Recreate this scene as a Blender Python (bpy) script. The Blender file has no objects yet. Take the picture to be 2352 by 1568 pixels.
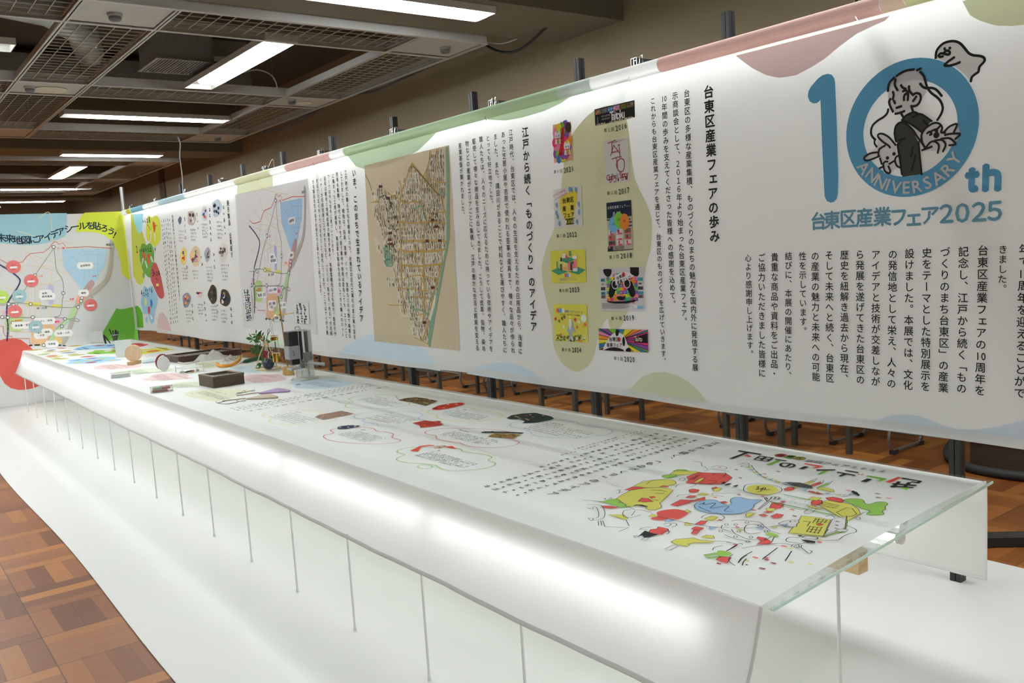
import bpy, bmesh, math, random
from mathutils import Vector, Matrix
R = random.Random(7)
SC = bpy.context.scene
COL = SC.collection

# ------------------------------------------------------------------ camera, light, exposure
EYE = Vector((0, 0, 1.35))
FPX = 2012.16
yaw, pitch, roll = math.radians(36.9468), math.radians(-6.06264), math.radians(-3.52774)
FW = Vector((math.sin(yaw)*math.cos(pitch), math.cos(yaw)*math.cos(pitch), math.sin(pitch)))
r0 = Vector((math.cos(yaw), -math.sin(yaw), 0)); u0 = r0.cross(FW)
RT = math.cos(roll)*r0 + math.sin(roll)*u0
UP = -math.sin(roll)*r0 + math.cos(roll)*u0
cam = bpy.data.cameras.new('camera'); cam.sensor_width = 36; cam.sensor_fit = 'HORIZONTAL'
cam.lens = FPX/2352*36; cam.clip_start = .05; cam.clip_end = 100
co = bpy.data.objects.new('camera', cam); COL.objects.link(co)
co.matrix_world = Matrix(((RT.x, UP.x, -FW.x, EYE.x), (RT.y, UP.y, -FW.y, EYE.y), (RT.z, UP.z, -FW.z, EYE.z), (0, 0, 0, 1)))
SC.camera = co
w = bpy.data.worlds.new('world'); SC.world = w; w.use_nodes = True
w.node_tree.nodes['Background'].inputs[0].default_value = (.6, .55, .5, 1)
w.node_tree.nodes['Background'].inputs[1].default_value = .03
SC.view_settings.view_transform = 'Standard'; SC.view_settings.look = 'None'
SC.view_settings.gamma = 1; SC.view_settings.use_curve_mapping = False
SC.view_settings.exposure = 0.0
SC.cycles.use_denoising = True
SC.cycles.max_bounces = 10; SC.cycles.diffuse_bounces = 5; SC.cycles.transmission_bounces = 8; SC.cycles.transparent_max_bounces = 16
SC.cycles.sample_clamp_indirect = 6
CEIL_E = 57.0      # ceiling fluorescent diffusers
TUBE_E = 11.5      # tubes under the glass
BANNER_W = 17.0    # LED strip behind the banner's top edge (watts)

HT = .5906         # table top height
XB = 2.5903        # banner plane
YP = 10.62         # map panel plane
WX = 5.36          # right wall

def ray(x, y): return FW + RT*((x-1176)/FPX) - UP*((y-784)/FPX)
def hit(x, y, ax, v):
    d = ray(x, y); return EYE + d*((v-EYE[ax])/d[ax])

# LED strip light behind the banner's upper edge, shining down through the fabric
la = bpy.data.lights.new('banner_strip', 'AREA'); la.shape = 'RECTANGLE'; la.size = 9.6; la.size_y = .04; la.energy = BANNER_W
la.color = (.93, 1, 1)
lo = bpy.data.objects.new('banner_strip', la); COL.objects.link(lo)
dz = Vector((.95, 0, .3)).normalized(); dx = Vector((0, 1, 0)); dy = dz.cross(dx)
lo.matrix_world = Matrix(((dx.x, dy.x, dz.x, XB+.10), (dx.y, dy.y, dz.y, 5.75), (dx.z, dy.z, dz.z, 1.995), (0, 0, 0, 1)))

# ------------------------------------------------------------------ materials
def s2l(c):
    c = c/255; return c/12.92 if c <= .04045 else ((c+.055)/1.055)**2.4
MATS = {}
def lin(rgb): return tuple(s2l(c) for c in rgb) + (1,)
def alb(rgb, white, k=.8):
    return tuple(min(.95, s2l(c)/s2l(wc)*k) for c, wc in zip(rgb, white)) + (1,)
def mat(name, col, rough=.5, metal=0, spec=.5, transl=0, emis=None, noise=None, bump=None):
    if name in MATS: return MATS[name]
    m = bpy.data.materials.new(name); m.use_nodes = True; nt = m.node_tree; n = nt.nodes; b = n['Principled BSDF']
    b.inputs['Base Color'].default_value = col; b.inputs['Roughness'].default_value = rough
    b.inputs['Metallic'].default_value = metal; b.inputs['Specular IOR Level'].default_value = spec
    if emis:
        b.inputs['Emission Color'].default_value = emis[0]; b.inputs['Emission Strength'].default_value = emis[1]
    src = None
    if noise:
        tc = n.new('ShaderNodeTexCoord'); nz = n.new('ShaderNodeTexNoise'); nz.inputs['Scale'].default_value = noise[0]; nz.inputs['Detail'].default_value = 5
        mx = n.new('ShaderNodeMix'); mx.data_type = 'RGBA'
        mx.inputs[6].default_value = tuple(c*(1-noise[1]) for c in col[:3])+(1,); mx.inputs[7].default_value = tuple(min(1, c*(1+noise[1])) for c in col[:3])+(1,)
        if len(noise) > 2:
            mp = n.new('ShaderNodeMapping'); mp.inputs['Scale'].default_value = noise[2]
            nt.links.new(tc.outputs['Object'], mp.inputs[0]); nt.links.new(mp.outputs[0], nz.inputs[0])
        else: nt.links.new(tc.outputs['Object'], nz.inputs[0])
        nt.links.new(nz.outputs[0], mx.inputs[0]); nt.links.new(mx.outputs[2], b.inputs['Base Color']); src = mx.outputs[2]
    if bump:
        tc = n.new('ShaderNodeTexCoord'); nz = n.new('ShaderNodeTexNoise'); nz.inputs['Scale'].default_value = bump[0]; nz.inputs['Detail'].default_value = 3
        mp = n.new('ShaderNodeMapping'); mp.inputs['Scale'].default_value = bump[2] if len(bump) > 2 else (1, 1, 1)
        bp = n.new('ShaderNodeBump'); bp.inputs['Strength'].default_value = bump[1]; bp.inputs['Distance'].default_value = .02
        nt.links.new(tc.outputs['Object'], mp.inputs[0]); nt.links.new(mp.outputs[0], nz.inputs[0]); nt.links.new(nz.outputs[0], bp.inputs['Height']); nt.links.new(bp.outputs[0], b.inputs['Normal'])
    if transl:
        t = n.new('ShaderNodeBsdfTranslucent'); t.inputs[0].default_value = col
        ms = n.new('ShaderNodeMixShader'); ms.inputs[0].default_value = transl
        nt.links.new(b.outputs[0], ms.inputs[1]); nt.links.new(t.outputs[0], ms.inputs[2]); nt.links.new(ms.outputs[0], n['Material Output'].inputs[0])
        if src: nt.links.new(src, t.inputs[0])
    MATS[name] = m; return m
def glassy(name, tint, fac=.1, rough=.02, body=0.0):
    if name in MATS: return MATS[name]
    m = bpy.data.materials.new(name); m.use_nodes = True; nt = m.node_tree; n = nt.nodes; n.remove(n['Principled BSDF'])
    t = n.new('ShaderNodeBsdfTransparent'); t.inputs[0].default_value = tint
    g = n.new('ShaderNodeBsdfGlossy'); g.inputs[0].default_value = (1, 1, 1, 1); g.inputs[1].default_value = rough
    lw = n.new('ShaderNodeLayerWeight'); lw.inputs[0].default_value = .25
    mm = n.new('ShaderNodeMath'); mm.operation = 'MULTIPLY_ADD'; mm.inputs[1].default_value = .5; mm.inputs[2].default_value = fac
    nt.links.new(lw.outputs[0], mm.inputs[0])
    ms = n.new('ShaderNodeMixShader'); nt.links.new(mm.outputs[0], ms.inputs[0]); nt.links.new(t.outputs[0], ms.inputs[1]); nt.links.new(g.outputs[0], ms.inputs[2])
    out = ms
    if body:
        d = n.new('ShaderNodeBsdfDiffuse'); d.inputs[0].default_value = (.82, .84, .82, 1)
        m2 = n.new('ShaderNodeMixShader'); m2.inputs[0].default_value = body
        nt.links.new(ms.outputs[0], m2.inputs[1]); nt.links.new(d.outputs[0], m2.inputs[2]); out = m2
    nt.links.new(out.outputs[0], n['Material Output'].inputs[0]); MATS[name] = m; return m
def emit(name, col, e):
    return mat(name, (.8, .8, .8, 1), emis=(col, e))

WB = (197, 197, 192)   # white of the banner in the photo
WT = (226, 227, 221)   # white of the table cloth
WPN = (190, 191, 191)  # white of the far panel
FAB = mat('white_fabric', (.80, .805, .79, 1), .75, spec=.2, transl=.35, bump=(2.2, .35, (1, .5, 1.6)))
CLOTH = mat('table_fabric', (.86, .865, .85, 1), .7, spec=.2, transl=.32, bump=(60, .05))
SKIRT = CLOTH
def ink(rgb, white=WB, tr=.3):
    return mat('ink_%d_%d_%d_%d' % (rgb+(white[0],)), alb(rgb, white), .7, spec=.2, transl=tr)
BLK = mat('black_ink', (.018, .02, .02, 1), .7, spec=.2)
def kb(rgb): return ink(rgb, WB)
def kt(rgb): return ink(rgb, WT)
def kp(rgb): return ink(rgb, WPN, 0)

BLACKMETAL = mat('black_metal', (.012, .012, .013, 1), .4)
STEEL = mat('grey_steel_tube', (.28, .28, .28, 1), .35, .8)
WHITEPAINT = mat('white_paint', (.72, .72, .70, 1), .45)
CHROME = mat('bright_wire', (.8, .8, .8, 1), .2, 1)
BRASS = mat('brass', (.62, .42, .14, 1), .3, .9)
WALNUT = mat('dark_walnut', (.075, .047, .022, 1), .5, noise=(3, .3, (1, 8, 8)))
PINE = mat('pine', (.62, .45, .24, 1), .55, noise=(4, .18, (2, 9, 9)))
PALEWOOD = mat('pale_wood', (.66, .50, .31, 1), .5, noise=(7, .25, (8, 8, 2)))
ACRYL = glassy('clear_acrylic', (.94, .97, .95, 1), .05)
GLASS = glassy('table_glass', (.96, .985, .97, 1), .04)
GLASSEDGE = mat('green_glass_edge', (.55, .74, .66, 1), .15)
RUBBER = mat('black_rubber', (.02, .02, .02, 1), .7)

# ------------------------------------------------------------------ mesh helpers
class MB:
    def __init__(s): s.v = []; s.f = []; s.m = []; s.mats = []
    def mi(s, m):
        if m not in s.mats: s.mats.append(m)
        return s.mats.index(m)
    def add(s, vs, fs, m):
        o = len(s.v); i = s.mi(m); s.v += [tuple(v) for v in vs]
        for f in fs: s.f.append([o+k for k in f]); s.m.append(i)
        return s
    def box(s, c, d, m, rot=None):
        c = Vector(c); vs = []
        for sx in (-1, 1):
            for sy in (-1, 1):
                for sz in (-1, 1):
                    p = Vector((sx*d[0]/2, sy*d[1]/2, sz*d[2]/2))
                    if rot is not None: p = rot @ p
                    vs.append(c+p)
        return s.add(vs, [(0, 1, 3, 2), (4, 6, 7, 5), (0, 4, 5, 1), (2, 3, 7, 6), (0, 2, 6, 4), (1, 5, 7, 3)], m)
    def bx(s, a, b, m):
        return s.box([(a[i]+b[i])/2 for i in range(3)], [abs(b[i]-a[i]) for i in range(3)], m)
    def tube(s, pts, r, m, seg=8, closed=False, cap=True):
        pts = [Vector(p) for p in pts]; n = len(pts); vs = []; prev = None
        for i, p in enumerate(pts):
            if closed: t = pts[(i+1) % n]-pts[i-1]
            else: t = pts[min(i+1, n-1)]-pts[max(i-1, 0)]
            t.normalize()
            if prev is None: a = t.orthogonal().normalized()
            else:
                a = prev-t*prev.dot(t)
                a = a.normalized() if a.length > 1e-6 else t.orthogonal().normalized()
            prev = a; b = t.cross(a); rr = r[i] if isinstance(r, (list, tuple)) else r
            for k in range(seg):
                an = 2*math.pi*k/seg; vs.append(p+a*math.cos(an)*rr+b*math.sin(an)*rr)
        fs = []
        for i in range(n if closed else n-1):
            for k in range(seg):
                a0 = i*seg+k; a1 = i*seg+(k+1) % seg; j = (i+1) % n
                fs.append((a0, a1, j*seg+(k+1) % seg, j*seg+k))
        if cap and not closed:
            fs.append(tuple(range(seg))[::-1]); fs.append(tuple((n-1)*seg+k for k in range(seg)))
        return s.add(vs, fs, m)
    def lathe(s, prof, c, m, seg=24, axis=2):
        vs = []; n = len(prof)
        for r_, h in prof:
            for k in range(seg):
                an = 2*math.pi*k/seg; p = [r_*math.cos(an), r_*math.sin(an), h]
                if axis == 0: p = [p[2], p[0], p[1]]
                if axis == 1: p = [p[0], p[2], p[1]]
                vs.append((c[0]+p[0], c[1]+p[1], c[2]+p[2]))
        fs = [(i*seg+k, i*seg+(k+1) % seg, (i+1)*seg+(k+1) % seg, (i+1)*seg+k) for i in range(n-1) for k in range(seg)]
        fs.append(tuple(range(seg))[::-1]); fs.append(tuple((n-1)*seg+k for k in range(seg)))
        return s.add(vs, fs, m)
    def prism(s, poly, ax, ay, az, h, o, m):
        o = Vector(o); ax = Vector(ax); ay = Vector(ay); az = Vector(az); n = len(poly)
        vs = [o+ax*p[0]+ay*p[1] for p in poly]+[o+ax*p[0]+ay*p[1]+az*h for p in poly]
        return s.add(vs, [tuple(range(n))[::-1], tuple(range(n, 2*n))]+[(i, (i+1) % n, n+(i+1) % n, n+i) for i in range(n)], m)
    def grid(s, rows, m):
        nr = len(rows); nc = len(rows[0])
        return s.add([p for r_ in rows for p in r_], [(i*nc+j, i*nc+j+1, (i+1)*nc+j+1, (i+1)*nc+j) for i in range(nr-1) for j in range(nc-1)], m)
    def build(s, name, parent=None, origin=(0, 0, 0), smooth=False, bevel=0, solid=0):
        me = bpy.data.meshes.new(name); me.from_pydata([(v[0]-origin[0], v[1]-origin[1], v[2]-origin[2]) for v in s.v], [], s.f)
        for m in s.mats: me.materials.append(m)
        me.polygons.foreach_set('material_index', s.m)
        if smooth:
            me.polygons.foreach_set('use_smooth', [True]*len(s.f))
            try: me.set_sharp_from_angle(angle=math.radians(40))
            except Exception: pass
        me.update()
        o = bpy.data.objects.new(name, me); COL.objects.link(o)
        if parent is not None: o.parent = parent
        else: o.location = origin
        if solid:
            sm = o.modifiers.new('solid', 'SOLIDIFY'); sm.thickness = solid; sm.offset = 0
        if bevel:
            bm_ = o.modifiers.new('bevel', 'BEVEL'); bm_.width = bevel; bm_.segments = 2; bm_.limit_method = 'ANGLE'
        return o
def tag(o, label, cat, group=None, kind=None):
    o['label'] = label; o['category'] = cat
    if group: o['group'] = group
    if kind: o['kind'] = kind
    return o
def thing(name, label, cat, loc=(0, 0, 0), group=None):
    o = bpy.data.objects.new(name, None); COL.objects.link(o); o.location = loc; o.empty_display_size = .1
    return tag(o, label, cat, group)
def struct(o, label=None):
    o['kind'] = 'structure'
    if label: o['label'] = label
    return o
def dup(root, loc, rz=0, label=None, group=None):
    r_ = root.copy(); COL.objects.link(r_); r_.location = loc; r_.rotation_euler = (0, 0, rz)
    if label: r_['label'] = label
    if group: r_['group'] = group
    for ch in list(root.children):
        c = ch.copy(); COL.objects.link(c); c.parent = r_
        for g in ch.children:
            d = g.copy(); COL.objects.link(d); d.parent = c
    return r_

# ------------------------------------------------------------------ printed artwork on flat surfaces
_fc = bpy.data.curves.new('glyph', 'FONT'); _fo = bpy.data.objects.new('glyph', _fc); COL.objects.link(_fo)
_fc.size = 1
GL = {}
def glyph(ch, off=.012, res=2):
    k = (ch, off, res)
    if k not in GL:
        _fc.body = ch; _fc.offset = off; _fc.resolution_u = res
        dg = bpy.context.evaluated_depsgraph_get(); dg.update()
        ev = _fo.evaluated_get(dg); me = ev.to_mesh()
        GL[k] = ([(v.co.x, v.co.y) for v in me.vertices], [tuple(p.vertices) for p in me.polygons])
        ev.to_mesh_clear()
    return GL[k]
def smooth(pts, closed=False, n=6):
    P = [Vector((p[0], p[1])) for p in pts]; m = len(P)
    if m < 3: return [tuple(p) for p in P]
    out = []
    for i in range(m if closed else m-1):
        if closed: a, b, c, d = P[i-1], P[i], P[(i+1) % m], P[(i+2) % m]
        else: a, b, c, d = P[max(i-1, 0)], P[i], P[i+1], P[min(i+2, m-1)]
        for k in range(n):
            t = k/n; out.append(tuple(.5*((2*b)+(c-a)*t+(2*a-5*b+4*c-d)*t*t+(3*b-a-3*c+d)*t**3)))
    if not closed: out.append(tuple(P[-1]))
    return out
def pp(st):
    """'x,y x,y ...' -> list of points"""
    return [tuple(float(c) for c in q.split(',')) for q in st.split()]
def zz(x0, y0, sc):
    """points read from an enlarged crop of the photograph -> photograph pixels"""
    return lambda st: [(x0+a/sc, y0+b/sc) for a, b in (pp(st) if isinstance(st, str) else st)]
class Frame:
    """plane with 2D axes: to2 maps a photograph pixel onto the plane, to3 gives the world point"""
    def __init__(s, ax, v, to2, to3): s.ax = ax; s.v = v; s._2 = to2; s.to3 = to3
    def px(s, x, y): return s._2(hit(x, y, s.ax, s.v))
BANNER = Frame(0, XB, lambda p: (-p.y, p.z), lambda a, b, h: (XB-.0015-h, -a, b))
TABLE = Frame(2, HT, lambda p: (-p.y, p.x), lambda a, b, h: (b, -a, HT+.0012+h))
PANEL = Frame(1, YP-.013, lambda p: (p.x, p.z), lambda a, b, h: (a, YP-.014-h, b))
class Art:
    LS = .0005
    def __init__(s, fr, base=3): s.fr = fr; s.mb = MB(); s.T = None; s.base = base; s.n = R.randint(0, 40)
    def P(s, pts):
        if s.T: pts = [s.T(*p) for p in pts]
        return [s.fr.px(*p) for p in pts]
    def flat(s, ab, faces, m, L=0):
        s.n += 1; h = (L+s.base)*s.LS+(s.n % 60)*s.LS/75   # every print a hair above the one before
        s.mb.add([s.fr.to3(a, b, h) for a, b in ab], faces, m)
    def poly(s, pts, m, L=0, sm=False, raw=False):
        ab = pts if raw else s.P(pts)
        if sm: ab = smooth(ab, True)
        ar = sum(ab[i-1][0]*ab[i][1]-ab[i][0]*ab[i-1][1] for i in range(len(ab)))
        if ar < 0: ab = ab[::-1]
        s.flat(ab, [tuple(range(len(ab)))], m, L)
    def line(s, pts, wd, m, L=1, sm=True, closed=False, raw=False):
        ab = pts if raw else s.P(pts)
        if sm: ab = smooth(ab, closed, 5)
        P = [Vector(p) for p in ab]
        P = [p for i, p in enumerate(P) if i == 0 or (p-P[i-1]).length > 1e-7]
        n = len(P)
        if n < 2: return
        vs = []
        for i in range(n):
            t = (P[(i+1) % n]-P[i-1]) if closed else (P[min(i+1, n-1)]-P[max(i-1, 0)])
            if t.length < 1e-9: t = Vector((1, 0))
            t.normalize(); nn = Vector((-t.y, t.x))*wd/2; p = P[i]
            if not closed:
                if i == 0: p = p-t*wd*.3
                if i == n-1: p = p+t*wd*.3
            vs += [tuple(p-nn), tuple(p+nn)]
        fs = [(2*i, 2*((i+1) % n), 2*((i+1) % n)+1, 2*i+1) for i in range(n if closed else n-1)]
        s.flat(vs, fs, m, L)
        if not closed and wd > .003:
            for e in (P[0], P[-1]): s.disc(tuple(e), wd/2, m, L, raw=True)
    def disc(s, c, r_, m, L=1, ry=None, raw=False, seg=14, rot=0):
        a, b = c if raw else s.P([c])[0]; ry = ry or r_
        cs, sn = math.cos(rot), math.sin(rot)
        s.flat([(a+r_*math.cos(t)*cs-ry*math.sin(t)*sn, b+r_*math.cos(t)*sn+ry*math.sin(t)*cs) for t in (2*math.pi*k/seg for k in range(seg))], [tuple(range(seg))], m, L)
    def ell(s, x0, y0, x1, y1, m, L=1, line=0, seg=28):
        """ellipse inscribed in a pixel box"""
        c = ((x0+x1)/2, (y0+y1)/2); ab = s.P([(c[0]+(x1-x0)/2*math.cos(2*math.pi*k/seg), c[1]+(y1-y0)/2*math.sin(2*math.pi*k/seg)) for k in range(seg)])
        if line: s.line(ab, line, m, L, False, True, True)
        else: s.poly(ab, m, L, raw=True)
    def ch(s, c, a, b, size, m, L=2, rot=0, off=.012, sx=1, res=2):
        """one character centred at (a,b)"""
        if off > .003:      # heavier lettering: the same glyph struck several times slightly apart
            d = off*size
            for ox, oy in ((d, 0), (-d, 0), (0, d), (0, -d)): s.ch(c, a+ox, b+oy, size, m, L, rot, .0, sx, res)
            off = .0
        vs, fs = glyph(c, off, res); cs, sn = math.cos(rot), math.sin(rot)
        if ord(c) < 256 and vs: cx = (min(v[0] for v in vs)+max(v[0] for v in vs))/2
        else: cx = .5
        o = []
        for x, y in vs:
            x = (x-cx)*size*sx; y = (y-.38)*size
            o.append((a+x*cs-y*sn, b+x*sn+y*cs))
        s.flat(o, fs, m, L)
    SMALL = 'ょっゃゅぁぃぅぇぉャュョッァィゥェォ'
    def col(s, st, top, bot, m=None, k=.93, L=2, off=.012, raw=False, size=None):
        """vertical Japanese text from the top of the first cell to the bottom of the last"""
        m = m or BLK; tk = []; i = 0
        while i < len(st):
            if st[i] == '{': j = st.index('}', i); tk.append(st[i+1:j]); i = j+1
            else: tk.append(st[i]); i += 1
        (a0, b0), (a1, b1) = (top, bot) if raw else s.P([top, bot]); n = len(tk); pt = (b0-b1)/n; sz = size or pt*k
        for q, t in enumerate(tk):
            f = (q+.5)/n; a = a0+(a1-a0)*f; b = b0+(b1-b0)*f
            if len(t) > 1:
                for z, c in enumerate(t): s.ch(c, a+(z-.5)*sz*.5, b, sz*1.0, m, L, 0, off, .85)
            elif t in '、。': s.ch('︑' if t == '、' else '︒', a, b, sz, m, L, 0, off)
            elif t in '「」': s.ch({'「': '﹁', '」': '﹂'}[t], a, b, sz, m, L, 0, off)
            elif t == 'ー': s.ch('ー', a, b, sz, m, L, -math.pi/2, off)
            elif t in s.SMALL: s.ch(t, a+sz*.1, b+sz*.1, sz, m, L, 0, off)
            elif t not in ' 　': s.ch(t, a, b, sz, m, L, 0, off)
    def row(s, st, p0, p1, m=None, size=None, L=2, off=.012, sx=1, k=.95, raw=False, L2=None):
        """horizontal text, pixel (or raw) centre line from the left of the first cell to the right of the last"""
        m = m or BLK; q = (p0, p1) if raw else s.P([p0, p1]); A, B = Vector(q[0]), Vector(q[1]); d = B-A; n = len(st); sz = size or d.length/n*k
        rt = math.atan2(d.y, d.x)
        for i, c in enumerate(st):
            if c in ' 　': continue
            p = A+d*((i+.5)/n); s.ch(c, p.x, p.y, sz, m, L, rt, off, sx)
    def mark(s, a, b, sz, m, L=2):
        """illegibly small character: a few strokes"""
        k = R.random(); wd = sz*.13
        if k < .18:
            s.flat([(a-.05*sz, b-.1*sz), (a+.2*sz, b-.25*sz), (a+.3*sz, b+.1*sz), (a, b+.2*sz)], [(0, 1, 2, 3)], m, L); return
        nh = R.randint(1, 3); 
        for i in range(nh):
            y = b+sz*(.36-.72*(i+.5)/nh+R.uniform(-.06, .06)); x0 = a-sz*R.uniform(.15, .42); x1 = a+sz*R.uniform(.15, .42); dy_ = R.uniform(-.1, .1)*sz
            s.flat([(x0, y-wd/2), (x1, y-wd/2+dy_), (x1, y+wd/2+dy_), (x0, y+wd/2)], [(0, 1, 2, 3)], m, L)
        for i in range(R.randint(1, 2)):
            x = a+sz*R.uniform(-.3, .3); y0 = b-sz*R.uniform(.1, .42); y1 = b+sz*R.uniform(.1, .42); dx_ = R.uniform(-.15, .1)*sz
            s.flat([(x-wd/2+dx_, y0), (x+wd/2+dx_, y0), (x+wd/2, y1), (x-wd/2, y1)], [(0, 1, 2, 3)], m, L)
    def marksv(s, top, bot, sz, m=None, L=2, fill=1.0, raw=False):
        (a0, b0), (a1, b1) = (top, bot) if raw else s.P([top, bot]); n = max(1, int(abs(b0-b1)/sz))
        for i in range(n):
            if R.random() < fill: s.mark(a0+(a1-a0)*(i+.5)/n, b0+(b1-b0)*(i+.5)/n, sz*.9, m or BLK, L)
    def marksh(s, l, r_, last, nl, sz, m=None, L=2, rag=.25):
        """block of nl horizontal lines: left and right end of the first line, left end of the last line (pixels)"""
        A, B, C = [Vector(p) for p in s.P([l, r_, last])]
        for j in range(nl):
            f = j/max(1, nl-1); o = (C-A)*f; e = 1-R.random()*rag if j % 3 == 2 or j == nl-1 else 1; n = max(1, int((B-A).length*e/sz))
            for i in range(n):
                if R.random() < .93:
                    p = A+o+(B-A).normalized()*sz*(i+.5); s.mark(p.x, p.y, sz*.9, m or BLK, L)
    def build(s, name, parent, origin=(0, 0, 0)): return s.mb.build(name, parent, origin)
class Quad(Art):
    """artwork drawn in unit coordinates (u right, v down) of a four-cornered print given by its corners in the photo"""
    def __init__(s, fr, tl, tr, br, bl):
        Art.__init__(s, fr, 4); s.c = [Vector(fr.px(*p)) for p in (tl, tr, br, bl)]
    def P(s, pts):
        o = []
        for u, v in pts:
            p = (s.c[0]*(1-u)+s.c[1]*u)*(1-v)+(s.c[3]*(1-u)+s.c[2]*u)*v; o.append((p.x, p.y))
        return o
    def rect(s, u0, v0, u1, v1, m, L=1): s.poly([(u0, v0), (u1, v0), (u1, v1), (u0, v1)], m, L)
# ------------------------------------------------------------------ the room
def floor_mat():
    m = bpy.data.materials.new('parquet'); m.use_nodes = True; nt = m.node_tree; n = nt.nodes; L = nt.links.new; b = n['Principled BSDF']
    g = n.new('ShaderNodeNewGeometry'); sx = n.new('ShaderNodeSeparateXYZ'); L(g.outputs['Position'], sx.inputs[0])
    def M(op, a, c=None, d=None):
        k = n.new('ShaderNodeMath'); k.operation = op
        for i, v in enumerate((a, c, d)):
            if v is None: continue
            if isinstance(v, (int, float)): k.inputs[i].default_value = v
            else: L(v, k.inputs[i])
        return k.outputs[0]
    S = .3086
    u = M('DIVIDE', M('SUBTRACT', sx.outputs[0], .442-40*S), S); v = M('DIVIDE', M('SUBTRACT', sx.outputs[1], 4.264-60*S), S)
    fu, fv = M('FLOOR', u), M('FLOOR', v); par = M('MODULO', M('ADD', fu, fv), 2.0)
    cu, cv = M('FRACT', u), M('FRACT', v)
    def mixf(a, c): return M('ADD', M('MULTIPLY', a, M('SUBTRACT', 1.0, par)), M('MULTIPLY', c, par))
    across = mixf(cu, cv); along = mixf(cv, cu)
    q = M('MULTIPLY', across, 4.0); idx = M('FLOOR', q); qf = M('FRACT', q)
    cx = n.new('ShaderNodeCombineXYZ'); L(M('ADD', fu, M('MULTIPLY', idx, .17)), cx.inputs[0]); L(fv, cx.inputs[1]); L(idx, cx.inputs[2])
    wn = n.new('ShaderNodeTexWhiteNoise'); L(cx.outputs[0], wn.inputs[0])
    cr = n.new('ShaderNodeValToRGB'); e = cr.color_ramp.elements
    e[0].position = 0; e[0].color = lin((100, 54, 20)); e[1].position = 1; e[1].color = lin((164, 104, 44))
    for p, c in ((.3, (124, 72, 28)), (.55, (132, 78, 38)), (.8, (148, 92, 38))): x = e.new(p); x.color = lin(c)
    L(wn.outputs[0], cr.inputs[0])
    gx = n.new('ShaderNodeCombineXYZ'); L(M('ADD', M('MULTIPLY', q, 9.0), M('MULTIPLY', fu, 13.7)), gx.inputs[0]); L(M('ADD', M('MULTIPLY', along, 2.2), M('MULTIPLY', fv, 7.3)), gx.inputs[1]); L(M('MULTIPLY', wn.outputs[0], 30.0), gx.inputs[2])
    nz = n.new('ShaderNodeTexNoise'); nz.inputs['Scale'].default_value = 1.0; nz.inputs['Detail'].default_value = 6; nz.inputs['Distortion'].default_value = .6; L(gx.outputs[0], nz.inputs[0])
    gm = n.new('ShaderNodeMapRange'); gm.inputs[3].default_value = .78; gm.inputs[4].default_value = 1.2; L(nz.outputs[0], gm.inputs[0])
    def edge(f, wd): return M('LESS_THAN', M('MINIMUM', f, M('SUBTRACT', 1.0, f)), wd)
    seam = M('MAXIMUM', M('MAXIMUM', edge(cu, .006), edge(cv, .006)), M('MULTIPLY', edge(qf, .016), .55))
    val = M('MULTIPLY', gm.outputs[0], M('SUBTRACT', 1.0, M('MULTIPLY', seam, .72)))
    vm = n.new('ShaderNodeVectorMath'); vm.operation = 'SCALE'; L(cr.outputs[0], vm.inputs[0]); L(val, vm.inputs['Scale'])
    L(vm.outputs[0], b.inputs['Base Color']); b.inputs['Roughness'].default_value = .42; b.inputs['Specular IOR Level'].default_value = .3
    return m
X0, Y0, Y1, ZC = -6.3, -5.2, 27.5, 3.9
WALLM = mat('brown_wall', lin((140, 126, 102)), .8, noise=(1.5, .05))
DARKC = mat('dark_ceiling', lin((74, 70, 62)), .9)
BEAMM = mat('olive_plaster', lin((112, 108, 92)), .8)
struct(MB().bx((X0, Y0, -.1), (WX+.2, Y1, 0), floor_mat()).build('floor'), 'brown basket-weave parquet floor')
struct(MB().bx((WX, Y0, 0), (WX+.15, Y1, ZC), WALLM).build('wall_right'), 'brown wall behind the banner')
struct(MB().bx((X0, Y1, 0), (WX+.15, Y1+.15, ZC), WALLM).build('wall_far'), 'brown far wall of the hall')
struct(MB().bx((X0-.15, Y0, 0), (X0, Y1, ZC), WALLM).build('wall_left'))
struct(MB().bx((X0, Y0-.15, 0), (WX+.15, Y0, ZC), WALLM).build('wall_near'))
struct(MB().bx((X0, Y0, ZC), (WX+.15, Y1, ZC+.15), DARKC).build('ceiling'), 'dark open ceiling slab above the grid')
SOF = 3.16
for i, y in enumerate((-3.41, 5.32, 14.05, 22.78)):
    struct(MB().bx((X0, y, SOF), (WX-.001, y+.86, ZC-.001), BEAMM).build('trim_%d' % (i+1)), 'olive grey plastered ceiling beam')
struct(MB().bx((WX-.02, 18.4, 0), (WX-.001, 18.75, ZC), mat('pilaster_brown', lin((88, 72, 52)), .8)).build('trim_5'))

GRIDW = mat('grid_white', (.50, .50, .48, 1), .5)
WIRE = mat('mesh_wire', (.42, .40, .33, 1), .5)
LAMPW = emit('lamp_diffuser', (.96, 1, 1, 1), CEIL_E)
TRAY = mat('lamp_tray', (.55, .55, .52, 1), .4)
CX = [(3.96, 4.61), (1.42, 2.03), (-1.12, -.51), (-3.66, -3.05)]
RY = [(6.23, 6.82), (9.0, 9.6), (11.85, 12.6)]
ZG = 3.1
def wire_panel(x0, x1, y0, y1, parent, step=.105):
    m = MB(); x0 += .02; x1 -= .02; y0 += .02; y1 -= .02; t = .0055
    nx = max(2, round((x1-x0)/step)); ny = max(2, round((y1-y0)/step))
    for i in range(nx+1):
        x = x0+(x1-x0)*i/nx; m.box((x, (y0+y1)/2, ZG+.03), (t, y1-y0, t), WIRE)
    for j in range(ny+1):
        y = y0+(y1-y0)*j/ny; m.box(((x0+x1)/2, y, ZG+.036), (x1-x0, t, t), WIRE)
    m.build('mesh_panel', parent, ORG)
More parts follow.
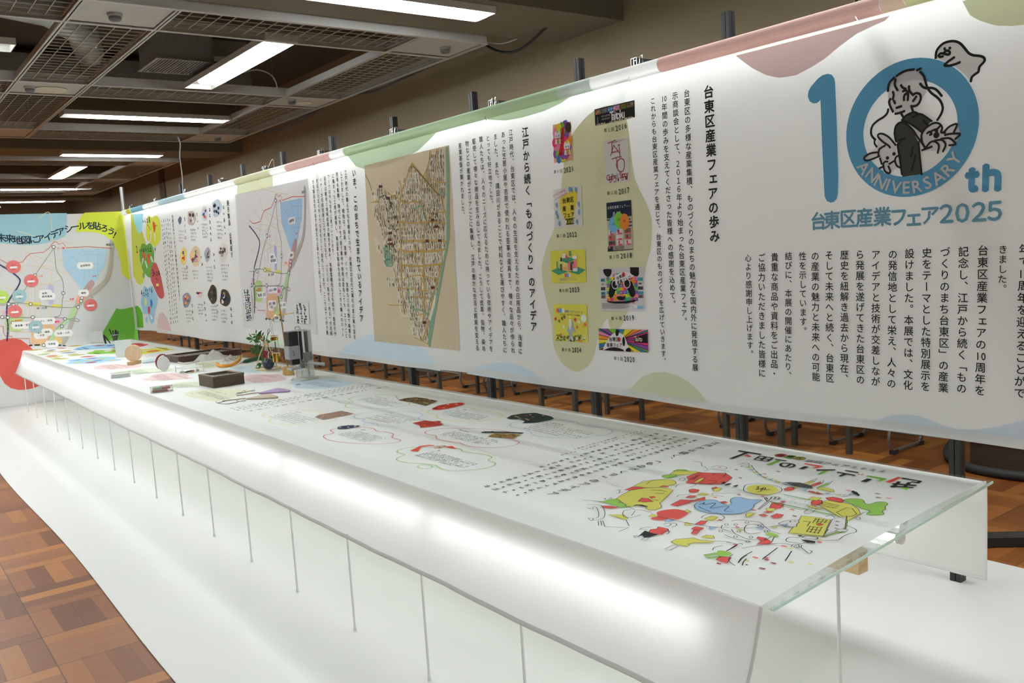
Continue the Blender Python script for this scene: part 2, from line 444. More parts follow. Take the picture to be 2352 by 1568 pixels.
def grid_section(dy, label, full):
    global ORG
    ORG = (2.6, 9.3+dy, ZG); root = thing('ceiling_grid', label, 'ceiling grid', ORG)
    cols = CX if full else CX[:2]
    xl, xr, ya, yb = cols[-1][0], 4.61, 6.23+dy, 12.6+dy
    fr = MB()
    for a, b in cols:
        for x in (a, b): fr.bx((x-.02, ya, ZG), (x+.02, yb, ZG+.006), GRIDW); fr.bx((x-.004, ya, ZG), (x+.004, yb, ZG+.07), GRIDW)
    fr.build('frame_rail', root, ORG); fr = MB()
    for a, b in RY:
        for y in (a+dy, b+dy): fr.bx((xl, y-.02, ZG-.001), (xr, y+.02, ZG+.005), GRIDW); fr.bx((xl, y-.004, ZG), (xr, y+.004, ZG+.09), GRIDW)
    fr.build('cross_rail', root, ORG)
    for a, b in RY:
        xs = sorted(cols)
        for (c0, c1), (d0, d1) in zip(xs[:-1], xs[1:]): wire_panel(c1, d0, a+dy, b+dy, root)
        for c0, c1 in cols: MB().bx((c0+.02, a+dy+.02, ZG+.012), (c1-.02, b+dy-.02, ZG+.03), mat('ceiling_tile', (.46, .46, .44, 1), .6)).build('solid_panel', root, ORG)
    for c0, c1 in cols:
        for (a, b), (c, d) in zip(RY[:-1], RY[1:]): wire_panel(c0, c1, b+dy, c+dy, root)
    # hanger rods up to the slab
    h = MB()
    for x in (2.03, 3.96, 4.61):
        for y in (6.5, 9.3, 12.2): h.tube([(x, y+dy, ZG+.06), (x, y+dy, ZC-.002)], .006, STEEL, 6)
    h.build('hanger_rod', root, ORG)
grid_section(0, 'white suspended ceiling grid with wire mesh panels nearest the camera', True)
grid_section(8.73, 'white suspended ceiling grid far down the hall beyond the second beam', False)

def lamp(x, y, z, along, label, group, ln=1.36, wd=.17, tray=None):
    root = thing('ceiling_lamp', label, 'ceiling lamp', (x, y, z), group)
    tl = tray or ln+.06; d = (tl, .27, 0) if along == 'x' else (.27, tl, 0); m = MB()
    m.box((0, 0, .052), (d[0], d[1], .006), TRAY)
    for s_ in (-1, 1):
        if along == 'x': m.box((0, s_*.133, .03), (tl, .006, .05), TRAY); m.box((s_*tl/2, 0, .03), (.006, .27, .05), TRAY)
        else: m.box((s_*.133, 0, .03), (.006, tl, .05), TRAY); m.box((0, s_*tl/2, .03), (.27, .006, .05), TRAY)
    m.build('housing', root); m = MB(); sec = [(-wd/2, .04), (-wd/2, .012), (-wd/2+.02, -.008), (wd/2-.02, -.008), (wd/2, .012), (wd/2, .04)]
    if along == 'x': m.prism(sec, (0, 1, 0), (0, 0, 1), (1, 0, 0), ln, (-ln/2, 0, 0), LAMPW)
    else: m.prism(sec, (1, 0, 0), (0, 0, 1), (0, 1, 0), ln, (0, -ln/2, 0), LAMPW)
    m.build('diffuser', root); return root
LG = 'fluorescent ceiling lamps of the hall'
lamp(3.41, 5.56, SOF-.055, 'x', 'bright fluorescent lamp on the beam soffit at the top of the picture', LG)
lamp(2.99, 7.82, ZG-.005, 'y', 'bright fluorescent lamp running lengthwise in the near open bay beside the air diffuser', LG, 1.47, .2, 2.1)
lamp(3.06, 10.77, ZG-.005, 'x', 'fluorescent lamp set crosswise in the second open bay of the near grid', LG, 1.36, .13, 1.9)
lamp(3.45, 14.35, SOF-.055, 'x', 'fluorescent lamp under the second ceiling beam', LG, 1.36, .13)
lamp(3.25, 16.8, ZG-.005, 'y', 'short looking fluorescent lamp lengthwise in the far grid', LG, 1.6, .2, 2.1)
lamp(3.33, 19.85, ZG-.005, 'x', 'fluorescent lamp crosswise in the far grid above the map panel', LG, 1.36, .13, 1.9)
lamp(3.68, 23.2, SOF-.055, 'x', 'fluorescent lamp under the third and farthest beam', LG, 1.36, .13)
lamp(3.1, 25.4, ZG-.005, 'y', 'most distant fluorescent lamp just above the left edge of the map panel', LG, 1.5, .2)
# unseen lamps added over the rest of the hall to light the scene
for x in (3.3, .35, -2.1):
    for y in ((-2.98, -.4, 2.1) if x != .35 else (-2.98,)): lamp(x, y, ZG-.005, 'x', 'unseen ceiling lamp added over the hall behind the camera', 'added ceiling lamps behind the camera')
for x in (.28, -2.1):
    for y, z in ((5.56, SOF-.055), (7.75, ZG-.005), (10.77, ZG-.005), (14.35, SOF-.055), (16.5, ZG-.005), (19.85, ZG-.005)): lamp(x, y, z, 'x', 'unseen ceiling lamp added over the left side of the hall', 'added ceiling lamps over the left of the hall', 1.36, .13, 1.9 if z < SOF-.056 else None)

# smoke detectors and round speakers on the solid panels
DET = mat('grey_plastic', (.33, .33, .31, 1), .5)
def detector(x, y, label, r_=.05):
    t = thing('smoke_detector', label, 'smoke detector', (x, y, ZG+.012), 'smoke detectors on the ceiling tiles')
    MB().lathe([(r_, 0), (r_, -.016), (r_*.96, -.02)], (0, 0, 0), DET, 20).build('base', t, smooth=True)
    MB().lathe([(r_*.8, -.018), (r_*.85, -.038), (r_*.6, -.05), (.01, -.052)], (0, 0, 0), mat('dark_vents', (.1, .1, .1, 1), .5), 20).build('sensor_cap', t, smooth=True)
detector(1.68, 6.53, 'grey smoke detector on the nearest solid tile at the top left')
detector(4.36, 6.5, 'small smoke detector on the corner tile nearest the brown wall')
detector(1.57, 9.28, 'smoke detector beside the round speaker on the second tile at left')
detector(4.12, 9.22, 'smoke detector beside the round light on the tile along the wall')
detector(4.3, 12.15, 'smoke detector on the last tile of the near grid by the wall')
t = thing('ceiling_speaker', 'cream round speaker grille on the left ceiling tile', 'speaker', (1.75, 9.36, ZG+.012))
MB().lathe([(.15, 0), (.155, -.01), (.145, -.014)], (0, 0, 0), mat('cream_plastic', (.62, .60, .50, 1), .5), 32).build('rim', t)
MB().lathe([(.142, -.012), (.07, -.02), (.005, -.022)], (0, 0, 0), mat('cream_grille', (.56, .54, .44, 1), .6, noise=(300, .15)), 32).build('grille', t, smooth=True)
t = thing('recessed_light', 'small white round fitting on the ceiling tile beside the wall', 'downlight', (4.33, 9.35, ZG+.012))
MB().lathe([(.085, 0), (.09, -.008), (.075, -.012)], (0, 0, 0), WHITEPAINT, 28).build('rim', t)
MB().lathe([(.074, -.009), (.03, -.014), (.003, -.015)], (0, 0, 0), mat('cream_plastic', (.62, .60, .50, 1), .5), 28).build('cover', t, smooth=True)
# services above the grid
GALV = mat('galvanised_steel', (.34, .36, .36, 1), .45, .6, noise=(25, .25))
t = thing('air_diffuser', 'galvanised air supply box with slatted grille in the open bay', 'air vent', (2.66, 8.43, 3.2))
m = MB(); m.bx((2.42, 8.15, 3.215), (2.92, 8.72, 3.5), GALV); m.bx((2.92, 8.3, 3.3), (3.3, 8.6, 3.45), GALV); m.build('duct_box', t, (2.66, 8.43, 3.2))
m = MB(); dk = mat('grille_dark', (.05, .05, .045, 1), .6)
m.bx((2.40, 8.13, 3.2), (2.43, 8.74, 3.214), GALV); m.bx((2.91, 8.13, 3.2), (2.94, 8.74, 3.214), GALV); m.bx((2.43, 8.13, 3.2), (2.91, 8.16, 3.214), GALV); m.bx((2.43, 8.71, 3.2), (2.91, 8.74, 3.214), GALV)
m.build('grille_frame', t, (2.66, 8.43, 3.2)); m = MB()
for i in range(17): m.box((2.445+i*.0285, 8.435, 3.206), (.012, .55, .012), GALV)
m.bx((2.43, 8.16, 3.211), (2.91, 8.71, 3.213), dk); m.build('grille_slats', t, (2.66, 8.43, 3.2))
tag(MB().tube([(.9, 7.6, 3.45), (1.5, 7.75, 3.42), (1.85, 8.3, 3.42), (2.1, 9.2, 3.45)], .13, mat('silver_duct', (.42, .44, .44, 1), .4, .5, noise=(30, .2)), 18).build('flexible_duct', smooth=True), 'silver flexible round duct above the left mesh panels', 'duct')
tag(MB().bx((1.2, 11.0, 3.45), (4.4, 11.5, 3.8), GALV).build('air_duct'), 'rectangular sheet metal duct crossing above the second bay', 'duct')
tag(MB().bx((3.2, 8.95, 3.4), (3.6, 9.3, 3.7), mat('dark_box', (.06, .06, .06, 1), .6)).build('junction_box'), 'dark junction box hung above the near grid', 'box')
def cable(name, pts, r_, m_, label, ax, v):
    P = [tuple(hit(x, y, ax, v)) for x, y in smooth(pts, False, 6)]
    return tag(MB().tube(P, r_, m_, 8).build(name, smooth=True), label, 'cable')
cable('black_cable', pp('1108,98 1140,116 1172,120 1200,110 1235,82 1270,45 1300,5 1335,-40'), .012, RUBBER, 'thick black cable looping up from the corner of the ceiling grid', 0, 4.9)
cable('white_cable', pp('1112,96 1150,100 1180,92 1220,75 1265,52 1300,22 1330,-10'), .005, WHITEPAINT, 'thin white cable beside the thick black loop', 0, 4.92)
cable('black_cable', pp('606,302 640,296 690,272 730,252 780,225 820,217 870,205 930,178 975,158 1040,130'), .012, RUBBER, 'black cable draped along the wall side edge of the ceiling grid', 0, 4.645)
cable('grey_cable', pp('408,314 414,330 413,360 418,400 420,437'), .006, mat('grey_cable', (.4, .4, .38, 1), .5), 'grey cable dropping from the ceiling grid to the banner stand', 1, 9.95)
cable('grey_cable', pp('560,165 590,160 620,170 634,190 638,214'), .008, mat('grey_cable', (.4, .4, .38, 1), .5), 'pale cable curling beside the lengthwise lamp', 1, 8.9)

# ------------------------------------------------------------------ floor-standing things behind the banner
BROWN = mat('brown_metal', lin((86, 62, 44)), .5)
t = thing('heater_cabinet', 'beige and brown fan heater cabinet on a dark plinth at right', 'heater', (4.83, 1.3, 0))
O_ = (4.83, 1.3, 0)
MB().bx((4.84, -.6, 0), (5.2, 2.29, .14), mat('dark_plinth', lin((58, 42, 32)), .6)).build('plinth', t, O_)
m = MB()
for i in range(4): m.bx((4.825, 2.28-.025*i, .14), (5.22, 2.262-.025*i, .78), BROWN)
m.bx((4.835, 2.18, .14), (5.22, 2.29, .78), BROWN); m.build('end_panel', t, O_)
m = MB(); m.bx((4.83, 1.42, .142), (5.22, 2.178, .8), mat('beige_metal', lin((176, 166, 138)), .5)); m.build('front_panel', t, O_)
m = MB(); m.bx((4.832, 2.105, .145), (4.828, 2.108, .8), mat('dark_seam', (.05, .04, .03, 1), .8)); m.build('seam', t, O_)
MB().bx((4.83, -.6, .142), (5.22, 1.41, .8), mat('beige_metal', lin((176, 166, 138)), .5)).build('front_panel', t, O_)
hp = [(x, y, .027) for x, y in smooth([(5.3, 2.56), (5.145, 2.544), (4.937, 2.464), (4.793, 2.358), (4.70, 2.22), (4.68, 2.06), (4.71, 1.90), (4.8, 1.7)])]
tag(MB().tube(hp, .024, RUBBER, 12).build('rubber_hose', smooth=True), 'thick black hose curling on the floor beside the heater cabinet', 'hose')
a_, b_ = Vector((3.52, 1.80, 0)), Vector((4.15, 1.2, 0)); an = math.atan2(b_.y-a_.y, b_.x-a_.x)
tag(MB().box((a_+b_)/2+Vector((0, 0, .0235)), ((b_-a_).length, .07, .045), BLACKMETAL, Matrix.Rotation(an, 3, 'Z')).build('floor_bar', bevel=.004), 'flat black metal base bar lying on the parquet at lower right', 'base bar')

# folding chairs: only their sled feet show under the banner
def chair_proto(label):
    t = thing('folding_chair', label, 'chair', (0, 0, 0), 'steel folding chairs behind the banner')
    for s_ in (-1, 1):
        y = s_*.2
        m = MB(); P = smooth([(.02, y, 0), (.0, y, 0)], False) if 0 else None
        path = [(.34, y, .016), (.06, y, .016), (.02, y, .022), (-.005, y, .05), (-.02, y, .10), (.02, y, .25), (.12, y, .43), (.2, y, .55), (.28, y, .78)]
        pts = []
        for i in range(len(path)-1):
            a, b = Vector(path[i]), Vector(path[i+1])
            for k in range(4): pts.append(a.lerp(b, k/4))
        pts.append(Vector(path[-1]))
        MB().tube(pts, .0105, STEEL, 8).build('leg', t, smooth=True)
        pts = [(.34, y*.93, .016), (.37, y*.93, .03), (.385, y*.93, .08), (.3, y*.93, .26), (.14, y*.93, .42)]
        MB().tube(pts, .0105, STEEL, 8).build('leg', t, smooth=True)
        MB().box((.035, y, .012), (.05, .03, .024), RUBBER).build('foot_cap', t)
        MB().box((.33, y, .012), (.05, .03, .024), RUBBER).build('foot_cap', t)
    MB().box((.16, 0, .435), (.38, .38, .035), mat('dark_vinyl', (.05, .045, .04, 1), .5)).build('seat', t, bevel=.012)
    MB().box((.285, 0, .72), (.025, .38, .2), mat('dark_vinyl', (.05, .045, .04, 1), .5), Matrix.Rotation(.2, 3, 'Y')).build('backrest', t, bevel=.01)
    MB().tube([(.37, -.19, .05), (.37, .19, .05)], .008, STEEL, 8).build('stretcher', t)
    return t
CH = [(2.93, 'folding chair seen beneath the banner left of the heater cabinet'), (3.79, 'folding chair behind the second grey desk from the right under the banner'),
      (5.36, 'folding chair beneath the banner behind the middle grey desk'), (6.2, 'folding chair fifth from the right beneath the banner'), (7.0, 'folding chair seen between two stand posts above the illustrated cloud captions'),
      (8.0, 'folding chair beneath the banner to the right of the clear acrylic stand'), (8.95, 'folding chair seen just behind the clear acrylic stand'), (10.0, 'folding chair seen behind the brass stand'),
      (11.5, 'folding chair seen above the orange cord'), (13.2, 'folding chair seen above the dark specimen case'), (15.4, 'second most distant folding chair beneath the banner'), (17.3, 'most distant folding chair beneath the banner by the green corner of the panel')]
p0 = chair_proto(CH[0][1]); p0.location = (4.80, CH[0][0], 0)
for y, lb in CH[1:]: dup(p0, (4.79+R.uniform(-.03, .04), y, 0), R.uniform(-.04, .04), lb)
DESKM = mat('dark_green_grey_metal', lin((62, 60, 52)), .5)
def desk_proto(label):
    t = thing('desk', label, 'desk', (0, 0, 0), 'grey metal desks behind the banner')
    for x in (0, .66):
        for y in (-.19, .19): MB().box((x, y, .33), (.03, .03, .66), DESKM).build('leg', t)
    for y in (-.19, .19): MB().box((.33, y, .645), (.63, .025, .03), DESKM).build('side_rail', t)
    MB().box((0, 0, .325), (.025, .35, .03), DESKM).build('cross_rail', t); MB().box((.66, 0, .645), (.025, .35, .03), DESKM).build('cross_rail', t)
    MB().box((.33, 0, .675), (.72, .44, .025), PALEWOOD).build('desk_top', t, bevel=.004); return t
DK = [(3.115, 'grey metal desk frame beneath the right half of the banner left of the heater'), (4.835, 'grey metal desk frame beneath the middle of the banner'), (6.62, 'grey metal desk frame under the banner above the red flower print'),
      (8.4, 'grey metal desk frame under the banner right of the acrylic stand'), (10.5, 'grey metal desk frame behind the plant and brass stand'), (13.6, 'far grey desk frame seen above the dark specimen case')]
d0 = desk_proto(DK[0][1]); d0.location = (4.02, DK[0][0], 0)
for y, lb in DK[1:]: dup(d0, (4.02, y, 0), 0, lb)

# ------------------------------------------------------------------ white floor sheet and map panel
SHEETM = mat('white_floor_sheet', (.64, .64, .62, 1), .42, spec=.35, noise=(2.2, .02))
sh = MB(); n_ = 40
rows = []
for i in range(n_+1):
    y = .2+(YP-.02-.2)*i/n_; bow = .012*math.sin(i*.45)
    rows.append([(.728+bow, y, .0035), (2.0, y, .0035), (3.485, y, .0035)])
sh.grid([r_[::-1] for r_ in rows], SHEETM)
tag(sh.build('floor_sheet', solid=.003), 'large white sheet laid on the parquet under the display table', 'floor sheet')
t = thing('map_panel', 'large white panel printed with a town map at the far end', 'display panel', (1.6, YP, 0))
O_ = (1.6, YP, 0); PW = mat('panel_white', (.74, .745, .745, 1), .6, spec=.3)
PX = 2.615
MB().bx((.55, YP-.012, .004), (PX, YP+.012, 2.018), PW).build('board', t, O_)
MB().bx((PX+.001, YP-.012, .004), (PX+.012, YP+.012, 2.018), mat('dark_edge', (.03, .03, .03, 1), .5)).build('edge_strip', t, O_)
m = MB(); m.tube([(2.62, YP+.05, 0), (2.62, YP+.05, 2.31)], .019, mat('aluminium', (.6, .6, .6, 1), .3, .9), 14)
tag(m.build('support_pole', smooth=True), 'silver aluminium pole behind the right edge of the map panel', 'pole')
# ------------------------------------------------------------------ banner on its stands
tipY = [1.566+.983*i for i in range(10)]
PXX = 3.21
GRV = mat('black_anodised', (.016, .016, .017, 1), .35)
def stand_proto(label):
    t = thing('banner_stand', label, 'stand', (0, 0, 0), 'black banner stands')
    m = MB()
    for dx_ in (-.011, .011):
        for dy_ in (-.011, .011): m.box((dx_, dy_, 1.16), (.019, .019, 2.32), GRV)
    m.box((0, 0, 1.16), (.012, .012, 2.318), BLACKMETAL); m.build('post', t)
    m = MB(); m.box((-.30, 0, 2.054), (.58, .014, .046), GRV); m.box((-.30, .016, 2.054), (.58, .012, .046), GRV); m.build('arm', t)
    al = mat('cut_aluminium', (.75, .75, .73, 1), .25, .9); m = MB()
    for y0 in (-.007, .009):
        for z0 in (2.031, 2.077): m.box((-.592, y0+.003, z0), (.003, .014, .003), al)
        for yy in (-.007, .007): m.box((-.592, y0+.003+yy, 2.054), (.003, .003, .046), al)
    m.box((-.592, -.004, 2.043), (.003, .014, .003), al); m.box((-.592, -.004, 2.066), (.003, .014, .003), al)
    m.build('arm_end', t)
    m = MB()
    for s_ in (-.012, .014): m.tube([Vector((-.575, s_-.003, 2.03)), Vector((-.585, s_-.006, 2.055)), Vector((-.575, s_, 2.088)), Vector((-.56, s_+.004, 2.09)), Vector((-.55, s_+.005, 2.05))], .0022, CHROME, 6)
    m.build('clip', t, smooth=True)
    m = MB(); m.tube([Vector((-.59, .0, 2.055)), Vector((-.602, -.006, 2.035)), Vector((-.612, -.012, 2.012)), Vector((-.632, -.016, 2.0)), Vector((-.648, -.016, 1.992)), Vector((-.644, -.024, 1.975))], .0018, CHROME, 6)
    m.tube([Vector((-.575, .0, 2.078)), Vector((-.585, -.035, 2.082)), Vector((-.60, -.05, 2.055)), Vector((-.61, -.045, 2.03))], .0012, CHROME, 6)
    m.build('hook', t, smooth=True)
    MB().box((0, 0, .004), (.03, .03, .008), BLACKMETAL).build('foot', t)
    return t
SL = ['black post and arm at the right edge holding the banner above the blue ring logo', 'black post and arm standing above the pink corner of the banner left of the logo', 'black post and arm above the poster pictures of the banner', 'black post and arm above the old map on the banner',
      'fifth black post and arm from the right, above the middle of the banner', 'sixth black post and arm from the right', 'seventh black post and arm from the right', 'black post and arm third from the far end', 'black post and arm second from the far end', 'black post and arm nearest the map panel']
s0 = stand_proto(SL[0]); s0.location = (PXX, tipY[0], 0)
for y, lb in zip(tipY[1:], SL[1:]): dup(s0, (PXX, y, 0), 0, lb)

BO = (XB, 5.6, 1.35)
banner = thing('banner', 'long white printed fabric banner hanging from the black stands behind the table', 'banner', BO)
m = MB(); rows = []; NY = 120
ys = [.72+(YP-.03-.72)*i/NY for i in range(NY+1)]
zb = lambda y: .697+.006*math.sin(y*2.1)+.004*math.sin(y*5.3)+(.0 if y < 9.6 else (9.6-y)*.004)
for z in [0, .02, .3, .6, .9, 1]:
    rows.append([(XB, y, zb(y)+(1.992-zb(y))*z) for y in ys[::-1]])
m.grid(rows, FAB); m.build('fabric', banner, BO)
m = MB(); m.grid([[(XB-.003, y, zb(y)-.001+k*.03) for y in ys[::-1]] for k in (0, 1)], FAB); m.build('hem', banner, BO)
# rolled sleeve along the top with its coloured sections
SR = .0275; SZ = 2.014
m = MB(); m.grid([[(XB-SR*math.cos(math.radians(a)), y, SZ+SR*math.sin(math.radians(a))) for y in (YP-.03, .72)] for a in range(-120, 121, 12)], FAB)
def sleeve_strip(x0, x1, rgb, mb=m):
    ya, yb = [hit(x, 493-.2767*(x-300) if x > 300 else 490, 0, XB).y for x in (x0, x1)]
    rows = []
    for k in range(9):
        t_ = math.radians(-100+k*200/8); rows.append([(XB-(SR+.0006)*math.cos(t_), y, SZ+(SR+.0006)*math.sin(t_)) for y in (max(ya, yb), min(ya, yb))])
    mb.grid(rows, ink(rgb, (243, 246, 244), .3))
for x0, x1, c in ((295, 305, (214, 216, 60)), (306, 334, (140, 205, 225)), (370, 429, (205, 236, 243)), (545, 627, (240, 246, 205)), (662, 765, (250, 215, 208)), (797, 1290, (212, 243, 200)),
                  (1291, 1365, (232, 248, 240)), (1520, 2030, (250, 212, 202)), (2031, 2085, (250, 228, 205)), (2086, 2400, (236, 244, 185))): sleeve_strip(x0, x1, c)
m.build('sleeve', banner, BO, smooth=True)
led = MB().tube([(XB+.05, .9, 2.015), (XB+.05, YP-.06, 2.015)], .008, emit('led_strip', (.95, 1, 1, 1), 1.5), 8)
tag(led.build('light_strip'), 'thin LED light strip behind the top edge of the banner', 'light strip')

def bart(name, fn):
    A = Art(BANNER, 0 if name == 'printed_shapes' else 4); fn(A); return A.build(name, banner, BO)
# soft colour shapes
def blobs(A):
    G = kb((196, 206, 182)); GL_ = ink((212, 240, 208), (240, 246, 246)); Bl = kb((184, 199, 203)); Yo = kb((188, 188, 152))
    A.poly(pp('796,354 870,334 940,314 1012,294 990,318 962,345 930,364 880,383 842,390 818,382'), GL_, 0)
    A.poly(pp('1095,262 1200,233 1322,201 1322,214 1289,237 1251,255 1200,270 1161,277 1125,275 1105,268'), GL_, 0)
    A.poly(pp('1690,128 1850,87 2045,36 2033,48 2007,59 1969,77 1931,105 1895,135 1867,153 1829,173 1790,179 1761,173 1731,158 1710,143'), ink((226, 205, 202), (222, 224, 222)), 0)
    A.poly(pp('2211,3 2360,-30 2360,56 2326,60 2288,59 2252,48 2229,36'), ink((218, 224, 190), (222, 224, 222)), 0)
    A.poly(pp('1398,242 1370,252 1348,268 1327,292 1314,311 1300,350 1294,391 1291,415 1286,470 1272,528 1258,560 1247,600 1245,614 1247,649 1256,694 1267,739 1272,792 1285,824 1299,840 1323,853 1345,845 1361,824 1372,783 1381,753 1396,732 1402,752 1421,757 1440,722 1462,680 1478,640 1485,608 1495,571 1498,513 1489,476 1468,432 1457,400 1450,350 1442,285 1435,263 1420,246'), Yo, 0, True)
    A.poly(pp('1437,905 1455,885 1475,865 1501,855 1529,854 1557,862 1582,877 1608,900 1629,930 1530,918'), kb((186, 192, 160)), 0)
    A.poly(pp('770,814 789,800 804,791 830,773 855,766 900,775 950,787 977,803 993,819 1003,837 1013,852 890,832'), Bl, 0)
    A.poly(pp('1072,858 1097,842 1136,832 1174,833 1200,841 1225,855 1243,870 1257,885 1160,872'), Bl, 0)
    A.poly(pp('1997,976 2017,962 2045,953 2078,951 2109,954 2140,964 2165,976 2198,985 2237,986 2275,982 2313,974 2360,962 2360,1020 2180,1000'), kb((184, 193, 196)), 0)
    A.poly(pp('562,786 575,778 600,768 630,770 648,785 657,799 610,793'), kb((190, 205, 180)), 0)
    A.poly(pp('545,424 627,401 627,434 545,452'), ink((226, 232, 200), (226, 228, 226)), 0)
    z1 = zz(300, 440, 8.713); z2 = zz(300, 600, 8.254)
    A.poly(z1('6,445 45,460 70,600 160,800 230,780 300,1000 325,1090')+z2('215,20 250,120 270,220 265,320 240,400 190,450 130,420 90,340 45,250'), kb((184, 186, 76)), 0)
    A.poly(z1('44,450 70,600 110,720 150,820 190,845 220,800 240,700 250,480 262,440'), kb((150, 200, 212)), 1)
    A.poly(z1('360,480 430,520 500,480 560,520 600,650 600,950 540,1060 490,1110 440,1060 330,950 310,800 330,600'), kb((196, 200, 72)), 1, True)
    A.poly(z1('220,1060 280,1040 320,1070 380,1030 430,1070 470,1200 470,1400')+z2('430,100 400,280 350,305 300,260 240,180 215,110 190,0')+z1('183,1250'), kb((104, 152, 66)), 1, True)
    A.ell(328, 625, 333, 638, kb((104, 152, 66)), 1)
    A.poly(z2('440,40 470,25 500,60 560,220 600,400 640,620 620,690 580,705 530,670 490,590 430,450 390,360 385,230 400,110'), kb((176, 84, 80)), 2, True)
    A.poly(z2('260,470 290,480 330,510 370,480 410,465 440,480 460,560 500,640 515,720 500,840 470,930 450,1060 440,1150 410,1180 375,1140 350,1050 330,1000 290,1000 250,990 220,880 195,760 215,680 240,560'), kb((142, 178, 190)), 2, True)
    A.ell(334.5, 726, 340, 741, kb((142, 178, 190)), 1)
    A.poly(z2('500,1350 520,1100 545,1000 600,965 650,1010 720,1150 770,1290 810,1365 870,1380 960,1340 1020,1345 1060,1390 1085,1425 830,1385'), kb((192, 170, 164)), 0)
    A.poly(z2('85,855 130,840 180,880 230,980 240,1150 250,1290 135,1265 110,1000'), kb((92, 152, 46)), 1)
    # little hands and cards inside the step drawings
    rd = kb((206, 84, 56)); wh = kb((212, 212, 208))
    for q in ('450,600 490,630 505,720 480,820 455,700', '245,1230 280,1220 300,1290 290,1380 255,1330', '340,1250 380,1245 400,1300 365,1330 335,1300', '345,1340 380,1370 390,1430 355,1450'): A.poly(z1(q), rd, 3, True)
    for q in ('395,790 420,790 415,990 390,1000 400,900', '475,830 495,830 500,990 485,990', '245,1330 270,1330 250,1420 220,1500', '285,1370 310,1390 350,1510 330,1540', '395,1300 420,1290 465,1400 440,1420'): A.poly(z1(q), wh, 3)
    A.line(z1('335,660 370,700 400,760'), .006, BLK, 3); A.line(z1('500,680 540,680'), .005, BLK, 3)
    for q, c in (('270,700 300,690 315,780 300,850 275,820', (206, 206, 120)), ('375,730 410,720 425,800 405,890 380,840', (66, 112, 160)), ('335,860 365,850 380,930 360,1010 335,970', (190, 74, 66)), ('365,1000 400,1030 430,1080 400,1100', (212, 212, 208)), ('490,420 540,420 540,470 490,470', (206, 206, 120))): A.poly(z2(q), kb(c), 4)
    A.marksh(z1([(230, 600)])[0], z1([(470, 545)])[0], z1([(230, 600)])[0], 1, .085, L=4); A.marksh(z1([(165, 1180)])[0], z1([(560, 1140)])[0], z1([(165, 1180)])[0], 1, .085, L=4)
    a_, b_ = A.P(z1([(130, 1145)]))[0]; A.ch('2', a_, b_, .11, BLK, 4); a_, b_ = A.P(z2([(428, 210)]))[0]; A.ch('3', a_, b_, .11, BLK, 4); a_, b_ = A.P(z2([(212, 590)]))[0]; A.ch('4', a_, b_, .10, BLK, 4)
    A.marksh(z2([(440, 230)])[0], z2([(600, 225)])[0], z2([(440, 230)])[0], 1, .08, L=4); A.marksh(z2([(240, 540)])[0], z2([(430, 550)])[0], z2([(245, 625)])[0], 2, .075, L=4)
    A.line(z2('485,330 510,325 515,365'), .01, kb((120, 40, 40)), 4); A.marksv(z2([(520, 490)])[0], z2([(530, 550)])[0], .05, L=4)
bart('printed_shapes', blobs)

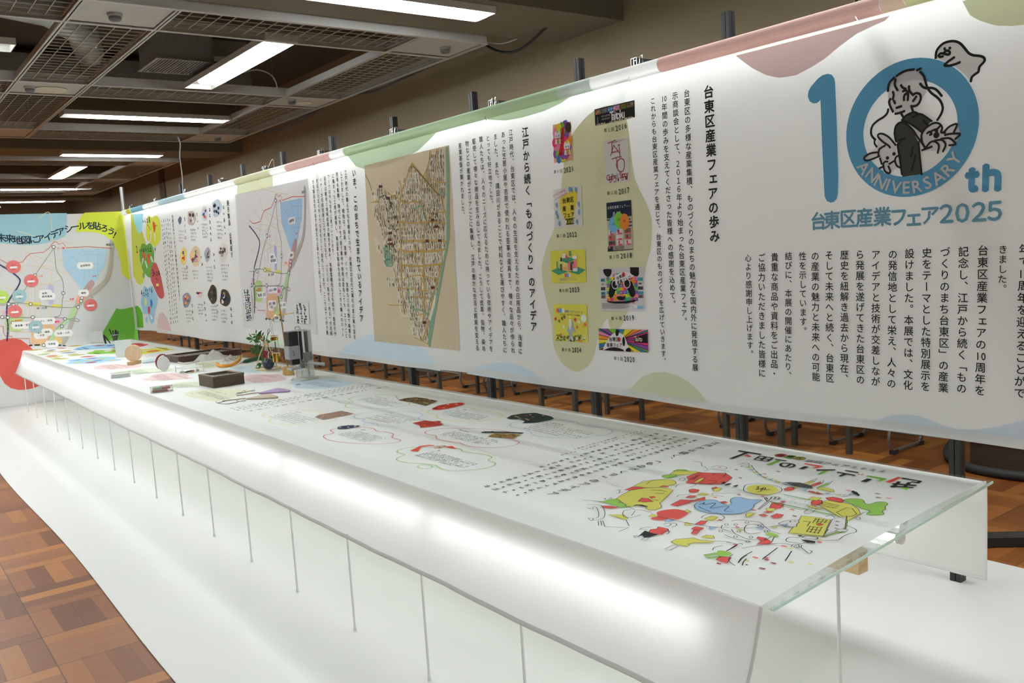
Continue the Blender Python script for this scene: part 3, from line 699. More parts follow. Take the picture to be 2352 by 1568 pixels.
# logo
def logo(A):
    Z = zz(1752, 0, 3.92); Z4 = zz(1840, 300, 4.704); Z5 = zz(1900, 60, 5.8075)
    blue = kb((84, 142, 168)); white = kb((190, 189, 183)); dark = kb((62, 62, 54)); K = BLK
    (l, lb), (r_, rb), (ta, tb), (ba, bb) = A.P([(1945, 300), (2250.5, 272), (2112, 130.5), (2079, 452.5)])
    cx, cy = (l+r_)/2, (tb+bb)/2; rx, ry = (r_-l)/2, (tb-bb)/2
    (l2, _), (r2, _), (_, t2), (_, b2) = A.P([(1984.5, 297), (2201, 278), (2118, 180), (2079, 406)])
    ix, iy = (r2-l2)/2, (t2-b2)/2; icx, icy = (l2+r2)/2, (t2+b2)/2
    n = 64; vs = []
    for k in range(n):
        t_ = 2*math.pi*k/n; vs += [(cx+rx*math.cos(t_), cy+ry*math.sin(t_)), (icx+ix*math.cos(t_), icy+iy*math.sin(t_))]
    A.flat(vs, [(2*k, 2*((k+1) % n), 2*((k+1) % n)+1, 2*k+1) for k in range(n)], blue, 1)
    A.poly(Z('590,664 625,672 650,705 658,740 672,1100 686,1568')+Z4('405,680 395,730 365,768 325,777 285,760 262,710 258,640')+Z('540,1300 526,900 500,925 465,933 430,915 412,870 418,820 440,780 500,710 540,680'), blue, 1, False)
    # ghost, head and sleeve fills
    A.poly(Z5('1462,420 1470,350 1500,290 1560,235 1640,205 1720,205 1790,235 1850,300 1900,360 1960,390 2080,400 2110,430 2110,480 2050,540 2030,620 1960,660 1930,730 1890,690 1740,560 1560,470'), white, 2, True)
    A.poly(Z5('820,870 835,790 870,730 940,670 1050,605 1170,580 1250,610 1300,670 1335,760 1345,860 1200,1050 1000,1150 880,1140 830,1050'), white, 2, True)
    A.poly(Z('1040,1300 1030,1330 940,1390 920,1430 940,1445 1000,1440 1060,1410 1100,1560 1150,1560 1230,1500 1210,1310 1130,1230 1060,1200'), white, 2)
    A.poly(Z('1440,1190 1530,1110 1600,1110 1640,1180 1760,1115 1790,1210 1740,1290 1660,1360 1450,1350'), white, 2)
    A.poly(Z('1262,1082 1300,1040 1370,1010 1430,1025 1530,1085 1440,1190 1340,1120')+Z('1262,1084'), dark, 3)
    A.poly(Z('1195,1200 1205,1140 1240,1105 1290,1105 1350,1160 1410,1280 1425,1400 1440,1568')+Z4('1312,470')+Z4('1105,500 1075,330')+Z('1225,1300 1205,1260'), dark, 3)
    S = lambda z, st, wd=.0072, L=5: A.line(z(st), wd, K, L)
    for st in ('1462,425 1468,350 1500,290 1560,235 1640,207 1720,205 1790,235 1850,300 1900,360 1960,390 2050,400 2100,420 2115,455 2095,490 2045,545 2030,610 1990,640 1945,680 1930,735',
               '1580,300 1582,312', '1648,292 1652,298', '1500,395 1520,370 1560,365 1590,375 1640,380 1648,350 1620,328 1590,340 1570,360', '1500,395 1520,412 1555,405', '1705,420 1620,480 1580,525 1640,530 1720,510 1780,485',
               '825,865 832,800 850,750 905,690', '942,665 1000,625 1080,592 1170,580', '1215,590 1258,568', '1255,615 1300,665 1325,740 1350,820 1400,890 1480,950 1530,1010 1555,1090 1535,1170 1485,1250',
               '1255,770 1290,810 1340,830 1400,825 1470,850 1540,930', '925,715 915,770 930,820 952,855', '1000,790 1020,820 1062,840', '1105,805 1108,850 1130,890 1160,915', '1160,920 1200,895 1250,910 1262,970 1230,1040 1180,1068 1135,1068',
               '1160,1000 1200,942', '1135,1068 1160,1145', '890,880 900,920 888,975', '1025,870 1065,860 1092,900 1088,985', '1038,985 1040,935 1060,905 1085,910', '855,975 840,1010 855,1070 890,1140', '905,1000 918,1028', '940,1090 1000,1070',
               '925,1170 980,1158 1042,1135', '1000,1165 1035,1225', '828,1112 815,1160 770,1210 690,1260 625,1320 600,1390 608,1460 655,1515'): S(Z5, st)
    for st in ('1018,1255 1016,1290 1035,1320', '1205,1305 1150,1240 1090,1205 1050,1210 1050,1235 1090,1275 1140,1310 1155,1328', '1060,1340 1110,1310', '1050,1400 1060,1345 1110,1310', '1050,1370 980,1380 930,1410 925,1435 950,1445 1000,1430 1060,1405',
               '1262,1082 1330,1110 1390,1150 1440,1190', '1262,1082 1300,1040 1370,1010 1410,1025 1450,1035 1530,1090', '1360,1055 1410,1030', '1455,1082 1492,1122', '1195,1200 1205,1140 1240,1105 1290,1108 1360,1170 1400,1230 1480,1340', '1195,1200 1205,1260 1215,1275',
               '1235,1262 1290,1245', '1240,1290 1265,1245', '1362,1320 1345,1410', '1385,1400 1350,1530', '1222,1300 1240,1420 1262,1568', '1412,1280 1425,1420 1440,1568',
               '1440,1270 1440,1210 1480,1150 1550,1108 1600,1115 1625,1150 1615,1190 1650,1195', '1640,1190 1690,1140 1758,1118 1725,1200', '1650,1215 1700,1205 1785,1205 1745,1250', '1615,1250 1690,1245 1745,1295 1690,1308',
               '1440,1270 1470,1335', '1445,1352 1530,1320', '1480,1325 1520,1280 1560,1275 1595,1310 1585,1375', '1560,1265 1620,1260 1655,1300 1632,1362', '1490,1200 1510,1185 1530,1205 1515,1215', '1510,1190 1550,1170 1580,1160 1602,1138', '1565,1180 1580,1175 1575,1190',
               '1065,1425 1080,1475', '1150,1475 1190,1450', '1250,1410 1220,1405 1200,1440 1215,1490 1250,1510'): S(Z, st, .006)
    for st in ('860,405 905,385', '905,400 900,360 920,335 945,335', '905,400 920,440 960,460 975,440 955,385'): S(Z4, st, .006)
    for p in ('1132,1422', '1190,1385'): A.disc(Z(p)[0], .0055, K, 5)
    A.disc(Z('1572,1217')[0], .009, K, 5)
    # lettering round the ring
    pos = pp('692,395 782,475 873,548 950,577 1038,603 1148,607 1262,594 1372,555 1487,500 1590,412 1662,300')
    for c, p in zip('ANNIVERSARY', pos):
        a, b = A.P(Z4([p]))[0]; t_ = math.atan2(b-icy, a-icx)+math.pi/2; A.ch(c, a, b, .052 if c != 'I' else .052, white, 4, t_, .02)
    # th
    for st, wd in (('1856,430 1850,600 1862,632 1888,628', .019), ('1812,485 1902,472', .019), ('2006,392 2000,628', .0195), ('2012,470 2060,452 2110,455 2135,490 2132,622', .0195)): A.line(Z4(st), wd, blue, 2)
    b2_ = kb((104, 148, 162)); tx = '台東区産業フェア２０２５'
    ps = pp('195,975 342,963 518,948 695,935 886,927 1063,930 1226,935 1398,908 1578,893 1750,884 1930,873 2103,862')
    for c, p in zip(tx, ps):
        a, b = A.P(Z4([p]))[0]; A.ch(c, a, b, .062 if c not in '２０２５' else .07, b2_, 2, 0, .03)
bart('printed_logo', logo)

# text columns, read from right to left
def cols(name, L):
    bart(name, lambda A: [A.col(s_, t_, b_, off=o) for s_, t_, b_, o in L])
O1 = .012
cols('printed_text', [('年で{10}周年を迎えることがで', (2356, 558), (2343, 915), O1), ('きました。', (2305.5, 561), (2303, 674), O1), ('台東区産業フェアの{10}周年を', (2260, 561), (2252, 909), O1),
     ('記念し、江戸から続く「もの', (2215, 564), (2210, 904), O1), ('づくりのまち台東区」の産業', (2173, 565), (2168, 902), O1), ('史をテーマとした特別展示を', (2131, 567), (2127, 899), O1), ('設けました。本展では、文化', (2091, 569), (2087, 896), O1),
     ('の発信地として栄え、人々の', (2052.5, 571), (2049, 892), O1), ('アイデアと技術が交差しなが', (2013.5, 572), (2013, 887), O1), ('ら発展を遂げてきた台東区の', (1977, 572), (1978, 883), O1), ('歴史を紐解き過去から現在、', (1941.5, 573), (1941, 880), O1),
     ('そして未来へと続く、台東区', (1906, 574), (1908, 879), O1), ('の産業の魅力と未来への可能', (1874, 576), (1876, 876), O1), ('性を示しています。', (1845, 577), (1847, 770), O1), ('結びに、本展の開催にあたり、', (1813, 577), (1812, 872), O1),
     ('貴重な商品や資料をご出品・', (1781, 579), (1780, 868), O1), ('ご協力いただきました皆様に', (1751, 580), (1752, 867), O1), ('心より感謝申し上げます。', (1720, 582), (1725, 822), O1)])
O2 = .016
cols('printed_text', [('台東区産業フェアの歩み', (1628.6, 194), (1644, 558), .03), ('台東区の多様な産業集積、ものづくりのまちの魅力を国内外に発信する展', (1579, 204), (1599, 853), O2), ('示商談会として、２０１６年より始まった台東区産業フェア。', (1552, 210), (1574, 746), O2),
     ('{10}年間の歩みを支えてくださった皆様への感謝を込めて。', (1526.5, 217), (1548, 706), O2), ('これからも台東区産業フェアを通じて、台東区のものづくりを広げていきます。', (1501, 223), (1526.5, 836), O2)])
cols('printed_text', [('江戸から続く「ものづくり」のアイデア', (1207.6, 290), (1228, 762), .03), ('江戸時代、台東区では、人々の生活を支えるための日用品から、浅草に', (1174.5, 296), (1197, 814), O2), ('あった芝居小屋や吉原で使われる芸事の道具まで、様々な品々が作られ', (1157, 301), (1180, 812), O2),
     ('ました。また、隅田川があることで材料などを運びやすく、職人たちに', (1139, 306), (1162, 811), O2), ('とっても好立地でした。', (1122, 310), (1131, 475), O2), ('職人たちは、人々のニーズに応えるために持っている技術やアイデアを', (1106, 312), (1130, 808), O2),
     ('駆使して様々な商品を生み出してきました。こうして皮革、指物、染め', (1090, 317), (1113, 807), O2), ('物などの産業がエリアごとに集積し、江戸の豊かな生活と娯楽を支える', (1074, 322), (1098, 806), O2), ('産業基盤が築かれました。', (1058, 327), (1066, 500), O2)])
O3 = .02
cols('printed_text', [('いま、このまちで生まれているアイデア', (814, 387), (832, 740), .03), ('江戸時代の職人文化を継承しつつ、台東区は近代工業化の波に乗り変化', (795, 390), (816, 779), O3), ('してきました。戦後は、玩具、服飾、バッグ、宝飾などの分野で高度な', (785, 392), (805, 777), O3),
     ('技術も集積。時代に合わせて扱う素材や技術は変化しても、エリアごと', (775, 394), (797, 776), O3), ('に集まった工房が連携し、高品質な製品を生み出してきた職人のネット', (766, 398), (789, 774), O3), ('ワークは今もまちに息づいています。', (756, 400), (767, 592), O3),
     ('近年は観光と地場産業の融合が進み、体験型観光なども拡大。若手デザ', (747, 404), (771, 772), O3), ('イナーが伝統技術とコラボするなど、「つくる・見せる・売る」が近接', (738, 407), (762, 770), O3), ('するクリエイティブなまちとして進化しています。ここではアイデア豊', (729, 410), (753, 769), O3), ('かな製品を生み出す台東区の企業たちをご紹介します。', (720, 412), (739, 684), O3)])
def small(A):
    A.col('展示製品　企業紹介', (524, 459), (534, 592), off=.03); A.col('台東区のアイデアと未来をかけ合わせよう！', (396.5, 492), (414, 692), off=.03)
    for x0, x1, y0, y1 in ((390, 409, 500, 742), (386, 405, 500, 744), (381.5, 400, 500, 745), (376.5, 394, 502, 746), (372, 386, 503, 664)): A.marksv((x0, y0), (x1, y1), .042)
    Z = zz(300, 440, 8.713); Z2 = zz(300, 600, 8.254)
    for z, x, y0, y1, x2 in ((Z, 1865, 250, 900, 1900), (Z, 1590, 310, 1020, 1620), (Z, 1335, 390, 800, 1360), (Z, 1090, 490, 980, 1110), (Z, 1950, 1380, 1568, 1965), (Z, 1675, 1190, 1568, 1690), (Z, 1410, 1230, 1530, 1450), (Z, 1130, 1450, 1568, 1145),
                             (Z2, 1910, 840, 1220, 1930), (Z2, 1650, 780, 1010, 1665), (Z2, 1400, 730, 1180, 1450), (Z2, 1165, 770, 1150, 1200)): A.marksv(z([(x, y0)])[0], z([(x2, y1)])[0], .05)
    for z, x, y0, y1 in ((Z, 1740, 570, 960), (Z, 1440, 620, 940), (Z, 1210, 730, 1000), (Z, 965, 760, 1020), (Z2, 1730, 40, 380), (Z2, 1450, 80, 400), (Z2, 1190, 150, 350), (Z2, 990, 110, 360), (Z2, 1720, 900, 1180), (Z2, 1540, 820, 1140), (Z2, 1280, 790, 1020), (Z2, 1060, 910, 1170)):
        for k in range(5): A.marksv(z([(x+k*22, y0)])[0], z([(x+k*22+25, y1-(60 if k == 4 else 0))])[0], .028)
bart('printed_text', small)
# product pictures beside the text
PH = [(1730, 330, 90, 190, (178, 190, 196), ((30, 32, 36), (30, 32, 36), (90, 96, 104))), (1490, 440, 60, 140, (196, 198, 202), ((60, 100, 160), (190, 60, 60), (60, 90, 150), (220, 150, 120))), (1225, 530, 85, 165, (178, 168, 160), ((60, 52, 50), (214, 204, 196), (80, 90, 100), (170, 130, 120), (230, 224, 216))),
      (995, 575, 36, 72, (92, 102, 116), ((80, 88, 100),)), (1855, 1215, 95, 180, (196, 190, 180), ((90, 80, 74), (150, 140, 130), (60, 54, 50))), (1545, 1260, 60, 140, (160, 160, 162), ((90, 94, 92), (60, 62, 60), (130, 132, 138))), (1300, 1290, 100, 185, (200, 180, 140), ((80, 150, 150), (226, 150, 150), (120, 70, 140), (200, 60, 54), (90, 80, 76), (70, 110, 160), (216, 190, 100))), (1065, 1290, 70, 160, (214, 190, 120), ((190, 40, 50), (226, 190, 60), (90, 110, 120), (210, 90, 50)))]
PH2 = [(1795, 690, 95, 175, (62, 54, 48), ((30, 34, 36), (150, 120, 80), (210, 200, 180), (40, 56, 100))), (1565, 625, 85, 165, (70, 58, 46), ((44, 36, 30), (120, 96, 80), (50, 60, 70))), (1310, 625, 70, 70, (196, 190, 186), ((180, 40, 50), (40, 46, 42), (170, 60, 60), (220, 220, 216))), (1065, 735, 75, 150, (132, 134, 146), ((196, 60, 60), (216, 210, 190), (214, 140, 80), (90, 100, 60)))]
for z, L in ((zz(300, 440, 8.713), PH), (zz(300, 600, 8.254), PH2)):
    for cx, cy, rx, ry, base, cs in L:
        def ph(A):
            k0 = R.random()*6; pts = [(cx+rx*math.cos(t_)*(1+.13*math.sin(3*t_+k0)), cy+ry*math.sin(t_)*(1+.12*math.sin(2*t_+k0))) for t_ in (2*math.pi*i/18 for i in range(18))]
            A.poly(z(pts), kb(base), 1, True)
            for c in cs:
                for _ in range(2):
                    ox, oy = R.uniform(-.5, .5)*rx, R.uniform(-.55, .55)*ry; w_, h_ = rx*R.uniform(.18, .36), ry*R.uniform(.14, .3)
                    A.poly(z([(cx+ox+w_*math.cos(t_)*R.uniform(.7, 1.1), cy+oy+h_*math.sin(t_)*R.uniform(.7, 1.1)) for t_ in (2*math.pi*i/8 for i in range(8))]), kb(c), 2+R.randint(0, 2))
        bart('printed_photo', ph)
# ------------------------------------------------------------------ maps and posters on the banner
def inside(p, poly):
    x, y = p; c = False
    for i in range(len(poly)):
        (x1, y1), (x2, y2) = poly[i-1], poly[i]
        if (y1 > y) != (y2 > y) and x < (x2-x1)*(y-y1)/(y2-y1)+x1: c = not c
    return c
def oldmap(A):
    A.poly(pp('838,380 1033,333 1057,805 861,783'), kb((184, 172, 144)), 0)
    city = pp('855,437 865,434 875,416 885,436 899,447 913,439 919,416 936,398 939,378 947,377 975,402 990,348 1003,344 1023,340 1026,440 1027,560 1019,604 1005,668 996,720 988,770 986,795 953,774 944,762 941,728 924,727 919,708 915,684 914,660 892,659 890,638 905,636 903,621 883,610 880,586 866,577 861,545 868,540 875,560 884,575 880,545 872,520 858,490')
    A.poly(city, kb((196, 188, 164)), 1)
    roads = kb((180, 148, 84)); cream = kb((208, 202, 182)); tick = kb((88, 82, 68)); tick2 = kb((120, 112, 92)); grn = kb((122, 154, 128)); dk = kb((60, 66, 52)); rdb = kb((96, 52, 44))
    # blocks of houses
    y = 345.0; row = 0
    while y < 792:
        hh = R.choice((7, 9, 12)); x = 856.0
        while x < 1026:
            ww = R.choice((4, 5.5, 7)); sk = (x-940)*-.02
            c = [(x+.4, y+.7+sk), (x+ww-.4, y+.6+sk), (x+ww-.4+hh*.03, y+hh-.7+sk), (x+.4+hh*.03, y+hh-.6+sk)]
            if all(inside(q, city) for q in c):
                A.poly(c, cream if R.random() < .55 else kb((178, 168, 140)), 2)
                ab = A.P(c); (ax, ay), (bx_, by) = ab[0], ab[2]
                for _ in range(R.randint(2, 6)):
                    px_ = ax+(bx_-ax)*R.uniform(.15, .85); py_ = ay+(by-ay)*R.uniform(.12, .88); hl = R.uniform(.004, .011)
                    A.flat([(px_-.0012, py_-hl), (px_+.0012, py_-hl), (px_+.0014, py_+hl), (px_-.0012, py_+hl)], [(0, 1, 2, 3)], tick if R.random() < .6 else tick2, 3)
            x += ww
        y += hh; row += 1
    # streets
    for st, w_ in (('948,375 972,405 995,430 1013,452', .012), ('919,416 925,440 918,480 920,500 922,560 924,640 930,720', .011), ('947,377 932,420 924,440', .008), ('885,436 899,447 918,456 935,468 950,462 970,470 985,500 1000,490 1026,486', .007), ('990,348 986,375 978,398 972,408 966,430', .008),
                   ('918,509 950,512 990,509 1026,512', .008), ('922,552 960,553 1000,552 1028,554', .009), ('918,571 932,577 960,577 1000,576 1024,572', .012), ('926,609 960,611 998,608 1016,606', .010), ('953,560 958,600 976,640 978,700 972,740', .008),
                   ('978,509 975,560 975,620 976,700', .009), ('1013,452 1022,480 1027,500', .007), ('930,640 960,632 1000,640 1008,650', .007), ('1018,600 1008,640 996,680 990,720 980,760 972,780', .011), ('914,660 950,664 985,668', .006), ('945,682 975,682 1000,690', .006), ('961,724 978,720 990,724', .006), ('953,774 970,782 985,790', .007),
                   ('1005,345 1006,370 1000,400 1008,440 1011,452', .007), ('975,402 1000,415 1026,420', .006), ('855,465 870,462', .006), ('893,700 930,700', .005)): A.line(pp(st), w_, roads, 4)
    A.line(pp('950,381 975,408 997,434 1012,449'), .004, dk, 5)
    A.poly(pp('1026,338 1031,336 1034,400 1034,545 1030,570 1022,610 1013,660 1004,709 989,797 984,790 986,765 994,722 986,738 985,730 1000,700 1004,672 1012,640 1018,606 1027,560 1028,440'), grn, 4)
    for st in ('956,480 965,474 972,476 976,500', '882,570 894,572 904,606 890,610 884,598', '947,700 950,709 965,711 983,719', '1000,668 990,690 984,725', '940,636 941,655 942,690 947,694 947,705', '1011,448 1018,440 1025,447'): A.line(pp(st), .009, grn, 5)
    A.poly(pp('882,568 895,576 904,604 889,610'), grn, 4)
    A.poly(pp('1004,672 1001,700 991,736 986,732 997,690'), cream, 5)
    for x, y in ((893, 455), (876, 428), (996, 505), (1004, 520), (898, 535), (897, 550), (983, 553), (1012, 552), (900, 560), (996, 660), (977, 740)): A.poly([(x-4, y-3), (x+4, y-3), (x+4.5, y+3), (x-4, y+3.5)], rdb, 5)
    for _ in range(90):
        x, y = R.choice(((892, 470, 16, 40), (905, 520, 10, 40), (1000, 510, 12, 20), (900, 580, 12, 20)))[:2]; x += R.uniform(-12, 12); y += R.uniform(-22, 22); A.poly([(x-.7, y-2), (x+.8, y-2), (x+.8, y+2.4), (x-.7, y+2.2)], dk, 5)
    for _ in range(120):
        x, y = R.uniform(880, 1020), R.uniform(420, 760)
        if inside((x, y), city): A.poly([(x-.5, y-3), (x+.6, y-3), (x+.6, y+3), (x-.5, y+3)], dk if R.random() < .5 else tick, 5)
    A.line(pp('841,402 850,420 855,437'), .004, tick, 4); A.line(pp('874,453 888,449 900,470 906,490'), .005, dk, 5)
bart('printed_map', oldmap)

def townmap(A, T, red=(176, 96, 84), K=None, far=False, W=None):
    """the modern ward map, drawn in the coordinates of the far panel's two enlarged crops and mapped by T"""
    c = lambda rgb: ink(rgb, W, 0 if far else .3)
    A.T = T; s_ = 1 if far else .9
    road = c((196, 184, 158)); gr = c((132, 134, 118)); rd = c(red)
    for st in ('40,530 90,545 130,553 180,560', '62,580 95,592 150,610 185,617', '75,622 115,610 140,640 60,665 20,690', '63,580 80,600 110,618', '90,500 115,490 120,565', '60,655 70,640 90,650 140,655', '80,640 82,760', '92,630 95,762', '118,620 118,700 116,760', '65,665 70,760', '0,655 40,668', '0,715 30,718 60,721', '10,760 60,762 110,758 150,757',
               '124,595 150,600', '140,625 180,632', '145,690 175,691', '160,695 160,750', '20,575 50,600', '50,608 90,612 124,620', '30,540 60,580 40,640', '10,610 60,620'): A.line(pp(st), .006*s_, road, 1)
    A.poly(pp('142,572 245,572 240,612 233,622 220,645 190,667 165,635 147,612'), c((150, 178, 196)), 2)
    for st in ('145,573 182,605 195,622', '187,565 199,590 204,620 208,640', '225,570 224,600 225,640', '148,597 170,590 190,574', '173,598 196,584 245,586', '203,607 242,607', '195,622 190,655', '157,622 178,608', '207,621 234,624'): A.line(pp(st), .004*s_, c((134, 162, 182)), 3)
    A.poly(pp('252,552 262,560 261,590 258,620 250,645 232,665 205,690 182,705 172,735 162,765 150,790 138,790 150,765 160,735 168,705 190,680 225,655 240,640 248,618 252,590'), c((158, 158, 150)), 2, True)
    A.line(pp('257,570 257,600 250,640 225,668 190,690 175,718 162,755 146,790'), .004*s_, c((176, 120, 112)), 3)
    A.poly(pp('208,643 216,650 205,672 182,697 174,690 190,665'), c((206, 142, 122)), 3, True); A.poly(pp('208,643 217,651 206,666 192,664'), c((160, 132, 132)), 4, True)
    A.poly(pp('112,655 118,654 123,660 122,695 116,699 112,694'), c((160, 164, 190)), 2, True)
    A.poly(pp('59,693 92,695 93,703 59,702'), c((196, 186, 84)), 2); A.poly(pp('118,698 140,700 140,707 118,705'), c((196, 186, 84)), 2)
    A.poly(pp('73,731 140,729 146,732 125,760 75,770 72,790'), c((190, 164, 178)), 2); A.poly(pp('76,745 118,743 127,750 124,770 110,790 72,790 72,760'), c((198, 162, 126)), 3)
    A.poly(pp('125,770 142,778 138,790 120,795 95,795 95,788'), c((196, 170, 110)), 2, True)
    A.poly(pp('167,706 178,706 172,725 145,748 128,768 112,798 104,798 112,775 135,745 155,728'), c((156, 186, 142)), 4)
    A.poly(pp('14,730 25,720 50,720 53,735 50,758 20,758 12,745'), c((160, 182, 120)), 2, True); A.poly(pp('6,713 16,713 18,726 6,726'), c((192, 156, 176)), 2)
    for st in ('124,565 126,590 130,620 143,642 146,670 143,690 140,715 125,728 30,729 22,738 20,770', '123,570 80,632 55,668 40,700 30,720', '-5,700 10,700 30,695 60,697 110,703 160,706 178,702 186,688', '0,730 130,729 150,732 180,738 178,732 160,732 150,735 125,760 110,780', '186,688 200,678 214,684'): A.line(pp(st), .006*s_, gr, 4)
    for st in ('0,596 16,604 30,604 51,602 60,590 70,582 100,579 112,570 124,555 131,556 134,561 145,558 152,569 200,566 256,570', '0,749 7,749 8,764 12,771 28,772 28,777 67,777 70,796'): A.line(pp(st), .006*s_, rd, 3, False)
    dash = smooth(pp('0,608 20,620 40,635 46,645 40,660 28,678 18,695 15,720 18,745 17,770 16,782'), False, 8) if True else 0
    for i in range(0, len(dash)-2, 3): A.line([dash[i], dash[i+2]], .014*s_, c((52, 54, 88)), 5, False)
    dash = smooth(pp('68,793 90,792 130,792 150,794'), False, 6)
    for i in range(0, len(dash)-2, 4): A.line([dash[i], dash[i+2]], .014*s_, c((40, 40, 44)), 5, False)
    for x, y in ((123, 567), (80, 632), (145, 673), (20, 698), (31, 700), (70, 698), (188, 684), (186, 691), (179, 705), (149, 732), (142, 749), (29, 741), (18, 729), (75, 728), (5, 728), (100, 792)):
        A.disc((x, y), .019*s_, c((70, 72, 70)), 6); A.disc((x, y), .013*s_, c((214, 214, 212)), 7)
    for st, x0, y0, x1, y1, rgb, bg in (('皮革製品', 184, 611, 207, 608, (50, 50, 54), 1), ('履物', 186, 673, 197, 672, (60, 50, 50), 1), ('食器・', 96, 674, 113, 672, (60, 60, 70), 1), ('厨房器具', 96, 681, 120, 680, (60, 60, 70), 1), ('神・仏具', 84, 708, 108, 706, (70, 70, 70), 0), ('かばん・袋物', 85, 738, 120, 735, (80, 66, 80), 1),
                                    ('貴金属・宝石', 34, 748, 70, 745, (60, 60, 64), 1), ('帽子・繊維', 85, 764, 114, 761, (90, 70, 60), 1), ('・手芸', 85, 771, 102, 769, (90, 70, 60), 1), ('玩具・人形', 131, 766, 160, 763, (70, 70, 80), 1), ('浅草橋', 110, 790, 127, 789, (60, 60, 60), 1), ('隅田川', 243, 562, 261, 561, (80, 80, 80), 0),
                                    ('三ノ輪', 131, 570, 148, 569, (214, 76, 60), 0), ('入谷', 87, 634, 98, 633, (206, 96, 90), 0), ('今戸', 211, 635, 222, 634, (196, 80, 90), 0), ('浅草', 159, 687, 170, 686, (214, 76, 80), 0), ('御徒町', 33, 737, 50, 735, (214, 96, 60), 0), ('蔵前', 125, 739, 137, 738, (220, 60, 80), 0)):
        if bg: A.line([(x0+1, (y0+y1)/2+.5), (x1-1, (y0+y1)/2-.2)], .075*s_ if far else .05, c((206, 207, 205)), 6, False)
        A.row(st, (x0, y0), (x1, y1), c(rgb), L=8, off=.015)
    A.T = None
def tm_ban(x, y):   # panel crop coordinates -> the same ward map as it is printed on the banner
    X0_ = 634.5+(x-122)*.5+(y-565)*.02
    return X0_, 458+(y-565)*1.21+(X0_-634.5)*(-.2+(y-565)/225*.28)
def bmap(A):
    A.poly(pp('541,447 708,410 730,768 560,752'), kb((192, 191, 187)), 0)
    townmap(A, tm_ban, W=WB)
    def box(q, n, dots):
        A.poly(q, kb((150, 150, 146)), 5); cx = sum(p[0] for p in q)/4; cy = sum(p[1] for p in q)/4
        A.poly([(cx+(p[0]-cx)*.97, cy+(p[1]-cy)*.985) for p in q], kb((206, 206, 203)), 6)
        Q = Quad(BANNER, *q); Q.mb = A.mb
        for i in range(n):
            v = (i+.75)/(n+.4); u = .12
            if dots: Q.rect(.06, v-.035, .16, v+.035, kb(dots[i % len(dots)]), 7); u = .28
            a, b = Q.P([(u, v)])[0]; a2, b2 = Q.P([(.9 if i % 2 else .8, v)])[0]; k = max(3, int((a2-a)/.052))
            for j in range(k): A.mark(a+(a2-a)*(j+.5)/k, b+(b2-b)*(j+.5)/k, .052, BLK, 8)
    box(pp('556.5,666 578,665 583,735 563,737'), 8, [(150, 190, 210), (200, 150, 140), (190, 170, 190), (160, 170, 200), (210, 200, 120), (170, 200, 140), (190, 200, 150), (210, 170, 130)])
    box(pp('675,695 710,694 714,744 680,742'), 5, None)
    A.row('凡例', (560, 668.5), (574, 668), L=8, size=.03)
bart('printed_map', bmap)

BR = lambda rgb: kb(rgb)
def qb(name, tl, tr, br, bl, fn):
    Q = Quad(BANNER, tl, tr, br, bl); fn(Q); Q.build(name, banner, BO)
def cap(n, yr, x0, y0, x1, y1, x2, y2):
    def f(A):
        A.row('第%s回' % '０１２３４５６７８９'[n], (x0, y0), (x1, y1), off=.01, size=.0165); A.row(yr, (x1+2, y1-.7), (x2, y2), off=.02, size=.031, sx=.8)
    bart('printed_caption', f)
cap(1, '2016', 1388, 300, 1413, 296, 1442, 287); cap(2, '2017', 1395, 444, 1420, 441, 1448, 435); cap(3, '2018', 1400, 591, 1424, 588, 1454, 585); cap(4, '2019', 1404, 731, 1431, 730, 1459, 729); cap(5, '2020', 1411, 822, 1433, 824, 1460, 825)
cap(6, '2021', 1273, 395, 1294, 392, 1319, 386); cap(7, '2022', 1279, 542, 1301, 540, 1327, 537); cap(8, '2023', 1285, 667, 1307, 666, 1333, 664); cap(9, '2024', 1291, 802, 1313, 803, 1337, 803)
def p2016(Q):
    Q.rect(0, 0, 1, 1, BR((30, 28, 26)), 1)
    for u0, u1, c in ((.02, .16, (150, 110, 100)), (.17, .33, (90, 92, 110)), (.34, .47, (80, 130, 180)), (.48, .64, (180, 150, 170)), (.65, .81, (110, 96, 50)), (.82, .98, (120, 100, 70))):
        Q.rect(u0, .06, u1, .36, BR(c), 2)
        for _ in range(4): u = R.uniform(u0, u1-.05); v = R.uniform(.08, .26); Q.rect(u, v, u+.05, v+.09, BR(tuple(max(20, min(230, k+R.randint(-60, 70))) for k in c)), 3)
    Q.row('Taito-ku', (.42, .6), (.74, .6), BR((214, 214, 210)), size=.052, off=.02, sx=.75); Q.rect(.06, .5, .085, .98, BR((120, 116, 104)), 2)
    A0, B0 = Q.P([(.18, .62), (.38, .62)]); [Q.mark(A0[0]+(B0[0]-A0[0])*i/9, A0[1]+(B0[1]-A0[1])*i/9-.012*(j-.5), .011, BR((130, 130, 126)), 3) for i in range(10) for j in range(2)]
    for i in range(40): u = R.random()*.97; Q.rect(u, .96-R.random()*.06, u+.02, 1, BR((196, 190, 160)), 3)
qb('printed_poster', (1367, 251.5), (1459, 230), (1460, 269), (1369, 289), p2016)
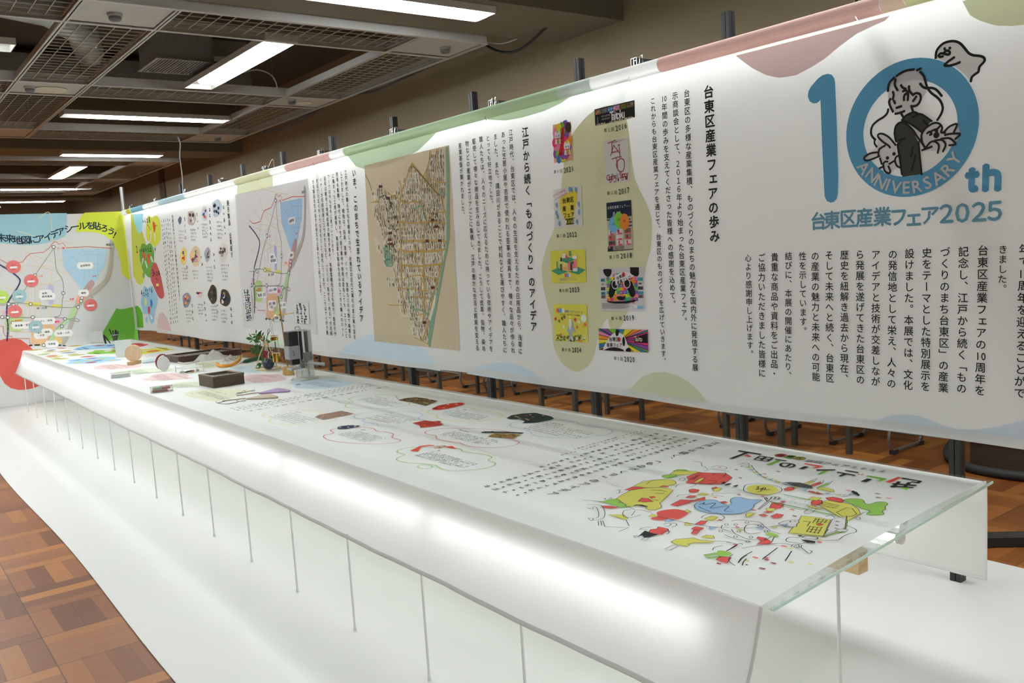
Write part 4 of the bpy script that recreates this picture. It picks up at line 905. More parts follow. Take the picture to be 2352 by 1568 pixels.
def p2017(Q):
    Q.rect(0, 0, 1, 1, BR((196, 194, 192)), 1); r_ = BR((132, 52, 52)); ln = lambda st, w_=.0035, sm=False: Q.line(pp(st), w_, r_, 3, sm)
    ln('.18,.06 .52,.02'); ln('.34,.04 .34,.28'); ln('.42,.13 .27,.36'); ln('.42,.13 .66,.34'); ln('.32,.29 .6,.28'); ln('.60,.14 .68,.14'); ln('.64,.14 .66,.42'); ln('.6,.42 .72,.42'); ln('.32,.44 .58,.41'); ln('.5,.42 .54,.66'); ln('.5,.56 .56,.5 .68,.46 .80,.5 .82,.6 .78,.72 .68,.76 .56,.72 .5,.62 .5,.56', .004, True)
    Q.row('台東区産業フェア2017', (.38, .07), (.86, .04), r_, off=.03); Q.row('Crafts', (.07, .855), (.44, .84), r_, size=.034, off=.015, sx=.9); Q.row('&', (.46, .84), (.54, .838), BR((150, 150, 148)), size=.03); Q.row('Story', (.6, .835), (.94, .815), r_, size=.034, off=.015, sx=.9)
    ln('.16,.95 .2,.9 .26,.92 .22,.97 .17,.98 .16,.95'); Q.disc((.38, .93), .010, r_, 2); Q.disc((.38, .93), .007, BR((196, 194, 192)), 3); Q.rect(.5, .9, .56, .97, r_); Q.rect(.66, .895, .75, .96, r_); Q.rect(.675, .91, .735, .95, BR((196, 194, 192)), 2); Q.rect(.82, .87, .92, .96, r_)
qb('printed_poster', (1388, 325), (1443, 315), (1448, 416), (1394, 422), p2017)
def p2018(Q):
    Q.rect(0, 0, 1, 1, BR((176, 164, 150)), 1); nv = BR((34, 42, 58)); Q.rect(0, 0, 1, .32, nv, 2)
    Q.row('台東区産業フェア', (.04, .105), (.8, .105), BR((206, 206, 204)), L=4, off=.0); Q.row('2018', (.8, .11), (.97, .11), BR((206, 206, 204)), L=4); Q.row('11 1 2', (.26, .245), (.56, .245), BR((206, 206, 204)), size=.03, L=4, sx=.8)
    for v, u0, u1 in ((.34, .0, .5), (.385, .1, .9), (.425, .18, 1), (.46, .08, .8), (.5, .2, 1), (.365, .6, .95)): Q.rect(u0, v, u1, v+.025, nv, 3)
    for u, v, c in ((.28, .455, (110, 170, 206)), (.5, .375, (120, 186, 60)), (.72, .42, (220, 130, 50))): Q.disc((u, v), .028, BR(c), 5, .034); [Q.rect(u-.06, v-.03+j*.03, u+.05, v-.022+j*.03, BR((40, 60, 60)), 6) for j in range(2)]
    for j in range(3):
        for i in range(3): Q.rect(.05+i*.32, .56+j*.115, .31+i*.32, .655+j*.115, BR(R.choice(((120, 90, 70), (90, 80, 76), (150, 120, 90), (200, 196, 190)))), 3); Q.rect(.06+i*.32+R.random()*.1, .57+j*.115, .18+i*.32, .63+j*.115, BR(R.choice(((60, 60, 70), (180, 60, 60), (210, 200, 180), (60, 110, 70)))), 4); Q.rect(.12+i*.32, .635+j*.115, .28+i*.32, .66+j*.115, BR((206, 60, 110)), 5)
    Q.rect(0, .9, .22, 1, nv, 3); Q.rect(.03, .91, .13, .94, BR((206, 80, 70)), 5); Q.rect(0, .985, 1, 1, nv, 4)
    for j in range(4): Q.rect(.26, .905+j*.02, .66, .913+j*.02, BR((70, 66, 62)), 4)
qb('printed_poster', (1394.5, 466), (1451, 459), (1456, 573), (1398, 577.5), p2018)
MC = [(206, 60, 110), (226, 140, 40), (120, 180, 60), (60, 110, 170), (220, 200, 60), (130, 80, 150), (226, 130, 160), (70, 150, 110)]
def p2019(Q):
    Q.rect(0, 0, 1, 1, BR((190, 186, 184)), 1); k = BR((28, 26, 26)); w_ = BR((212, 210, 206))
    Q.poly(pp('.1,.03 .27,.03 .28,.12 .24,.19 .18,.2 .12,.14'), k, 2, True); Q.poly(pp('.7,.0 .89,.01 .89,.16 .82,.28 .7,.12'), k, 2)
    for j in range(8):
        for i in range(9):
            u0 = .16+i*.077; v0 = .13+j*.08
            if j == 0 and (i < 2 or i > 6): continue
            Q.rect(u0, v0, u0+.077, v0+.08, BR(R.choice(MC)), 2); Q.rect(u0+.02*R.random(), v0+.03, u0+.04, v0+.06, BR(R.choice(MC)), 3)
    Q.poly(pp('.3,.29 .39,.3 .38,.44 .33,.62 .26,.69 .21,.64 .22,.5 .26,.36'), k, 4, True); Q.poly(pp('.58,.34 .72,.32 .78,.48 .8,.6 .76,.68 .7,.66 .64,.5'), k, 4, True); Q.disc((.36, .385), .02, w_, 5); Q.disc((.36, .385), .016, k, 6); Q.disc((.63, .37), .02, w_, 5); Q.disc((.63, .37), .016, k, 6)
    Q.poly(pp('.4,.67 .46,.655 .52,.67 .57,.66 .57,.71 .52,.75 .44,.74 .4,.71'), k, 5, True); Q.poly(pp('.15,.76 .3,.775 .6,.77 .83,.74 .78,.79 .6,.82 .35,.82 .2,.8'), k, 5)
    Q.poly(pp('.36,.17 .62,.09 .8,.2 .38,.41'), w_, 6); Q.row('台東区', (.4, .245), (.58, .165), k, L=8, off=.01); Q.row('産業フェア', (.41, .35), (.72, .22), k, L=8, off=.01); Q.disc((.565, .155), .009, BR((200, 50, 50)), 8)
    for u0, u1 in ((.03, .13), (.86, .97)):
        for v, c in ((.24, (70, 140, 150)), (.34, (190, 180, 160)), (.44, (70, 64, 70)), (.55, (70, 140, 150)), (.63, (120, 100, 84))): Q.rect(u0, v, u1, v+.075, BR(c), 3); Q.rect(u0+.02, v+.02, u1-.03, v+.05, BR(R.choice(((100, 60, 60), (60, 60, 80), (80, 140, 150)))), 4)
    for j in range(6): Q.rect(.04, .82+j*.022, .66-.04*(j % 3), .827+j*.022, BR((90, 88, 86)), 3)
    Q.rect(.74, .88, .96, .95, BR((120, 180, 196)), 3); Q.rect(.75, .86, .84, .94, BR((210, 206, 204)), 4); Q.rect(.73, .8, .78, .83, BR((206, 110, 110)), 4)
qb('printed_poster', (1378, 616), (1481, 612), (1484, 714), (1381, 714), p2019)
def p2020(Q):
    Q.rect(0, 0, 1, 1, BR((150, 120, 90)), 1); k = BR((28, 26, 26)); w_ = BR((212, 210, 206))
    for i in range(26):
        a0 = math.pi*2*i/26; a1 = math.pi*2*(i+1)/26; f = lambda a: (min(1, max(0, .45+.75*math.cos(a))), min(1, max(0, .5+.9*math.sin(a))))
        Q.poly([(.45, .5), f(a0), f((a0+a1)/2), f(a1)], BR(MC[(i*5) % 8]), 2)
        if i % 2: p, q = f(a0), f(a1); Q.poly([(.45+.6*(p[0]-.45), .5+.6*(p[1]-.5)), p, q], BR(MC[(i*3+2) % 8]), 3)
        Q.line([(.45, .5), f(a0)], .002, k, 4, False)
    Q.poly(pp('.1,.98 .14,.7 .22,.4 .32,.2 .4,.16 .48,.2 .55,.38 .6,.68 .62,.82 .58,.95 .5,.99 .3,.985'), w_, 5, True); Q.poly(pp('.12,.98 .22,.88 .35,.84 .48,.9 .5,1 .12,1'), k, 6, True); Q.poly(pp('.36,.14 .4,.0 .43,.12 .41,.3 .37,.3'), k, 6, True); Q.disc((.525, .56), .008, k, 6, .02); Q.poly(pp('.57,.9 .62,.83 .66,.9 .66,1 .57,1'), k, 6, True)
    Q.row('台東区', (.22, .47), (.44, .46), k, L=8, off=.01); Q.row('産業フェア', (.17, .74), (.5, .72), k, L=8, off=.01); Q.disc((.435, .47), .009, BR((200, 50, 50)), 8)
    Q.poly(pp('.74,.34 .99,.16 .99,.58 .74,.58'), k, 6); Q.row('Taito', (.75, .4), (.89, .39), BR((206, 196, 170)), size=.03, L=8, off=.01, sx=.9)
qb('printed_poster', (1377, 754), (1490, 757), (1491, 809), (1378, 803), p2020)
def p2021(Q):
    Q.rect(0, 0, 1, 1, BR((196, 150, 120)), 1); w_ = BR((214, 212, 208)); rd = BR((196, 50, 48))
    for i in range(46): Q.disc((R.uniform(.07, .93), R.uniform(.05, .95)), .017, BR(R.choice(MC+[(90, 150, 206), (220, 190, 60)])), 2+(i % 3), .02)
    Q.disc((.86, .14), .02, BR((70, 50, 40)), 5, .023)
    Q.poly(pp('.5,.12 .64,.1 .6,.5 .52,.82 .26,.84 .42,.5'), rd, 5)
    for i in range(7): a, b = Q.P([(.54-.02*i, .18+.1*i)])[0]; Q.mark(a, b, .02, BR((120, 30, 30)), 7)
    for u, v in ((.28, .34), (.76, .66)):
        Q.poly([(u-.16, v-.07), (u-.13, v-.17), (u-.05, v-.12), (u+.05, v-.12), (u+.12, v-.17), (u+.16, v-.06), (u+.13, v+.04), (u, v+.07), (u-.13, v+.04)], w_, 6, True); Q.poly([(u-.13, v+.03), (u+.13, v+.03), (u+.18, v+.18), (u-.16, v+.18)], w_, 6)
        Q.rect(u-.11, v+.03, u+.12, v+.055, rd, 7); Q.disc((u+.02, v+.12), .009, BR((180, 140, 60)), 7, .013); Q.disc((u-.06, v-.03), .003, BLK, 7); Q.disc((u+.07, v-.03), .003, BLK, 7)
qb('printed_poster', (1271, 287), (1313, 279), (1317, 367.5), (1274, 374.5), p2021)
def p2022(Q):
    Q.rect(0, 0, 1, 1, BR((194, 192, 184)), 1); Q.poly(pp('.22,.34 .3,.22 .45,.17 .66,.1 .82,.14 .86,.32 .78,.52 .7,.7 .62,.92 .5,.94 .4,.78 .28,.6'), BR((202, 186, 60)), 2, True); k = BR((40, 38, 30)); bl = BR((110, 150, 170))
    Q.row('台東区', (.32, .32), (.74, .32), k, L=4, off=.02); Q.row('産　業', (.32, .52), (.74, .52), k, L=4, off=.02); Q.row('フェア', (.34, .69), (.74, .69), k, L=4, off=.02); Q.rect(.34, .775, .76, .785, k, 3); Q.row('2022', (.44, .85), (.7, .85), k, size=.036, L=4)
    Q.row('リアルにつながる', (-.02, .17), (.45, .06), BR((190, 90, 100)), L=3); Q.row('みらいにつながる', (.06, .26), (.5, .14), BR((190, 90, 100)), L=3)
    for u, v in ((.68, .08), (.82, .1), (.12, .4), (.9, .45), (.1, .6), (.9, .65), (.2, .88), (.82, .88), (.6, .06), (.14, .7)): Q.disc((u, v), .008, bl, 3, .011); Q.line([(u, v+.02), (u+.03, v+.08)], .003, BR((120, 130, 130)), 3, False)
qb('printed_poster', (1272, 436), (1336, 424), (1340, 519), (1275, 525), p2022)
def p2023(Q):
    Q.rect(0, 0, 1, 1, BR((198, 192, 76)), 1); g = BR((70, 140, 104)); Q.poly(pp('.0,.62 .28,.5 .5,.6 .72,.5 1,.62 .8,.76 .5,.66 .22,.76'), g, 2)
    Q.poly(pp('.24,.28 .5,.16 .76,.28 .78,.6 .5,.66 .24,.55'), BR((206, 196, 120)), 3); Q.poly(pp('.5,.4 .76,.3 .76,.58 .5,.64'), BR((206, 120, 120)), 4); Q.poly(pp('.26,.3 .5,.2 .74,.28 .5,.4'), g, 5)
    for u, v, w_, h, c in ((.36, .1, .1, .14, (214, 210, 206)), (.3, .22, .05, .12, (60, 70, 72)), (.45, .16, .06, .1, (190, 90, 90)), (.56, .03, .05, .16, g and (70, 130, 100)), (.66, .18, .12, .1, (214, 210, 206)), (.28, .42, .06, .2, (60, 90, 80)), (.36, .5, .1, .12, (206, 160, 90)), (.58, .4, .05, .22, (60, 66, 80)), (.66, .56, .13, .1, (206, 206, 204)), (.6, .36, .08, .06, (60, 70, 90)), (.18, .34, .03, .26, (80, 140, 90))): Q.rect(u, v, u+w_, v+h, BR(c), 6)
    for u, c in ((.44, (200, 90, 90)), (.5, (90, 150, 200)), (.56, (206, 196, 160))): Q.disc((u, .77), .009, BR(c), 6)
    Q.row('産業フェア2023', (.25, .9), (.77, .89), BR((150, 160, 170)), L=6, off=.02)
qb('printed_poster', (1265.5, 576), (1345, 572), (1348, 648), (1269, 649.5), p2023)
def p2024(Q):
    Q.rect(0, 0, 1, 1, BR((200, 194, 80)), 1); gy = BR((150, 166, 164)); w_ = BR((212, 212, 206))
    Q.poly(pp('.44,.6 .47,.44 .52,.4 .57,.44 .6,.62 .55,.75 .55,1 .42,1 .44,.75 .38,.7'), gy, 3); Q.poly(pp('.46,.5 .5,.41 .55,.5 .52,.66 .47,.66'), w_, 4); Q.disc((.51, .44), .009, w_, 5); Q.poly(pp('.56,.52 .66,.72 .62,.75 .54,.62'), gy, 4)
    for i in range(52):
        u = R.uniform(.02, .94); d = abs(u-.5); v = R.uniform(.86-.25*d, .97); Q.poly([(u, v), (u+.05, v-.03), (u+.06, v+.03), (u+.01, v+.03)], BR(R.choice(((120, 110, 50), (212, 210, 200), (200, 130, 50), (110, 140, 110), (60, 60, 50), (140, 130, 70)))), 3+(i % 3))
    for u, v, c in ((.05, .4, (190, 70, 70)), (.16, .45, (110, 130, 60)), (.3, .6, (212, 212, 206)), (.25, .38, (120, 90, 50)), (.65, .4, (200, 60, 60)), (.76, .46, (212, 212, 206)), (.7, .6, (190, 120, 60)), (.94, .52, (200, 90, 100)), (.88, .56, (206, 180, 50)), (.33, .34, (90, 90, 80)), (.5, .33, (230, 210, 90))): Q.poly([(u-.04, v), (u, v-.05), (u+.04, v-.01), (u+.01, v+.06)], BR(c), 4)
    for u, c in ((.14, (200, 90, 90)), (.22, (90, 150, 200)), (.3, (206, 206, 196))): Q.disc((u, .17), .011, BR(c), 4)
    Q.row('産業フェア2024', (.34, .18), (.88, .2), BR((130, 140, 150)), L=4, off=.02); Q.row('このまちの、つながりとしごとの展覧会', (.2, .27), (.8, .29), BLK, L=4); Q.disc((.91, .36), .018, w_, 5)
qb('printed_poster', (1273, 698), (1349, 699), (1352, 787), (1276, 782), p2024)

# ------------------------------------------------------------------ artwork of the map panel
def part(fn, name): A = Art(PANEL, {'printed_shapes': 0, 'printed_map': 3}.get(name, 6)); fn(A); A.build(name, t_panel, (1.6, YP, 0))
t_panel = t = [o for o in COL.objects if o.name.startswith('map_panel')][0]
def panel_shapes(A):
    Z = zz(0, 480, 7.468); Z2 = zz(0, 640, 7.468)
    A.poly(Z('-200,98 1145,68 1150,200 1135,380 1112,465 950,535 800,580 620,612 420,620 200,600 0,582 -200,570'), kp((134, 172, 182)), 1)
    A.poly(Z('1455,60 1390,120 1345,200 1315,300 1303,400 1420,390 1550,392 1680,410 1790,450 1880,510 1950,590 2020,720 2070,900 2090,1110 2180,1190 2285,1245 2175,36'), kp((182, 192, 62)), 1)
    A.poly(Z2('1995,505 2060,522 2150,515 2240,490 2320,478 2380,1060 1700,1060 1765,915'), kp((92, 148, 54)), 1)
    A.poly(pp('-60,800 0,781 15,777 31,776.5 48,780 62,790 76,803 90,822 110,850 98,882 80,890 60,894.5 42,895 25,891 10,880 0,862 -40,850'), kp((178, 78, 70)), 2, False)
    Z = zz(0, 480, 7.468)
    for c, x, y, ro in zip('未来地図にアイデアシールを貼ろう！', (22, 165, 300, 440, 578, 690, 820, 935, 1040, 1175, 1290, 1415, 1545, 1660, 1790, 1905, 2000), (490, 505, 530, 530, 522, 507, 475, 427, 385, 335, 300, 288, 282, 290, 328, 380, 462), (-5, -8, -6, 0, 2, 6, 10, 14, 14, 12, 8, 4, -2, -8, -16, -26, -30)):
        a, b = A.P(Z([(x, y)]))[0]; A.ch(c, a, b, .092, kp((30, 46, 58)), 5, math.radians(ro), .022)
part(panel_shapes, 'printed_shapes')
part(lambda A: townmap(A, None, far=True, W=WPN), 'printed_map')
def stickers(A):
    for x, y, c in ((31, 612.5, (192, 104, 104)), (71.5, 644.5, (192, 104, 104)), (34, 715, (192, 104, 104)), (208, 700, (192, 104, 104)), (4, 682, (160, 190, 96)), (44.5, 679.5, (140, 168, 174)), (82, 750, (140, 168, 174))):
        A.disc((x, y), .068, kp(c), 7, seg=28); A.line([(x-6.5, y+2), (x+6.5, y+1)], .02, kp((206, 206, 206)), 8, False); A.marksh((x-5, y-3.5), (x+6, y-4.2), (x-5, y-3.5), 1, .018, L=8); A.marksh((x-5, y+6), (x+5, y+5), (x-5, y+6), 1, .018, L=8)
part(stickers, 'printed_stickers')
# ------------------------------------------------------------------ glass display table
TO = (2.0, 5.8, 0)
table = thing('display_table', 'long low glass topped display table lit from below, standing on the white floor sheet', 'table', TO)
gp = [(1.430, 1.072), (2.600, 1.166), (2.57, 10.5), (1.43, 10.45)]
MB().prism(gp, (1, 0, 0), (0, 1, 0), (0, 0, 1), .0075, (0, 0, HT-.0085), GLASS).build('glass_top', table, TO)
d_ = Vector((gp[1][0]-gp[0][0], gp[1][1]-gp[0][1], 0)); an = math.atan2(d_.y, d_.x)
MB().box(((gp[0][0]+gp[1][0])/2, (gp[0][1]+gp[1][1])/2-.0012, HT-.0047), (d_.length, .002, .0072), GLASSEDGE, Matrix.Rotation(an, 3, 'Z')).build('glass_edge', table, TO)
for x, y0 in ((1.86, 1.132), (2.43, 2.2)): MB().bx((x-.02, y0, HT-.064), (x+.02, 10.35, HT-.009), PINE).build('wooden_beam', table, TO)
m = MB(); cv = MB(); [cv.bx((x-.02, y0+.004, z), (x+.02, 10.3, z+.003), WHITEPAINT) for x, y0, z in ((2.045, 1.136, HT-.0125), (1.462, 1.21, .508), (2.36, 1.3, .52))]; cv.build('added_tube_shield', table, TO)  # unseen strips added above the tubes to block their upward light
for x, y0, z, e_ in ((1.462, 1.21, .49, 1.0), (2.045, 1.135, HT-.028, .3), (2.36, 1.3, .50, .5)):
    TUB = emit('tube_light_%d' % int(e_*10), (.95, 1, .985, 1), TUBE_E*e_)
    for k in range(8):
        a = y0+k*1.16; m2 = MB(); m2.tube([(x, a+.012, z), (x, a+1.14, z)], .0125, TUB, 12); m2.build('light_tube', table, TO, smooth=True)
        m.tube([(x, a, z), (x, a+.014, z)], .0145, WHITEPAINT, 12); m.tube([(x, a+1.138, z), (x, a+1.152, z)], .0145, WHITEPAINT, 12)
m.build('tube_caps', table, TO, smooth=True)
ROD = mat('white_rod', (.66, .67, .65, 1), .35)
def rod(x, y, z):
    m = MB(); m.tube([(x, y, .004), (x, y, z)], .0042, ROD, 8); m.tube([(x, y, .004), (x, y, .02)], .0058, ROD, 8); m.build('leg', table, TO, smooth=True)
for k in range(18): rod(1.333, 1.30+.509*k, .368)
rod(1.713, 1.106, HT-.009)

cloth = thing('table_cloth', 'white printed cloth runner over the glass table with glowing hanging front', 'tablecloth', (2.0, 5.8, HT))
CO = (2.0, 5.8, HT)
prof = [(1.327, .360), (1.333, .372), (1.346, .40), (1.362, .432), (1.378, .467), (1.392, .503), (1.403, .537), (1.411, .564), (1.416, .582), (1.4172, .5875), (1.4195, .5842), (1.4215, .590), (1.424, .5906)]
prof += [(1.424+(2.572-1.424)*k/10, .5906) for k in range(1, 11)] + [(2.586, .5875), (2.593, .576), (2.595, .5), (2.594, .40), (2.592, .283)]
rows = []; NY = 130
for i in range(NY+1):
    f = i/NY; row_ = []
    for x, z in prof:
        xx = min(max(x, 1.42), 2.59); s_ = (xx-1.42)/1.17
        ya = 1.094+.088*s_+.012*math.sin(math.pi*s_); yb = 10.5+.06*s_; y = ya+(yb-ya)*f
        if x > 2.0: x = x-.055*f*(x-1.43)/1.16
        if z < .57: x += (.0016*math.sin(y*9.3)+.0012*math.sin(y*23.1+1))*min(1, (.59-z)/.1)
        if z < .4: z = z+.003*math.sin(y*1.7)+.0015*math.sin(y*6.1)
        row_.append((x, y, z))
    rows.append(row_)
m = MB(); m.grid(rows, CLOTH); m.build('cloth_sheet', cloth, CO, smooth=True)
HEMM = mat('hem_fabric', (.66, .655, .63, 1), .8, transl=.15)
for nm, idx, o_ in (('front_hem', 0, -.001), ('back_hem', -1, .001)):
    m = MB(); m.tube([(r_[idx][0], r_[idx][1], r_[idx][2]+.004) for r_ in rows], .0065, HEMM if idx == 0 else CLOTH, 8); m.build(nm, cloth, CO, smooth=True)
m = MB(); m.tube([(p[0], p[1]-.001, p[2]) for p in rows[0] if p[2] < .5895 and p[0] < 1.5], .004, HEMM, 6); m.tube([(p[0], p[1]-.001, p[2]) for p in rows[0] if p[2] < .5895 and p[0] > 2.4], .003, CLOTH, 6); m.build('side_hem', cloth, CO, smooth=True)

def tart(name, fn, label=None):
    A = Art(TABLE, 0 if name == 'printed_shape' else 3); A.LS = .0003; fn(A); o = A.build(name, cloth, CO)
    if label: o['label'] = label
    return o
ZA = zz(1320, 1050, 6.189); ZB = zz(1680, 1020, 5.345); ZC_ = zz(600, 860, 6.533); ZD = zz(900, 880, 6.533); ZE = zz(1100, 900, 6.03); ZF = zz(440, 780, 8.711); ZG_ = zz(200, 720, 7.84); ZH = zz(60, 770, 9.046); ZI = zz(300, 770, 9.046); ZT = zz(1100, 960, 3.92)
RED = kt((226, 98, 90)); YEL = kt((220, 216, 108)); GRN = kt((158, 204, 96)); BLU = kt((164, 198, 222)); INK = BLK; WHT = kt((224, 224, 219)); GRN2 = kt((130, 192, 62))
def title(A):
    for q in ('95,82 375,128 355,140 75,95', '165,110 212,116 20,187 -30,184', '345,148 530,175 455,222 265,195', '545,188 685,210 665,218 525,197', '900,278 955,287 880,315 825,308', '1045,318 1280,318 1275,329 1045,335', '1400,325 1570,354 1550,363 1390,335', '1305,347 1530,387 1512,397 1295,358',
              '1375,370 1420,380 1350,405 1310,400', '1670,430 1730,440 1655,475 1583,465', '2095,418 2345,462 2305,492 2195,475 2215,466 2270,474 2290,464 2090,434', '1985,488 2285,510 2262,524 1965,502', '1960,517 2245,536 2228,546 1945,531', '2040,465 2085,470 2005,542 1955,536', '2165,475 2215,480 2140,540 2095,536'): A.poly(ZB(q), INK, 2)
    for q in ('352,160 400,167 378,181 328,174', '435,172 490,180 465,194 415,187', '318,183 365,189 345,203 298,196', '403,194 455,202 432,214 385,208'): A.poly(ZB(q), WHT, 3)
    for q, c in (('200,133 250,160 210,165 150,145', RED), ('555,206 608,212 475,265 425,262', GRN2), ('900,240 1130,278 1050,305 985,298 1060,281 890,251', RED), ('1130,335 1195,335 1105,378 1055,375', GRN2), ('1560,372 1580,375 1565,384 1546,381', RED), ('1605,375 1622,378 1605,389 1586,386', RED), ('1670,390 1915,432 1835,463 1785,457 1840,438 1650,401', GRN2), ('2045,410 2095,418 1955,483 1885,470', RED), ('2110,530 2185,541 2150,570 2085,545', GRN2)): A.poly(ZB(q), c, 2)
    A.line(ZB('725,252 690,275 650,285 612,272 605,252 640,240 690,243 750,252 775,268 750,285 715,292'), .009, INK, 2)
    for x, y, c, ch in ((608, 144, RED, '台'), (723, 162, GRN, '東'), (838, 181, YEL, '区')):
        A.ell(*ZB([(x-78, y-21)])[0], *ZB([(x+78, y+21)])[0], INK, 1); A.ell(*ZB([(x-74, y-19)])[0], *ZB([(x+74, y+19)])[0], c, 2); a, b = A.P(ZB([(x, y)]))[0]; A.ch(ch, a, b, .03, INK, 4)
    p0, p1 = ZB([(915, 205)])[0], ZB([(1915, 348)])[0]; A.row('産業フェア2025', p0, p1, INK, L=2, off=.045, k=.98); A.row('産業フェア2025', p0, p1, WHT, L=4, off=.004, k=.98)
tart('printed_title', title)
def drawing(A):
    F = lambda z, st, c, L=2, sm=False, o=1: (A.poly(z(st), c, L, sm), A.line(z(st), .0016, INK, L+1, False, True) if o else None)
    S = lambda z, st, w_=.0019, L=6, sm=True: A.line(z(st), w_, INK, L, sm)
    # left cluster: biscuit house, picnic rolls and people
    F(ZA, '585,605 680,540 800,480 905,460 1015,450 1110,455 1190,440 1330,455 1400,480 1320,560 1240,640 1205,670 1235,700 1225,730 1150,755 1060,760 1010,740 1035,710 960,690 860,700 760,720 660,640', YEL, 2)
    F(ZA, '840,420 940,370 1100,335 1280,322 1400,335 1445,365 1430,395 1300,420 1180,440 1000,440 900,430', YEL, 2, True); F(ZA, '1350,250 1420,210 1560,200 1720,210 1800,225 1650,255 1500,262 1420,262', YEL, 2)
    F(ZA, '250,630 400,640 480,615 600,605 655,635 620,655 700,670 735,690 700,705 790,710 640,728 590,700 520,680 450,660', GRN, 3, True); F(ZA, '1240,280 1290,262 1430,258 1440,280 1320,310 1270,300', GRN, 3, True); F(ZA, '1390,210 1470,185 1580,190 1620,210 1500,205', GRN, 3, True)
    F(ZA, '1590,290 1640,270 1760,225 1960,235 2150,240 2240,300 2130,390 1900,390 1580,375 1625,330', RED, 2); F(ZA, '1690,370 1790,310 1850,315 1750,380', YEL, 4)
    F(ZA, '900,640 960,590 1040,600 1120,645 1000,650', RED, 4); F(ZA, '705,480 830,430 930,440 1000,450 830,475', RED, 4); F(ZA, '1210,430 1260,415 1330,425 1330,440', RED, 4); F(ZA, '1060,575 1120,570 1150,585 1090,600', RED, 4)
    F(ZA, '380,700 510,705 635,722 520,738 420,730', RED, 2); F(ZA, '480,825 690,830 760,880 700,895', YEL, 2); F(ZA, '1045,860 1100,820 1205,855', YEL, 4); F(ZA, '1310,890 1430,910 1285,935', BLU, 4); F(ZA, '1580,940 1695,965 1565,985', YEL, 4); F(ZA, '1915,1000 2040,1010 1920,1045', BLU, 4)
    A.poly(ZA('1165,800 1230,770 1400,748 1520,760 1610,790 1590,830 1520,870 1450,890 1360,880 1240,905 1100,890 1095,870 1180,850'), RED, 2, True); F(ZA, '1560,790 1590,755 1660,790 1610,800', YEL, 4)
    F(ZA, '1050,1080 1080,1040 1170,1030 1190,1000 1230,1010 1320,1030 1330,1050 1240,1110 1130,1105', RED, 3); A.poly(ZA('1000,1055 1080,1085 1190,1110 1060,1150 990,1155 960,1120 890,1145'), INK, 3); F(ZA, '835,1130 880,1130 920,1155 870,1160', WHT, 4); F(ZA, '940,1190 1000,1160 1060,1165 1020,1195', WHT, 4)
    F(ZA, '1370,1215 1440,1180 1700,1160 1780,1190 2000,1210 1930,1230 1700,1230 1600,1250 1640,1265 1600,1280 1440,1255', YEL, 3); F(ZA, '1800,1150 1870,1120 1970,1130 1990,1165 1900,1165', YEL, 3); F(ZA, '1280,1320 1400,1265 1480,1275 1350,1340', WHT, 3)
    F(ZA, '1360,690 1440,650 1510,615 1700,620 1620,660 1460,705', RED, 3); F(ZA, '1640,640 1850,575 1860,610 1700,635', RED, 3); F(ZA, '1570,585 1640,555 1740,560 1700,580', RED, 3); F(ZA, '1740,545 1820,520 1910,540 1830,550', YEL, 4, True)
    F(ZA, '1620,480 1680,460 1770,475 1740,505 1650,510', RED, 3, True); F(ZA, '1700,970 1800,915 1890,920 1830,970', RED, 3); F(ZA, '1840,890 1950,850 2040,870 1960,910', YEL, 4, True); F(ZA, '1660,1030 1720,1000 1830,1020 1780,1050 1700,1045', RED, 3, True); F(ZA, '1655,1100 1700,1045 1780,1060 1730,1110', RED, 3)
    F(ZA, '1945,455 2000,440 2090,455 2050,495 1980,490', YEL, 3); F(ZA, '1950,450 2010,435 2030,450 1970,470', RED, 4)
    A.poly(ZA('2020,1360 2080,1340 2220,1370 2200,1410 2060,1420'), GRN, 3, True); F(ZA, '1830,1405 2010,1375 2030,1395 1850,1420', GRN, 3); F(ZA, '1860,1440 2050,1425 2080,1440 1900,1455', GRN, 3); F(ZA, '2010,1470 2070,1425 2230,1440 2170,1520 2080,1500', RED, 3)
    # blue bird boat
    A.poly(ZA('1705,690 1760,650 1880,620 1990,620 2060,650 2160,690 2230,670 2210,630 2260,585 2352,580 2480,610 2660,620 2560,680 2530,740 2400,800 2200,820 2000,810 1850,790 1730,750'), BLU, 2, True)
    A.line(ZA('1705,690 1760,650 1880,620 1990,620 2060,650 2160,690 2230,670 2210,630 2260,585 2352,580 2480,610 2660,620 2560,680 2530,740 2400,800 2200,820 2000,810 1850,790 1730,750'), .0018, INK, 3, True, True); S(ZA, '1775,690 1850,660 1830,690 2000,670 1930,740 2080,720 2190,715 2130,780 2250,790')
    S(ZA, '1760,715 1850,760 1940,790'); F(ZA, '2070,650 2130,640 2180,655 2100,670', RED, 4)
